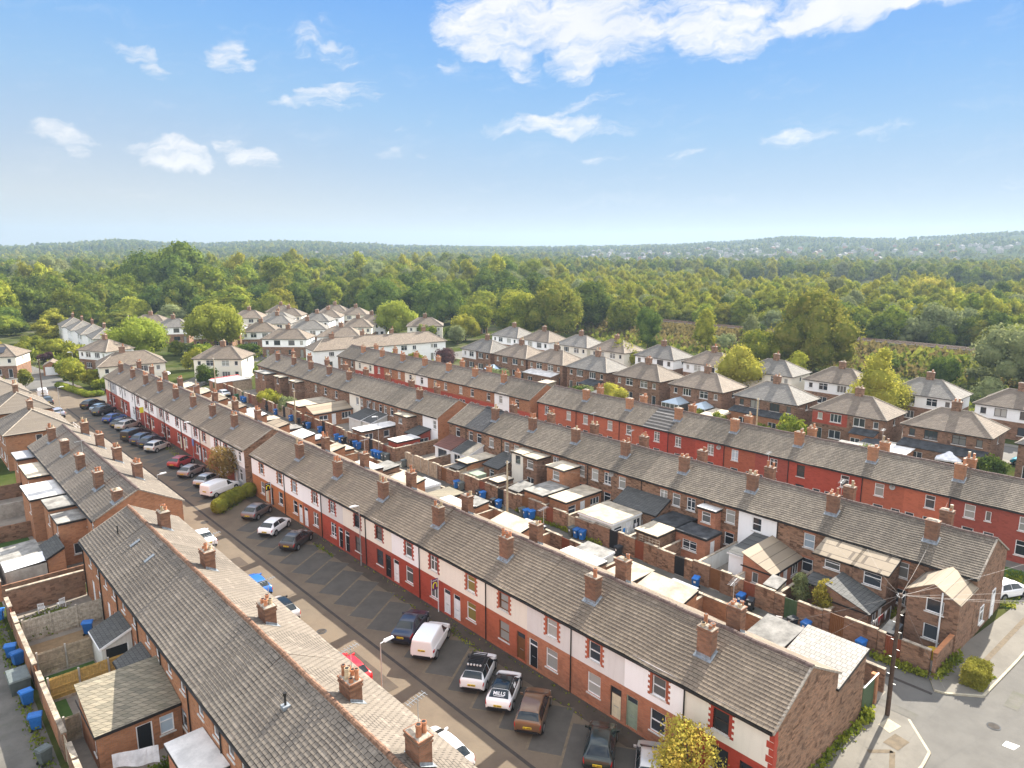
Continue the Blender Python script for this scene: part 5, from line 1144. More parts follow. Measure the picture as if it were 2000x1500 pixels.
mb.build('gate_leaf', 'd_green', o); mb = MB(); mb.tube((-.1, -.15, 2.35), (2.2, -.15, 2.4), .05); mb.build('rail', 'plastic_white', o)
mb = MB(); mb.box(2.15, 2.5, -.1, .3, 0, 2.2); mb.build('gate_pier', 'brick_orange', o)
# west yards
def panel_fence(label, x0, x1, y, h, mt, posts, pm='concrete', group='garden fences of the roof-top row', board=True):
    o = thing('garden_fence', label, 'fence', (x0, y, 0), 0, group); L = x1 - x0
    mb = MB(); n = int(L / .14)
    for k in range(n): mb.box(k * L / n + .004, (k + 1) * L / n - .004, .03 + (.012 if k % 2 else 0), .05 + (.012 if k % 2 else 0), .2, h)
    for z in (.45, h * .55, h - .15): mb.box(0, L, -.005, .029, z, z + .08)
    mb.build('fence_panel', mt, o)
    if board: mb = MB(); mb.box(0, L, .0, .06, 0, .2); mb.build('gravel_board', 'coping', o)
    for k in range(posts):
        mb = MB(); p = L * k / max(1, posts - 1); mb.box(p - .055, p + .055, -.06, .08, 0, h + .12); mb.build('fence_post', pm, o)
panel_fence('grey larch panel fence by the potting garden', 5.75, 11.1, 61.9, 1.85, 'wood_grey', 4, 'wood_grey')
panel_fence('weathered close-board fence with concrete posts behind the lawn', 5.75, 9.2, 56.0, 1.8, 'wood_fence', 3)
panel_fence('bright yellow new panel fence beside the lawn', 5.75, 11.1, 52.0, 1.8, 'wood_new', 4)
panel_fence('short timber fence beside the slate outhouse', 5.7, 6.6, 46.9, 1.7, 'wood_fence', 2)
for i, (a, b) in enumerate([(36, 42.3), (42.3, 46.8), (46.8, 51.9), (51.9, 56), (56, 61.8), (61.8, 67.2), (71, 76), (76, 82), (82, 90), (90, 98), (98, 105)]):
    yard_wall(f'rear yard wall of the roof-top row, {ORD[i]} along the grassy back lane', 5.3, a + .02, b - .02, 1.75 + .1 * (i % 2), ['brick_orange', 'brick_brown'][i % 2], None if i in (2, 4) else (a + b) / 2, ['d_brown', 'wood_fence', 'd_rust'][i % 3], 'walls along the back lane')
o = thing('yard_wall', 'tall brick wall closing the yard below the orange gable', 'wall', (5.5, 67.6, 0), 0, 'walls along the back lane')
mb = MB(); mb.box(0, 5.6, 0, .23, 0, 2.2); mb.build('brickwork', 'brick_brown', o); mb = MB(); mb.box(0, 5.6, -.03, .26, 2.2, 2.27); mb.build('coping', 'coping', o)
for i, y in enumerate((70.2, 78, 85.8, 93.5, 101)):
    o = thing('yard_wall', f'wall between the yards of the second street-side row, {ORD[i]} from the orange gable', 'wall', (5.5, y, 0), 0, 'yard divisions of the second row')
    mb = MB(); mb.box(0, 6.5, 0, .15, 0, 1.7); mb.build('brickwork', 'concrete' if i in (1, 3) else 'brick_brown', o)
# tarpaulined shed of the gable yard
o = thing('covered_yard', 'yard shelter roofed with stained white sheeting below the orange gable', 'shelter', (6.0, 72.0, 0))
mb = MB(); mb.poly([(0, .2, 2.05), (3.1, .2, 2.25), (3.2, 2.4, 2.35), (0, 2.6, 2.15)]); mb.poly([(0, 2.6, 2.15), (3.2, 2.4, 2.35), (3.2, 6.3, 2.3), (.2, 6.5, 2.1)], 1)
mb.build('sheet', ['tarp_white', 'felt_grey'], o)
mb = MB(); mb.box(.02, .12, .2, 6.4, 0, 2.0); mb.box(.12, 3.1, .2, .3, 0, 2.0); mb.build('wall', 'concrete', o)
# ---- wheelie bins
def make_bin(body):
    o = thing('wheelie_bin', 'bin', 'bin')
    mb = MB(); a, b = (.23, .26), (.285, .345)
    mb.hexa([(-a[0], -a[1], .1), (a[0], -a[1], .1), (a[0], a[1], .1), (-a[0], a[1], .1), (-b[0], -b[1], .98), (b[0], -b[1], .98), (b[0], b[1], .98), (-b[0], b[1], .98)])
    mb.box(-.3, .3, .32, .40, .93, .98); mb.build('bin_body', body, o)
    mb = MB(); mb.hexa([(-.31, -.39, .985), (.31, -.39, .985), (.31, .39, .985), (-.31, .39, .985), (-.26, -.34, 1.05), (.26, -.34, 1.05), (.26, .36, 1.09), (-.26, .36, 1.09)]); mb.build('lid', body, o)
    mb = MB(); mb.tube((-.26, .42, 1.0), (.26, .42, 1.0), .02); mb.build('handle', body, o)
    for s in (-1, 1):
        mb = MB(); mb.tube((s * .23, .27, .1), (s * .29, .27, .1), .1, n=10); mb.build('wheel', 'rubber', o)
    mb = MB(); mb.poly([(-.1, -.326, .62), (.1, -.326, .62), (.1, -.344, .82), (-.1, -.344, .82)]); mb.build('sticker', 'plastic_white', o)
    return o
protos = {}
def bin_(x, y, col, label, rot, group='wheelie bins along the alleys'):
    m = dict(b='bin_blue', k='bin_black', g='bin_grey', e='bin_green')[col]
    o = protos.get(m)
    if o is None: o = protos[m] = make_bin(m)
    else: o = copy_tree(o)
    o.location = (x, y, .01); o.rotation_euler = (0, 0, rot); tag(o, label, 'bin', group)
cw = dict(b='blue', k='black', g='grey', e='green')
al = [(51.9, 18.4, 'b', 'by the rust red corner gate'), (51.4, 22.4, 'b', 'beside a black bin and white chair'), (51.2, 23.4, 'k', 'beside the white garden chair'), (51.5, 27.2, 'k', 'with its lid up by the timber gate'), (51.7, 28.2, 'b', 'behind the tilted black bin'), (51.5, 32.5, 'b', 'alone beside the dark green gate'),
      (51.6, 41.4, 'k', 'alone in the bare alley stretch'), (51.9, 46.4, 'b', 'nearest of three in a row'), (51.8, 47.1, 'b', 'middle of three in a row'), (51.8, 47.8, 'g', 'at the end of three in a row'), (51.9, 54.0, 'b', 'first of three below the flat roof'), (51.7, 54.65, 'b', 'second of three below the flat roof'), (51.7, 55.3, 'g', 'third of three below the flat roof'),
      (51.3, 58.9, 'b', 'just past the telegraph pole'), (51.2, 59.7, 'k', 'black one just past the telegraph pole'), (51.8, 62.4, 'b', 'paired with a black bin before the gate'), (51.8, 63.1, 'k', 'paired with a blue bin before the gate'), (52.0, 66.8, 'g', 'beside a single blue bin'), (52.0, 67.7, 'b', 'beside a single grey bin')]
for x, y, c, wd in al: bin_(x, y, c, f'{cw[c]} wheelie bin against the alley wall, {wd}', math.pi / 2 * 3 + math.sin(y) * .3)
d_ = [(52.0, 79.5, 'g', 'alone by the timber fence'), (51.9, 83.6, 'g', 'nearest of five by the lamp post'), (51.8, 84.3, 'g', 'second of five by the lamp post'), (51.6, 85.0, 'b', 'third of five by the lamp post'), (51.5, 85.7, 'b', 'fourth of five by the lamp post'), (51.5, 86.5, 'b', 'fifth of five by the lamp post'), (51.8, 91.2, 'b', 'below the small flat roof'), (51.9, 92.4, 'b', 'tall one below the small flat roof'), (51.9, 93.4, 'k', 'among the flat roof group'), (51.7, 95.4, 'k', 'turned sideways by a shed'), (51.7, 96.3, 'b', 'by the pale shed wall'), (51.8, 97.9, 'b', 'last of the shed group'),
      (52.1, 103.9, 'b', 'alone below the tiled outhouse'), (51.9, 107.6, 'b', 'in front of the tiled outhouse'), (51.8, 108.7, 'k', 'in front of the tiled outhouse, dark'), (52.3, 111.7, 'k', 'in the bend of the wall'), (52.1, 114.4, 'b', 'with dark lid by the long flat roof'), (52.2, 120.7, 'b', 'bright one below the bushes'), (52.3, 124.7, 'k', 'below the bushes'), (52.0, 134.5, 'b', 'nearer of the far pair'), (52.1, 135.8, 'b', 'farther of the far pair'), (52.0, 138.4, 'e', 'beside the far pair')]
for x, y, c, wd in d_: bin_(x, y, c, f'{cw[c]} wheelie bin in the far alley, {wd}', math.pi / 2 * 3 + math.sin(y) * .3)
for x, y, c, wd in [(4.7, 60.3, 'b', 'tall and upright by itself'), (4.9, 58.9, 'b', 'beside the grey storage box'), (4.6, 53.0, 'b', 'with a clear bag on its lid'), (4.6, 49.7, 'b', 'large and bright below the corner'), (4.4, 45.8, 'g', 'grey one nearest the road'), (4.8, 67.2, 'b', 'tipped with its pale lid')]:
    bin_(x, y, c, f'{cw[c]} wheelie bin on the grassy back lane, {wd}', math.pi / 2 + math.sin(y) * .4, 'wheelie bins on the back lane')
for x, y, c, wd in [(10.2, 43.1, 'b', 'beside the slate outhouse door'), (9.7, 60.2, 'b', 'in the gravel yard behind the fence'), (53.6, 28.2 + 8.6, 'b', 'inside the yard behind the green gate')]:
    bin_(x, y, c, f'{cw[c]} wheelie bin {wd}', 1.2, 'wheelie bins in yards')
o = thing('storage_box', 'dark grey lidded storage box on the grassy back lane', 'storage box', (4.5, 55.4, 0))
mb = MB(); mb.hexa([(-.55, -.8, 0), (.55, -.8, 0), (.55, .8, 0), (-.55, .8, 0), (-.6, -.85, 1.0), (.6, -.85, 1.0), (.6, .85, 1.0), (-.6, .85, 1.0)]); mb.build('box_body', 'bin_grey', o)
mb = MB(); mb.hexa([(-.65, -.9, 1.005), (.65, -.9, 1.005), (.65, .9, 1.005), (-.65, .9, 1.005), (-.6, -.85, 1.12), (.6, -.85, 1.12), (.6, .85, 1.2), (-.6, .85, 1.2)]); mb.build('lid', 'bin_grey', o)
o = thing('water_butt', 'yellow tub standing in the corner yard', 'tub', (55.0, 14.5, 0)); mb = MB(); mb.tube((0, 0, 0), (0, 0, .75), .3, .36, 12); mb.build('tub', 'yellow_plastic', o); mb = MB(); mb.tube((0, 0, .75), (0, 0, .8), .38, .38, 12); mb.build('rim', 'yellow_plastic', o)
def chair(x, y, rot, label):
    o = thing('garden_chair', label, 'chair', (x, y, 0.01), rot)
    mb = MB(); mb.box(-.24, .24, -.24, .24, .42, .46); mb.build('seat', 'plastic_white', o)
    mb = MB()
    for k in range(5): mb.box(-.22 + k * .1, -.16 + k * .1, .2, .23, .46, .85)
    mb.box(-.24, .24, .2, .24, .85, .92); mb.build('backrest', 'plastic_white', o)
    for sx in (-1, 1):
        for sy in (-1, 1): mb = MB(); mb.box(sx * .22 - .025, sx * .22 + .025, sy * .21 - .025, sy * .21 + .025, 0, .42); mb.build('leg', 'plastic_white', o)
chair(51.0, 24.4, 2.0, 'white plastic chair standing by the black bin in the alley'); chair(9.0, 66.4, 3.4, 'white chair in the potting yard, nearest the house'); chair(7.6, 66.5, 2.9, 'white chair in the potting yard, nearest the lane wall')
o = thing('cold_frame', 'white glazed cold frame in the potting garden', 'cold frame', (8.2, 63.3, 0), .12)
mb = MB(); mb.box(-.9, .9, 0, .06, 0, .75)
for k in range(6): mb.box(-.9 + .34 * k, -.84 + .34 * k, -.04, 0, .05, 1.0 if k > 2 else .75)
mb.box(-.9, .9, -.04, 0, .72, .78); mb.box(.1, .9, -.04, 0, .95, 1.0); mb.build('frame', 'plastic_white', o); mb = MB(); mb.box(-.86, .86, -.02, -.01, .1, .7); mb.build('pane', 'glass', o)
o = thing('laundry_sheet', 'white sheet hanging on a line behind the slate outhouse', 'sheet', (7.0, 41.2, 0))
mb = MB()
for k in range(8):
    a, b = k / 8, (k + 1) / 8; q = lambda t: .12 * math.sin(t * 9)
    mb.poly([(a * 2.2, -a * .9 + q(a), 1.0 - .25 * a), (b * 2.2, -b * .9 + q(b), 1.0 - .25 * b), (b * 2.2, -b * .9 + q(b) * .3, 1.9), (a * 2.2, -a * .9 + q(a) * .3, 1.9)])
mb.build('cloth', 'tarp_white', o)
o = thing('garden_gazebo', 'white and dark glass octagonal gazebo behind the far red terrace', 'gazebo', (104.5, 121.5, 0))
mb = MB(); pts = [(2.2 * math.cos(k * .785), 2.2 * math.sin(k * .785)) for k in range(8)]
for k in range(8): a, b = pts[k], pts[(k + 1) % 8]; mb.poly([(*a, 2.3), (*b, 2.3), (0, 0, 3.3)], k % 2)
mb.build('canopy', ['felt_dark', 'glass_sky'], o)
mb = MB()
for a in pts: mb.tube((*a, 0), (*a, 2.3), .06)
mb.build('frame', 'frame_dark', o)
o = thing('garden_tent', 'white peaked garden canopy behind the brick pair by the road', 'canopy', (105.0, 28.6, 0), .2)
mb = MB()
for a, b in (((-1.5, -1.5), (1.5, -1.5)), ((1.5, -1.5), (1.5, 1.5)), ((1.5, 1.5), (-1.5, 1.5)), ((-1.5, 1.5), (-1.5, -1.5))): mb.poly([(*a, 2.0), (*b, 2.0), (0, 0, 2.9)]); mb.poly([(*a, 1.8), (*b, 1.8), (*b, 2.0), (*a, 2.0)])
mb.build('canopy', 'tarp_white', o); mb = MB()
for a in ((-1.45, -1.45), (1.45, -1.45), (1.45, 1.45), (-1.45, 1.45)): mb.tube((*a, 0), (*a, 1.9), .03)
mb.build('frame', 'plastic_white', o)
for i, (x, y, w, d, rf, wd) in enumerate([(103.8, 63.2, 4.5, 3.2, 'felt', 'pale flat-roofed'), (103.5, 37.5, 5, 4, 'felt_dark', 'black-roofed'), (103.2, 34.4, 3.2, 3.0, 'felt_white', 'white-roofed'), (100.5, 40, 2.6, 3, 'felt_grey', 'grey-roofed'), (103, 88, 3, 2.4, 'roof_ext', 'dark tiled'), (102, 102, 3.2, 2.6, 'felt', 'pale felted'), (54.5, 149, 6, 5, 'metal_sheet', 'grey sheet-roofed'), (56.5, 147.6, 4, 2.5, 'felt_grey', 'lean')]):
    o = thing('garden_shed', f'{wd} garden shed behind the terraces, {ORD[i]} of the sheds', 'shed', (x, y, 0), 0, 'garden sheds')
    mb = MB(); mb.box(-w / 2, w / 2, -d / 2, d / 2, 0, 2.1); mb.build('wall', 'wood_fence' if i % 2 else 'brick_orange', o)
    mb = MB(); mb.hexa([(-w / 2 - .15, -d / 2 - .15, 2.11), (w / 2 + .15, -d / 2 - .15, 2.3), (w / 2 + .15, d / 2 + .15, 2.3), (-w / 2 - .15, d / 2 + .15, 2.11), (-w / 2 - .15, -d / 2 - .15, 2.2), (w / 2 + .15, -d / 2 - .15, 2.4), (w / 2 + .15, d / 2 + .15, 2.4), (-w / 2 - .15, d / 2 + .15, 2.2)]); mb.build('roof', rf, o)
    mb = MB(); mb.box(-w / 2 - .03, -w / 2 - .002, -.4, .4, .05, 1.9); mb.build('door', 'd_green', o)
# ---- poles, lamps, signs
def lamp(x, y, h, ang, label, sign=False):
    o = thing('street_lamp', label, 'street lamp', (x, y, 0), ang, 'street lamps')
    mb = MB(); mb.tube((0, 0, 0), (0, 0, .9), .075, .075, 8); mb.tube((0, 0, .9), (0, 0, h), .042, .034, 8); mb.build('pole', 'steel', o)
    mb = MB(); mb.tube((0, 0, h), (.35, 0, h + .05), .03); mb.hexa([(.25, -.12, h), (.95, -.1, h + .06), (.95, .1, h + .06), (.25, .12, h), (.3, -.1, h + .13), (.9, -.08, h + .15), (.9, .08, h + .15), (.3, .1, h + .13)]); mb.build('lantern', 'plastic_white', o)
    if sign: mb = MB(); mb.box(-.03, .0, -.32, .32, 1.9, 2.9); mb.build('sign_plate', 'sign_blue', o); mb = MB(); mb.box(-.034, -.03, -.2, .2, 2.35, 2.45); mb.box(-.034, -.03, -.2, .2, 2.15, 2.2); mb.build('sign_marks', 'plastic_white', o)
lamp(31.85, 56.5, 6.0, math.pi, 'grey street lamp against the red fronts with empty bays before it')
lamp(20.75, 34.9, 6.0, 0, 'grey street lamp rising beside the roof edge near the red hatchback')
lamp(21.0, 80.2, 5.6, 0, 'street lamp by the gap between the two street-side rows')
lamp(22.6, 140.8, 6, 0, 'street lamp near the white railing at the far end of the street'); lamp(32.0, 102.9, 5.4, math.pi, 'street lamp with a blue plate in front of the far fronts', True)
lamp(52.0, 85.8, 6, math.pi, 'slim lamp post over the row of five bins'); lamp(33.5, 186, 6, math.pi, 'street lamp by the hedged green at the road bend'); lamp(115.6, 57, 6, 0, 'lamp post among the hip-roofed pairs by the estate road')
def pole(x, y, h, mt, label, wires, r=.14, steps=False):
    o = thing('telegraph_pole', label, 'telegraph pole', (x, y, 0), 0, 'telegraph poles')
    mb = MB(); mb.tube((0, 0, 0), (0, 0, h), r, r * .7, 10); mb.build('pole', mt, o)
    if steps:
        mb = MB()
        for k in range(9): s = 1 if k % 2 else -1; z = 2.4 + k * .6; mb.tube((0, s * .1, z), (0, s * .28, z), .018, n=4)
        mb.build('climbing_step', 'steel', o)
        mb = MB(); mb.box(-.05, -.0, -.13, .13, .3, 2.2); mb.build('cable_cover', 'd_brown', o)
    mb = MB()
    for k in range(6): a = k * 1.05; mb.tube((math.cos(a) * .1, math.sin(a) * .1, h - .25), (math.cos(a) * .22, math.sin(a) * .22, h - .1), .02, n=4)
    mb.build('insulator', 'plastic_white', o)
    for (tx, ty, tz) in wires:
        p = Vector((0, 0, h - .12)); q = Vector((tx - x, ty - y, tz)); mb = MB(); n = 10; sag = (q - p).length * .02
        pts = [p.lerp(q, k / n) - Vector((0, 0, sag * 4 * (k / n) * (1 - k / n))) for k in range(n + 1)]
        for a, b in zip(pts, pts[1:]): mb.tube(a, b, .0055, n=3, caps=False)
        mb.build('wire', 'wire', o)
    return o
pole(45.65, 14.15, 8.6, 'wood_pole', 'tall dark telegraph pole at the road corner with wires fanning out', [(50.8, 12.15, .12), (60, 25, 4.8), (60, 21.6, 4.9), (60, 15, 5.0), (58, 4, 8), (66, 1.5, 8), (78, 6, 7.5), (60, 2.5, 7.5), (79, 21, 5), (70, -6, 7.8), (42, 18.5, 4.3), (41, 21.5, 5.0)], .15, True)
pole(49.8, 55.7, 6.8, 'wood_pole_pale', 'bleached telegraph pole standing in the alley by the flat roofs', [(47.9, 61.5, .3), (60, 61, 4.9), (60, 53, 4.8), (60, 47.3, 4.8), (60, 66, 4.9), (48.5, 55, .2), (42, 47.3, 5)], .13)
pole(52.0, 112.4, 5.8, 'wood_pole_pale', 'bleached telegraph pole in the far alley by the long flat roof', [(60, 108, 4.9), (60, 117, 4.9), (60, 122, 4.9)], .12)
pole(90.6, 48.8, 9, 'wood_pole_pale', 'pale telegraph pole between the red terrace and the brick pairs', [(107.5, 45, 5), (107.5, 55, 5), (107.5, 38, 5), (86, 55, 5), (86, 40, 5)], .13)
pole(51.0, 146.5, 7.5, 'wood_pole_pale', 'guyed telegraph pole by the red canopy', [(60, 140, 5), (48, 142, .3)], .12); pole(59, 239, 9, 'wood_pole_pale', 'tall pale pole in front of the wood behind the round trees', [], .13); pole(50.5, 230, 8, 'wood_pole_pale', 'pale pole beside the stepped houses', [], .13); pole(23.3, 161, 8.5, 'wood_pole', 'dark pole beside the parked white van at the road end', [(40, 165, 5), (19, 150, 5)], .13)
def agent_board(x, y, a, b, label, base=2.1):
    o = thing('agent_board', label, 'sign', (x, y, 0), 0, None)
    mb = MB(); mb.box(-.03, .03, -.03, .03, .016, base + 1.0); mb.build('post', 'plastic_white', o)
    mb = MB(); mb.box(-.62, -.04, -.012, .012, base, base + .95); mb.build('board', a, o)
    if b:
        mb = MB(); pts = []
        for k in range(10):
            t = k / 9 * 4.2 - .6; pts.append(Vector((-.33 - .2 * math.cos(t), -.02, base + .35 + .3 * math.sin(t))))
        for p, q in zip(pts, pts[1:]): mb.tube(p, q, .05, n=5)
        mb.build('emblem', b, o)
        mb = MB()
        for k in range(5): mb.box(-.56 + k * .1, -.5 + k * .1, -.02, -.013, base + .78, base + .86)
        mb.build('lettering', 'plastic_white', o)
agent_board(32.1, 44.5, 'sign_purple', 'sign_yellow', 'purple agent board with yellow swoosh on the red front'); agent_board(32.1, 77.0, 'sign_black', 'sign_yellow', 'black agent board with yellow swoosh on the orange front'); agent_board(32.1, 126.6, 'sign_yellow', None, 'plain yellow agent board on the far front', 2.6)
o = thing('guard_railing', 'white guard railing across the street near the far cars', 'railing', (23.2, 128.5, 0), 0)
mb = MB()
for z in (.45, 1.0): mb.tube((0, 0, z), (0, 6, z), .035)
for k in range(4): mb.tube((0, 2 * k, 0), (0, 2 * k, 1.0), .035)
mb.build('rails', 'plastic_white', o)

# small things in the yards
yr = random.Random(31)
def planter(x, y, label, big=False):
    o = thing('planter', label, 'planter', (x, y, .012), yr.uniform(0, 3), 'planters in the back yards'); r = .22 if not big else .34
    mb = MB(); mb.tube((0, 0, 0), (0, 0, .35), r * .75, r, 10); mb.build('pot', yr.choice(['pot', 'concrete', 'bin_black']), o)
    mb = MB()
    for k in range(60):
        a, z = yr.uniform(0, 6.28), yr.uniform(.3, .8); q = Vector((math.cos(a) * r * yr.uniform(.2, 1.1), math.sin(a) * r * yr.uniform(.2, 1.1), z)); e = Vector((yr.gauss(0, 1), yr.gauss(0, 1), yr.gauss(0, 1))).normalized() * .09; f2 = e.orthogonal().normalized() * .06
        mb.poly([q - e, q - f2, q + e, q + f2])
    mb.build('foliage', yr.choice(['leaf_mid', 'leaf_olive', 'leaf_dark']), o)
for i in range(24):
    y = 15 + i * 2.75 + yr.uniform(-.5, .5); planter(yr.uniform(53.0, 54.6), y, f'small potted plant inside the alley yards, {ORD[i]} from the road corner', i % 3 == 0)
def dish(x, y, z, label):
    o = thing('satellite_dish', label, 'satellite dish', (x, y, z), 0, 'satellite dishes on the back walls')
    mb = MB(); pts = [mb.ring((-.3 + d * .1, 0, 0), (-1, -.5, .45), r, 12) for d, r in ((0, .3), (.6, .2), (.9, .08))]
    for a, b in zip(pts, pts[1:]):
        for k in range(12): mb.poly([a[k], a[(k + 1) % 12], b[(k + 1) % 12], b[k]])
    mb.build('dish', 'felt_grey', o); mb = MB(); mb.tube((0, 0, -.1), (-.25, 0, 0), .02); mb.build('bracket', 'steel', o)
for x, y, z, w_ in [(59.9, 36.9, 3.0, 'by the white-roofed wing'), (59.9, 49.2, 4.7, 'above the paired tall windows'), (59.9, 66.3, 3.2, 'between two tall back windows'), (59.9, 100.6, 4.6, 'on the far alley terrace'), (78.7, 47.2, 4.6, 'on the terracotta front'), (78.7, 26.3, 4.7, 'near the road end of the red terrace')]: dish(x, y, z, f'small satellite dish {w_}')
def washing(x, y, label, n):
    o = thing('washing_line', label, 'washing', (x, y, 0), 0, 'washing lines in the yards'); mb = MB()
    for s in (0, 3.4): mb.tube((s, 0, 0), (s, 0, 2.1), .03, n=5)
    mb.build('post', 'steel', o); mb = MB(); mb.tube((0, 0, 2.05), (3.4, 0, 2.05), .008, n=3); mb.build('line', 'wire', o)
    for k in range(n):
        a = .3 + k * .62; w = yr.uniform(.3, .5); h = yr.uniform(.5, .9); mb = MB(); mb.poly([(a, .0, 2.05), (a + w, .0, 2.05), (a + w * .95, .06, 2.05 - h), (a + .02, -.05, 2.05 - h)]); mb.poly([(a, .012, 2.05), (a + w, .012, 2.05), (a + w * .95, .072, 2.05 - h), (a + .02, -.038, 2.05 - h)]); mb.build('garment', yr.choice(['plastic_white', 'sign_blue', 'tarp_white', 'red_cloth']), o)
washing(53.4, 18.2, 'washing line with white clothes in the yard below the tan-roofed wing', 4); washing(53.2, 42.4, 'washing line with a few clothes in the black lean-to yard', 4)
o = thing('trellis', 'pale timber trellis over the yard wall by the dark green gate', 'trellis', (52.6, 37.3, 0))
mb = MB()
for k in range(7): mb.box(0, .03, k * .4, k * .4 + .05, 1.9, 2.6)
for z in (2.0, 2.25, 2.5): mb.box(.03, .05, 0, 2.45, z, z + .05)
mb.build('lattice', 'coping', o)
o = thing('storage_tank', 'tall green-grey oil tank standing in a whitewashed yard', 'tank', (54.2, 66.2, 0)); mb = MB(); mb.hexa([(-.7, -.8, .2), (.7, -.8, .2), (.7, .8, .2), (-.7, .8, .2), (-.75, -.85, 1.9), (.75, -.85, 1.9), (.75, .85, 1.9), (-.75, .85, 1.9)])
mb.build('tank', 'd_sage', o); mb = MB(); mb.box(-.6, .6, -.7, .7, 0, .2); mb.build('plinth', 'concrete', o)
o = thing('patio_table', 'pale patio table in the whitewashed yard by the alley gap', 'table', (55.0, 76.5, 0)); mb = MB(); mb.tube((0, 0, .7), (0, 0, .74), .6, .6, 16); mb.build('table_top', 'metal_sheet', o)
for a in range(4): mb = MB(); c, s_ = math.cos(a * 1.57), math.sin(a * 1.57); mb.tube((c * .4, s_ * .4, 0), (c * .2, s_ * .2, .7), .025, n=5); mb.build('leg', 'steel', o)
# ---------------------------------------------------------------- cars
# stations from tail to nose: x, underside, belt, roof, half width low, half width belt, half width roof
SHAPES = dict(
 hatch=[(0, .46, .62, .66, .66, .70, .56), (.06, .30, .80, .86, .80, .80, .66), (.20, .24, .96, 1.04, .85, .84, .66), (.78, .21, .97, 1.40, .87, .865, .55), (1.35, .2, .955, 1.47, .88, .87, .55), (2.0, .2, .94, 1.46, .88, .87, .55), (2.4, .2, .925, 1.38, .88, .87, .55), (3.12, .2, .90, .99, .87, .85, .70), (3.6, .22, .82, .88, .84, .81, .62), (3.88, .28, .64, .70, .77, .75, .55), (4.0, .36, .5, .55, .66, .66, .48)],
 suv=[(0, .5, .72, .78, .76, .78, .64), (.05, .38, .95, 1.0, .86, .85, .7), (.16, .32, 1.1, 1.2, .90, .89, .7), (.7, .28, 1.1, 1.56, .92, .91, .6), (1.4, .26, 1.08, 1.66, .93, .92, .6), (2.3, .26, 1.06, 1.65, .93, .92, .6), (2.7, .26, 1.05, 1.55, .93, .92, .62), (3.3, .26, 1.03, 1.12, .92, .9, .75), (4.0, .28, .95, 1.0, .89, .86, .68), (4.3, .34, .74, .8, .82, .8, .6), (4.4, .44, .6, .66, .7, .7, .55)],
 sedan=[(0, .42, .68, .74, .72, .75, .62), (.05, .3, .90, .96, .82, .82, .68), (.6, .24, .95, 1.02, .86, .85, .68), (.75, .22, .94, 1.06, .87, .86, .66), (1.4, .2, .93, 1.40, .88, .87, .58), (2.2, .2, .92, 1.46, .88, .87, .58), (2.75, .2, .9, 1.38, .88, .87, .57), (3.45, .2, .87, .96, .87, .85, .7), (4.15, .22, .78, .84, .84, .81, .62), (4.45, .3, .6, .66, .76, .74, .55), (4.55, .38, .5, .54, .66, .66, .5)],
 mpv=[(0, .44, .62, .66, .72, .74, .6), (.04, .3, .86, .92, .82, .81, .7), (.12, .25, 1.0, 1.1, .86, .85, .7), (.55, .22, 1.02, 1.48, .88, .87, .58), (1.3, .2, 1.0, 1.58, .89, .88, .6), (2.1, .2, .97, 1.57, .89, .88, .59), (2.5, .2, .95, 1.46, .89, .88, .62), (3.3, .2, .92, 1.02, .88, .86, .72), (3.9, .22, .82, .88, .85, .82, .62), (4.2, .28, .62, .68, .78, .76, .55), (4.3, .36, .5, .55, .68, .68, .5)],
 van=[(0, .45, 1.0, 1.62, .80, .82, .66), (.07, .34, 1.05, 1.74, .87, .88, .70), (.35, .28, 1.08, 1.80, .91, .91, .71), (1.3, .25, 1.08, 1.83, .92, .92, .70), (2.2, .25, 1.06, 1.80, .92, .92, .69), (2.7, .25, 1.04, 1.66, .92, .92, .66), (3.55, .25, 1.02, 1.14, .92, .9, .78), (4.1, .27, .9, .96, .88, .86, .66), (4.35, .34, .66, .72, .8, .78, .58), (4.42, .44, .54, .58, .7, .7, .5)],
)
GLASS = dict(hatch=(2, 3, 6, 7), suv=(2, 3, 6, 7), sedan=(3, 4, 6, 7), mpv=(2, 3, 6, 7), van=(None, None, 5, 6))
def section(s):
    x, zb, zl, zr, wl, wb, wr = s
    h = [(wl * .9, zb), (wl, zb + .16 * (zl - zb) + .02), (wb + .015, zb + .6 * (zl - zb)), (wb, zl - .05), (wb * .97, zl), (wr + (.04 if zr - zl > .25 else .02), zr - .07 if zr - zl > .25 else zr - .02), (wr * .82, zr - .012), (0, zr)]
    return [(x, y, z) for y, z in h] + [(x, -y, z) for y, z in reversed(h[:-1])]
_cars = {}
def cr1(P, t):
    """Catmull-Rom through rows of P with slightly tightened tangents"""
    i = min(int(t), len(P) - 2); f = t - i
    p1, p2 = P[i], P[i + 1]; p0 = P[i - 1] if i else p1 * 2 - p2; p3 = P[i + 2] if i + 2 < len(P) else p2 * 2 - p1
    m1, m2 = (p2 - p0) * .36, (p3 - p1) * .36
    return (2 * f**3 - 3 * f**2 + 1) * p1 + (f**3 - 2 * f**2 + f) * m1 + (3 * f**2 - 2 * f**3) * p2 + (f**3 - f**2) * m2
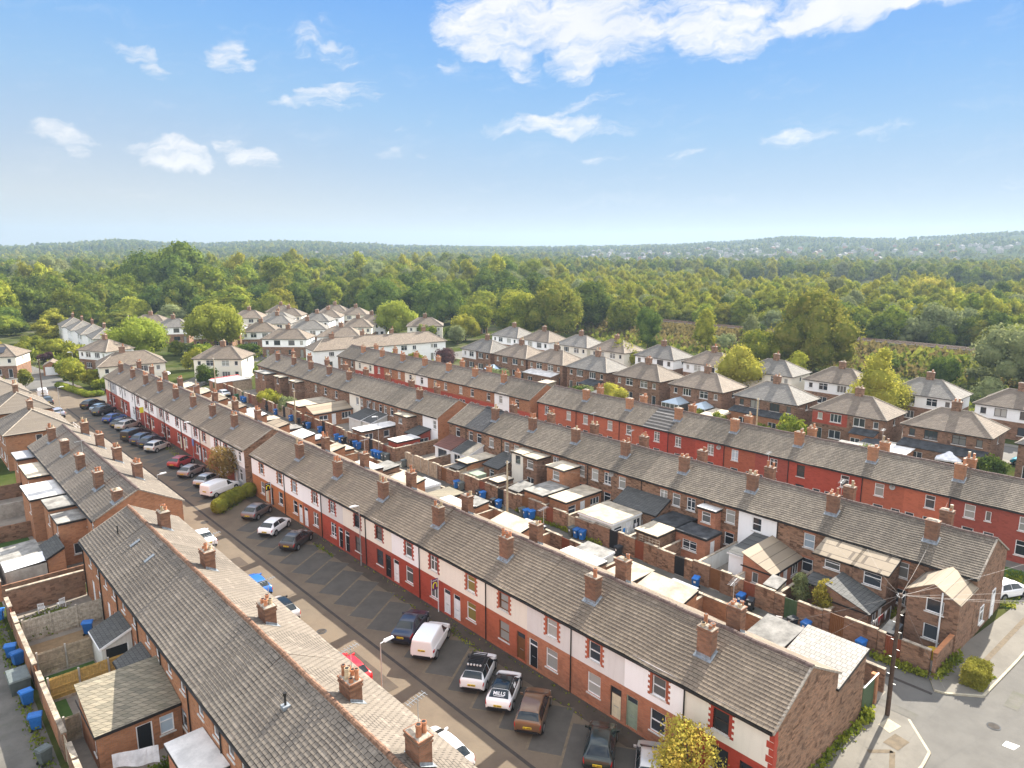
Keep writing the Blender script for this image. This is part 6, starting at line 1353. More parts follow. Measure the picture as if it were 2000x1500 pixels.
def car_proto(kind, col, metal, roof=None, length=1.0, rack=False):
    S = SHAPES[kind]; L = S[-1][0]
    o = thing('parked_car' if kind != 'van' else 'parked_van', '', 'car' if kind != 'van' else 'van')
    CP = np.array([section(s) for s in S]); n = CP.shape[1]
    def surf(u, v):
        p = cr1(cr1(CP, u), v); return Vector(((p[0] - L / 2) * length, p[1], p[2]))
    mb = MB(); us = np.linspace(0, len(S) - 1, (len(S) - 1) * 4 + 1); vs2 = np.linspace(0, n - 1, (n - 1) * 3 + 1); nv = len(vs2)
    for u in us:
        row = cr1(CP, u)
        for v in vs2:
            p = cr1(row, v); mb.v.append(((p[0] - L / 2) * length, p[1], p[2]))
    for i in range(len(us) - 1):
        for j in range(nv - 1):
            mb.f.append((i * nv + j, i * nv + j + 1, (i + 1) * nv + j + 1, (i + 1) * nv + j)); mb.m.append(0 if 3 <= j < nv - 4 else 1)
    k = len(mb.v); e = (len(us) - 1) * nv; mb.v += mb.v[:nv] + mb.v[e:e + nv]
    mb.f.append(tuple(range(k, k + nv))); mb.m.append(0); mb.f.append(tuple(reversed(range(k + nv, k + 2 * nv)))); mb.m.append(0)
    bd_ = mb.build('body', [m_car(col, metal), 'carblack'], o, smooth=True); flat_faces(bd_, (-1, -2))
    def patch(name, b0, b1, va, vb, mt, off=.011, nu=6, nw=4):
        """a panel lying on the body: u runs b0 at va and b1 at vb"""
        m_ = MB(); G = []
        for i in range(nu + 1):
            row = []
            for j in range(nw + 1):
                t = j / nw; ua = b0[0] + (b1[0] - b0[0]) * t; ub = b0[1] + (b1[1] - b0[1]) * t
                u, v = ua + (ub - ua) * i / nu, va + (vb - va) * t; e = .02
                p = surf(u, v); nr = (surf(min(u + e, len(S) - 1.001), v) - p).cross(surf(u, v + e) - p)
                if nr.length < 1e-9: nr = p - Vector((0, 0, .6))
                nr.normalize()
                if nr.dot(p - Vector((p.x, 0, .55))) < 0: nr = -nr
                row.append(p + nr * off)
            G.append(row)
        k = len(m_.v)
        for r_ in G: m_.v += [tuple(q) for q in r_]
        for i in range(nu):
            for j in range(nw): m_.f.append((i * (nw + 1) + j, i * (nw + 1) + j + 1, (i + 1) * (nw + 1) + j + 1, (i + 1) * (nw + 1) + j)); m_.m.append(0)
        return m_.build(name, mt, o, smooth=True)
    r0, r1, w0, w1 = GLASS[kind]
    patch('windscreen', (w0 + .08, w1 - .12), (w0 + .08, w1 - .12), 5.1, 8.9, 'carglass', nw=8)
    if r0 is not None: patch('rear_window', (r0 + .14, r1 - .08), (r0 + .14, r1 - .08), 5.15, 8.85, 'carglass', nw=8)
    if roof: patch('roof_panel', (r1 - .02, w0 + .04), (r1 - .02, w0 + .04), 4.95, 9.05, roof, .008, 10, 8)
    q0 = r1 if r0 is not None else 4.1; md = q0 + (w0 - q0) * .45
    for va, vb in ((4.12, 4.92), (9.88, 9.08)):
        if kind != 'van': patch('side_window', (q0 - .4, md), (q0 + .02, md), va, vb, 'carglass')
        patch('side_window', (md + .07, w0 + .72), (md + .07, w0 + .12), va, vb, 'carglass')
    tl = (2.5, 3.95) if kind != 'van' else (2.3, 3.9)
    for va, vb in (tl, (14 - tl[0], 14 - tl[1])): patch('tail_light', (.45, 1.8), (.7, 1.95), va, vb, 'lamp_red', .009)
    e = len(S) - 1
    for va, vb in ((2.9, 4.2), (11.1, 9.8)): patch('headlight', (e - 1.8, e - .9), (e - 2.3, e - 1.3), va, vb, 'lamp_clear', .009)
    wr = .325 if kind not in ('suv', 'van') else .355
    for fx in (.76, L - .84):
        for s in (-1, 1):
            y = S[4][4] - .10; x = (fx - L / 2) * length
            m_ = MB(); m_.tube((x, s * (y + .102), wr + .02), (x, s * (y + .106), wr + .02), wr + .07, n=16); m_.build('wheel_arch', 'carblack', o)
            m_ = MB(); m_.tube((x, s * (y - .1), wr), (x, s * (y + .125), wr), wr, n=16); w = m_.build('wheel', 'rubber', o)
            m_ = MB(); m_.tube((x, s * (y + .126), wr), (x, s * (y + .132), wr), wr * .66, n=12); m_.build('rim', 'alloy', w)
    zt = S[1][2]
    for s in (-1, 1):
        m_ = MB(); mx = (S[w0][0] + .42 - L / 2) * length; m_.hexa([(mx - .06, s * .87, .93), (mx + .1, s * .87, .93), (mx + .06, s * 1.05, .95), (mx - .06, s * 1.05, .95), (mx - .06, s * .87, 1.03), (mx + .08, s * .87, 1.03), (mx + .05, s * 1.05, 1.07), (mx - .06, s * 1.05, 1.07)]); m_.build('mirror', 'carblack' if roof else m_car(col, metal), o)
    m_ = MB(); xb = (-.055 - L / 2) * length; zp = zt - .14 if kind != 'van' else .95
    m_.box(xb, xb + .05, -.27, .27, zp - .06, zp + .06, 0)
    for k in range(7):
        if k != 4: m_.box(xb - .004, xb - .001, -.22 + k * .066, -.175 + k * .066, zp - .035, zp + .035, 1)
    m_.build('number_plate', ['plate', 'carblack'], o)
    m_ = MB(); zb = S[0][1] - .08; m_.box((-.04 - L / 2) * length, (.1 - L / 2) * length, -.66, .66, zb, zb + .16); m_.build('bumper', 'carblack', o)
    if rack:
        zr = S[4][3] + .1; m_ = MB(); x0, x1 = (.9 - L / 2), (2.4 - L / 2)
        for s in (-1, 1): m_.tube((x0, s * .52, zr + .06), (x1, s * .52, zr + .06), .03); m_.tube((x0, s * .52, zr + .16), (x1, s * .52, zr + .16), .02)
        for k in range(9): x = x0 + (x1 - x0) * k / 8; m_.box(x - .03, x + .03, -.54, .54, zr + .0, zr + .05)
        m_.build('roof_rack', 'carblack', o)
        m_ = MB()
        for k in range(5): m_.tube((x0 - .1, -.44 + k * .22, zr + .1), (x0 - .05, -.44 + k * .22, zr + .1), .075, n=8)
        m_.build('lamp_bar', 'lamp_clear', o)
    return o
def car(kind, col, x, y, ang, label, metal=0.0, roof=None, length=1.0, rack=False):
    k = (kind, col, metal, roof, length, rack)
    o = _cars.get(k)
    if o is None: o = _cars[k] = car_proto(*k)
    else: o = copy_tree(o)
    o.location = (x, y, .02); o.rotation_euler = (0, 0, rad(ang)); tag(o, label, 'van' if kind == 'van' else 'car', 'vehicles parked along the street')
    return o
def text_mesh(parent, body, size, mtx, mt):
    cu = bpy.data.curves.new('text', 'FONT'); cu.body = body; cu.size = size; cu.align_x = 'CENTER'; cu.offset = .006
    t = bpy.data.objects.new('text', cu); COL.objects.link(t)
    me = bpy.data.meshes.new_from_object(t.evaluated_get(bpy.context.evaluated_depsgraph_get()))
    bpy.data.objects.remove(t); me.materials.clear(); me.materials.append(M[mt]); me.transform(mtx)
    o = place('lettering', me, parent); return o
A_ = 35
def bay(rx, ry, L, ang=A_):     # tail-left corner on the ground -> centre
    a = rad(ang); c, s = math.cos(a), math.sin(a); return rx + c * L / 2 + s * .88, ry + s * L / 2 - c * .88
WHT, BLK, NVY, GRY, SIL, BRO, RED, BLU, DGR = (.80, .80, .80), (.012, .012, .014), (.012, .02, .045), (.17, .16, .165), (.52, .51, .49), (.17, .095, .05), (.33, .02, .025), (.02, .14, .5), (.012, .022, .018)
car('mpv', BRO, *bay(26.4, 29.0, 4.3), A_, 'bronze brown people carrier nearest of the bay cars seen whole', .35)
mc = car('hatch', WHT, *bay(26.5, 31.9, 4.0), A_, 'white hatchback with black roof and MILLS lettering on the rear window', 0, 'carglass')
mtx = Matrix.Translation((-1.585, 0, 1.26)) @ Matrix(((0, math.sin(rad(42)), -1, 0), (-1, 0, 0, 0), (0, math.cos(rad(42)), .7, 0), (0, 0, 0, 1)))
mtx = Matrix(((0, .85, -.527, -1.60), (-1, 0, 0, 0), (0, .527, .85, 1.16), (0, 0, 0, 1)))
tm = text_mesh(mc, 'MILLS', .33, mtx, 'plastic_white')
mb = MB()
for k in range(9): mb.poly([mtx @ Vector(p) for p in ((-.34 + k * .076, -.09, 0), (-.34 + k * .076 + .055, -.09, 0), (-.34 + k * .076 + .055, -.05, 0), (-.34 + k * .076, -.05, 0))])
mb.build('small_print', 'plastic_white', mc)
for o_ in [c for c in mc.children if c.name.startswith(('lettering', 'small_print'))]: o_.location = (-.03 * .527, 0, .03 * .85)
mb = MB()
for k in range(4): mb.hexa([(-.55 + k * .12, -.80, 1.1), (-.46 + k * .12, -.80, 1.1), (-.46 + k * .12, -.79, 1.1), (-.55 + k * .12, -.79, 1.1), (-.5 + k * .12, -.725, 1.26), (-.41 + k * .12, -.725, 1.26), (-.41 + k * .12, -.715, 1.26), (-.5 + k * .12, -.715, 1.26)])
mb.build('side_print', 'plastic_white', mc)
car('mpv', (.74, .76, .77), *bay(26.6, 34.7, 4.1), A_, 'white tall hatchback with a black roof rack and lamp bar', 0, 'carblack', .96, True)
car('van', WHT, *bay(26.3, 40.1, 4.4), A_, 'small white panel van parked tight beside the navy saloon', 0)
car('sedan', NVY, *bay(26.3, 42.9, 4.5), A_, 'dark navy saloon parked beside the small white van', .2)
car('hatch', DGR, *bay(27.2, 24.0, 4.0), A_, 'dark green hatchback beyond the empty bay, next to the brown people carrier', .2)
car('hatch', SIL, *bay(28.0, 20.9, 4.0), A_, 'silver hatchback under the yellow street tree', .5)
car('hatch', (.06, .06, .062), *bay(27.3, 64.7, 4.2), A_, 'dark grey coupe-backed car next to the run of empty bays', .4, None, 1.05)
car('hatch', WHT, *bay(27.2, 69.6, 4.1), A_, 'white coupe hatchback between the dark grey car and the bronze hatchback', 0, None, 1.03)
car('hatch', GRY, *bay(27.7, 75.2, 3.9), A_, 'grey bronze hatchback beside the curved hedge', .5)
car('van', (.78, .78, .79), *bay(27.0, 85.2, 4.9), 24, 'big white panel van behind the curved hedge', 0, None, 1.12)
car('hatch', (.45, .47, .48), *bay(27.5, 90.0, 3.9), A_, 'silver blue hatchback next to the big white van', .5)
car('hatch', (.30, .28, .27), *bay(27.2, 95.2, 4.0), A_, 'pewter hatchback beside the bronze street tree', .5)
car('hatch', RED, *bay(27.5, 100.3, 4.0), A_, 'dark red hatchback standing alone among the far bays', .1)
car('mpv', (.55, .53, .5), *bay(27.4, 110.6, 4.0), A_, 'pale silver people carrier at the near end of the far line', .4, None, .9)
car('suv', NVY, *bay(27.4, 113.6, 4.2), A_, 'navy car tucked beside the pale people carrier', .2)
car('suv', (.03, .05, .10), *bay(27.0, 116.2, 4.2), A_, 'dark blue car between the black van and the navy car', .3)
car('van', BLK, *bay(26.6, 119.4, 4.7), A_ - 3, 'black panel van in the far line of bays', .1, None, 1.1)
car('suv', (.42, .38, .34), *bay(27.5, 127.0, 4.4), A_, 'silver beige estate beyond the black van', .5)
car('hatch', (.05, .06, .065), *bay(27.4, 129.8, 4.0), A_, 'charcoal hatchback beside the silver beige estate', .3)
car('hatch', (.015, .06, .25), *bay(27.3, 134.4, 4.1), A_, 'bright blue hatchback in the far bays', .3, None, 1.04)
car('suv', (.02, .02, .022), *bay(27.2, 141.6, 4.4), A_, 'black off-roader near the end of the far bays', .2)
car('hatch', (.25, .33, .40), *bay(27.6, 144.9, 4.0), A_, 'pale blue hatchback half hidden by the black off-roader', .4)
car('suv', BLK, *bay(27.0, 148.9, 4.4), A_, 'black car last in the far bays', .1, None, 1.03)
car('hatch', BLU, 22.2, 58.3, 90, 'bright blue hatchback parked along the kerb, half behind the roof', .2, None, 1.04)
car('hatch', SIL, 22.1, 52.8, 90, 'silver hatchback with black glass roof parked along the kerb', .4, 'carglass', 1.05)
car('hatch', (.62, .015, .02), 21.9, 41.4, 90, 'bright red hatchback parked along the kerb by the chimney pots', 0, None, 1.03)
car('hatch', WHT, 22.0, 30.4, 90, 'white hatchback parked along the kerb nearest the corner pots', 0, None, 1.06)
car('sedan', WHT, 22.4, 72.0, 90, 'white saloon parked along the kerb opposite the bronze hatchback', 0)
car('van', WHT, 24.2, 167.5, 82, 'white van parked at the far road bend', 0); car('hatch', (.04, .05, .06), 23.6, 159.0, 85, 'dark car parked before the white van at the road bend', .3)
car('suv', (.35, .36, .42), 22.8, 145.5, 90, 'silver off-roader parked by the far street lamp', .4); car('suv', WHT, 16.5, 189, 20, 'white off-roader on the drive of the cream house', 0)
car('hatch', WHT, 70.4, 13.6, -25, 'white hatchback nosing out past the big brown gable', 0); car('hatch', (.6, .62, .64), 51.0, 143.0, 95, 'pale silver car at the far alley end', .3); car('hatch', (.02, .35, .5), 116.0, 22.0, 90, 'turquoise car on the estate road by the last brick pair', .1)
car('hatch', (.3, .45, .55), 113, 213, 30, 'pale blue car in the far estate between white houses', .2); car('hatch', WHT, 49, 176, -40, 'white car on the side road by the cream house', 0); car('sedan', BLK, 63, 196, 40, 'black car between the two western round trees', .1)
o = thing('red_canopy', 'red sheet canopy over a yard at the far alley end', 'canopy', (55.5, 152.3, 0))
mb = MB(); mb.hexa([(-3, -1.5, 1.5), (3, -1.5, 1.7), (3, 1.5, 2.1), (-3, 1.5, 1.9), (-3, -1.5, 1.55), (3, -1.5, 1.75), (3, 1.5, 2.15), (-3, 1.5, 1.95)]); mb.build('sheet', 'red_cloth', o)
mb = MB()
for p in ((-2.9, -1.4), (2.9, -1.4), (2.9, 1.4), (-2.9, 1.4)): mb.tube((*p, 0), (*p, 1.5), .04)
mb.build('frame', 'frame_dark', o)
# ---------------------------------------------------------------- vegetation
def leaf_mesh(name, blobs, n, leaf, seed, mt, core=.78, trunk=None, flat=.75, spread=(.68, 1.15)):
    """n leaf-clump faces spread through the outer part of the blobs; a darker closed core keeps the middle from being see-through"""
    g = np.random.default_rng(seed); B = np.array(blobs, float)
    wgt = (B[:, 3] * B[:, 4] + B[:, 4] * B[:, 5] + B[:, 3] * B[:, 5]); wgt /= wgt.sum()
    k = g.choice(len(B), n, p=wgt); b = B[k]
    d = g.normal(size=(n, 3)); d[:, 2] += .12; d /= np.linalg.norm(d, axis=1)[:, None]
    rr = g.uniform(*spread, n) ** .8
    pos = b[:, :3] + d * b[:, 3:6] * rr[:, None]
    nn = d / b[:, 3:6]; nn /= np.linalg.norm(nn, axis=1)[:, None]
    nn = nn + g.normal(size=(n, 3)) * flat; nn /= np.linalg.norm(nn, axis=1)[:, None]
    t = np.cross(nn, g.normal(size=(n, 3))); t /= np.linalg.norm(t, axis=1)[:, None]; u = np.cross(nn, t)
    s = leaf * g.uniform(.45, 1.15, n)[:, None]; a = g.uniform(.5, .9, n)[:, None]
    q = np.stack([pos - t * s * .5 - u * s * a * .1, pos + u * s * a * -.5 + t * s * .1, pos + t * s * .5 + u * s * a * .1, pos + u * s * a * .5 - t * s * .1], 1)
    keep = pos[:, 2] > .05
    q = q[keep].reshape(-1, 3); m_ = len(q) // 4
    V = [q]; F = [np.arange(m_ * 4).reshape(-1, 4)]; base = m_ * 4; MI = [np.zeros(m_, int)]
    if core:
        nu, nv = 10, 7
        for bl in blobs:
            th = np.linspace(0, 2 * np.pi, nu, endpoint=False); ph = np.linspace(.06, np.pi - .06, nv)
            P = np.array([[bl[0] + bl[3] * core * math.sin(p) * math.cos(a_) * g.uniform(.85, 1.1), bl[1] + bl[4] * core * math.sin(p) * math.sin(a_) * g.uniform(.85, 1.1), max(.02, bl[2] + bl[5] * core * math.cos(p))] for p in ph for a_ in th])
            V.append(P); f = [[base + i * nu + j, base + i * nu + (j + 1) % nu, base + (i + 1) * nu + (j + 1) % nu, base + (i + 1) * nu + j] for i in range(nv - 1) for j in range(nu)]
            F.append(np.array(f)); MI.append(np.zeros(len(f), int)); base += nu * nv
    if trunk:
        mb = MB(); trunk(mb); V.append(np.array(mb.v)); 
        f4 = [f for f in mb.f if len(f) == 4]; F.append(np.array(f4) + base); MI.append(np.ones(len(f4), int)); base += len(mb.v)
    V = np.concatenate(V); F = np.concatenate(F); MI = np.concatenate(MI)
    me = bpy.data.meshes.new(name); me.vertices.add(len(V)); me.vertices.foreach_set('co', V.astype(np.float32).ravel())
    me.loops.add(F.size); me.loops.foreach_set('vertex_index', F.astype(np.int32).ravel())
    me.polygons.add(len(F)); me.polygons.foreach_set('loop_start', np.arange(0, F.size, 4, dtype=np.int32)); 
    me.materials.append(M[mt]); me.materials.append(M['bark']); me.polygons.foreach_set('material_index', MI.astype(np.int32))
    me.update(calc_edges=True); me.validate()
    return me
def crown_blobs(r, h, z0, n, seed, rough=.45, top=1.0):
    """one uneven crown: a main mass and smaller masses round it"""
    g = random.Random(seed); zc = z0 + (h - z0) * .5; rz = (h - z0) * .5
    out = [(0, 0, zc, r * .74, r * .74, rz * .8)]
    for k in range(n):
        a = g.uniform(0, 6.283); e = g.uniform(-.75, 1.0); c = math.sqrt(max(0, 1 - e * e)); q = g.uniform(.25, rough) * r
        taper = 1 if e < 0 else 1 - (1 - top) * e
        out.append((math.cos(a) * c * r * .66 * taper, math.sin(a) * c * r * .66 * taper, zc + e * rz * .68, q, q, q * g.uniform(.75, 1.1)))
    return out
def trunk_fn(h, r, seed, limbs=5, spread=2.0):
    def f(mb):
        g = random.Random(seed); mb.tube((0, 0, 0), (0, 0, h * .5), r, r * .7, 7, caps=False); mb.tube((0, 0, h * .5), (g.uniform(-.2, .2), g.uniform(-.2, .2), h * .8), r * .7, r * .3, 6, caps=False)
        for k in range(limbs):
            a = g.uniform(0, 6.283); z = h * g.uniform(.35, .6); mb.tube((0, 0, z), (math.cos(a) * spread, math.sin(a) * spread, z + h * .25), r * .4, r * .12, 5, caps=False)
    return f
def tree(name, label, x, y, r, h, z0, mt, n=3000, leaf=.5, nb=10, seed=1, group=None, sx=1, sy=1, rough=.45, top=.8, cat='tree', core=.78, blobs=None):
    o = thing(name, label, cat, (x, y, 0), 0, group)
    bl = blobs or crown_blobs(r, h, z0, nb, seed, rough, top)
    bl = [(a * sx, b * sy, c, d * sx, e * sy, f) for a, b, c, d, e, f in bl]
    place('crown', leaf_mesh('crown', bl, n, leaf, seed, mt, core), o)
    mb = MB(); trunk_fn(h, max(.08, r * .045), seed, 5, r * .45)(mb); mb.build('trunk', 'bark', o)
    return o
# named trees of the estate
tree('lime_tree', 'big round bright green tree, westernmost, over the cream house', 50.5, 199, 8.0, 11.6, 1.5, 'leaf_lime', 7000, .62, 16, 1, rough=.4)
tree('lime_tree', 'big round bright green tree beside the flat parking court, second from the west', 72.5, 205.5, 8.4, 13.6, 1.5, 'leaf_lime', 7600, .62, 16, 2, rough=.4)
tree('lime_tree', 'big round bright green tree above the long white terrace', 128.5, 199, 8.0, 11.2, 1.2, 'leaf_lime', 7000, .62, 15, 3, rough=.4)
tree('lime_tree', 'smaller round green tree at the edge of the wood behind olive shrubs', 153, 188, 6.4, 11, 1.0, 'leaf_mid', 5200, .6, 12, 4)
tree('chestnut_tree', 'great dark tree with bronze sunlit top before the railway bank', 164, 161, 10.2, 19.0, .5, 'leaf_brown', 9500, .75, 22, 5)
tree('oak_tree', 'dark dense tree filling beside the great bronze tree', 157, 170, 8.2, 14.5, .5, 'leaf_mid', 6500, .75, 16, 55)
tree('holm_oak', 'dark oval tree standing alone on the dry bank', 165.5, 124.5, 4.9, 13.4, .3, 'leaf_dark', 5200, .5, 14, 6, top=.6, rough=.4)
tree('birch_tree', 'tall narrow light green tree on the dry bank', 166.5, 106, 3.6, 14.6, 1.0, 'leaf_olive', 3200, .5, 12, 7, rough=.5, top=.5)
tree('birch_tree', 'slender silvery tree on the dry bank', 175, 97.5, 2.9, 13.0, .8, 'leaf_silver', 2600, .48, 10, 8, rough=.5, top=.5)
tree('sycamore_tree', 'huge dome-shaped dark tree with pale sunlit flank behind the white-fronted pairs', 166, 76, 11.4, 19.2, .4, 'leaf_brown', 11000, .72, 26, 9)
tree('hawthorn_tree', 'dark green tree joined to the flank of the huge dome tree', 158.5, 86, 7, 9.5, .2, 'leaf_mid', 5200, .6, 14, 59)
tree('rowan_tree', 'light green upright tree in front of the huge dome tree', 146.5, 70.5, 2.6, 8.2, .6, 'leaf_olive', 2200, .42, 8, 10, rough=.55)
tree('willow_tree', 'yellow green spreading tree between two white-fronted pairs', 129.2, 74.3, 4.9, 9.4, .8, 'leaf_yellow', 5200, .42, 15, 11, rough=.5)
tree('willow_tree', 'tall yellow tree in two tiers beside the white-fronted pairs', 127.5, 46.4, 5.6, 9.4, .6, 'leaf_yellow', 6800, .42, 0, 12, blobs=[(0, 0, 4.2, 5.0, 4.6, 3.8), (-2.5, 1.5, 5, 2.6, 2.6, 2), (3, -2, 4.5, 2.8, 2.6, 2.2), (-1.5, 0, 7.4, 2.9, 2.9, 2.3), (.5, .8, 9.4, 2.3, 2.2, 2.2), (1.8, .4, 11.2, 1.3, 1.3, 1.4), (3.9, -3, 3.5, 1.8, 1.8, 1.5), (-4, 3, 3.5, 1.8, 1.8, 1.6)])
tree('poplar_tree', 'large pale green tree at the edge of the view before the railway', 173, 35.5, 9.2, 15.5, .3, 'leaf_silver', 9000, .62, 20, 13)
tree('elder_tree', 'dark bush with pale top beside the railway bank', 166, 47.5, 3.9, 7.6, .1, 'leaf_dark', 3000, .5, 10, 14); tree('elder_tree', 'grey green low bush below the large pale tree', 158, 38, 3.6, 4.6, .1, 'leaf_silver', 2200, .45, 9, 15)
tree('apple_tree', 'olive green garden tree hiding a cream pair', 134.0, 107.5, 4.0, 7.8, .3, 'leaf_olive', 3600, .42, 11, 16); tree('apple_tree', 'olive garden tree by the wood edge, broader one', 140.5, 177, 5.2, 8.4, .3, 'leaf_olive', 3600, .55, 12, 17); tree('apple_tree', 'pale olive garden tree by the wood edge, smaller one', 133.0, 171.5, 3.6, 6.0, .3, 'leaf_silver', 2600, .5, 10, 18)
tree('plum_tree', 'purple-leaved small tree behind the far red terrace', 104.8, 139.5, 3.4, 5.0, .3, 'leaf_purple', 2400, .4, 9, 19); tree('garden_tree', 'small bright green tree in front of the long white terrace', 92.5, 147, 2.6, 4.6, .5, 'leaf_lime', 1800, .4, 8, 20)
tree('street_tree', 'yellow and orange autumn street tree before the nearest red front', 30.1, 18.9, 1.95, 4.6, .9, 'leaf_autumn', 4200, .19, 15, 21, rough=.55, core=0); tree('street_tree', 'bronze street tree beside the big white van', 31.0, 88.6, 2.2, 5.2, .9, 'leaf_bronze', 3200, .25, 12, 22, core=.3)
tree('cypress_bush', 'feathery yellow conifer over the alley yard wall', 54.6, 22.5, 1.2, 3.6, .2, 'leaf_yellow', 2600, .2, 11, 23, rough=.55, top=.4, core=.5); tree('cypress_bush', 'paler feathery conifer leaning beside the yellow one', 54.9, 24.6, .95, 3.4, .2, 'leaf_silver', 1800, .2, 9, 24, rough=.55, top=.4, core=.5)
tree('garden_bush', 'yellow green bush behind the red terrace ridge', 100.5, 83, 3.0, 5.0, .2, 'leaf_yellow', 2600, .32, 10, 25); tree('garden_bush', 'light green rounded bush beside the yellow green one', 101, 90.5, 2.6, 3.2, .1, 'leaf_silver', 1900, .34, 9, 26); tree('garden_bush', 'small pale shrub among the hip-roofed pairs', 100, 117, 1.8, 3.6, .1, 'leaf_silver', 1300, .34, 8, 27)
tree('garden_bush', 'thick climbing bush spilling over the far alley wall', 54.6, 128, 3.0, 3.0, .1, 'leaf_olive', 2400, .34, 11, 28, sy=1.6); tree('garden_bush', 'overgrown shrub beyond the far alley wall', 54.4, 119.6, 2.3, 3.4, .1, 'leaf_silver', 1900, .34, 9, 29)
tree('garden_bush', 'dark rounded bush in front of the cream pair with garden room', 52.8, 157.5, 2.5, 4.6, .1, 'leaf_dark', 1900, .4, 9, 30); tree('garden_bush', 'reddish shrub by the white end-on house', 33, 216, 2.2, 2.8, .1, 'leaf_purple', 1400, .4, 8, 31)
for i, (x, y, r, h, m_) in enumerate([(31.2, 176, 3.1, 6.5, 'leaf_olive'), (33.5, 170, 2.2, 4.2, 'leaf_olive'), (23, 179, 1.6, 4.5, 'leaf_brown'), (34.5, 163, 2.4, 3.2, 'leaf_mid'), (36.5, 226, 4, 5, 'leaf_olive'), (30, 230, 3, 4.5, 'leaf_mid'), (25, 238, 3, 4, 'leaf_yellow'), (35, 245, 3.5, 4.5, 'leaf_mid'), (13, 212, 2.6, 3.5, 'leaf_mid'), (18, 225, 3, 3.6, 'leaf_olive')]):
    tree('verge_tree', f'small leafy tree round the far road bend, {ORD[i]} counting from the street', x, y, r, h, .4, m_, 1800, .42, 9, 40 + i, 'small trees at the road bend')
gtr = random.Random(8)
for i in range(26):
    x = gtr.choice([gtr.uniform(94, 104), gtr.uniform(141, 172), gtr.uniform(95, 105)]); y = gtr.uniform(14, 150); r = gtr.uniform(1.2, 2.6)
    if i == 0: bp = {}
    k = gtr.choice(['leaf_mid', 'leaf_olive', 'leaf_dark', 'leaf_silver'])
    if k not in bp: bp[k] = leaf_mesh('garden_shrub', crown_blobs(2, 3, .1, 8, len(bp) + 3), 1300, .38, len(bp) + 60, k)
    o = place('garden_shrub', bp[k], None, (x, y, 0), gtr.uniform(0, 6)); s = r / 2; o.scale = (s, s, s * gtr.uniform(.8, 1.3))
    tag(o, {'leaf_mid': 'green', 'leaf_olive': 'olive', 'leaf_dark': 'dark green', 'leaf_silver': 'grey green'}[k] + ' shrub in the back gardens behind the terraces', 'shrub', 'shrubs of the back gardens')
for i in range(60):
    x, y = gtr.choice([(gtr.uniform(62, 118), gtr.uniform(186, 262)), (gtr.uniform(30, 70), gtr.uniform(150, 262)), (gtr.uniform(2, 30), gtr.uniform(190, 262)), (gtr.uniform(120, 150), gtr.uniform(160, 250))])
    if (x > 19 and x < 33 and y < 262) or abs(x - 48) < 6: continue
    k = gtr.choice(['leaf_mid', 'leaf_olive', 'leaf_dark', 'leaf_mid']); o = place('garden_shrub', bp[k], None, (x, y, 0), gtr.uniform(0, 6)) if k in bp else None
    if o is None: continue
    s = gtr.uniform(.6, 1.7); o.scale = (s, s, s * gtr.uniform(.7, 1.2))
    tag(o, {'leaf_mid': 'green', 'leaf_olive': 'olive', 'leaf_dark': 'dark green'}[k] + ' shrub in the gardens of the far estate', 'shrub', 'shrubs of the far estate gardens')
for i in range(46):
    y = gtr.uniform(-20, 185); x = gtr.uniform(176, 202); h = gtr.uniform(1.6, 4.2) * (1.5 if x < 184 else 1)
    if abs(y - 140) < 22 and x > 186: continue
    k = gtr.choice(['leaf_mid', 'leaf_olive', 'leaf_brown', 'leaf_silver', 'leaf_dark']); 
    if k not in bp: bp[k] = leaf_mesh('garden_shrub', crown_blobs(2, 3, .1, 8, len(bp) + 3), 1300, .38, len(bp) + 60, k)
    z = max(0, min(3.4, (x - 184) / 19 * 3.4)) - .2
    o = place('scrub_bush', bp[k], None, (x, y, z), gtr.uniform(0, 6)); o.scale = (h / 2.6, h / 2.6, h / 3)
    tag(o, 'scrub bush on the dry slope below the railway line', 'bush', 'scrub bushes of the railway bank')
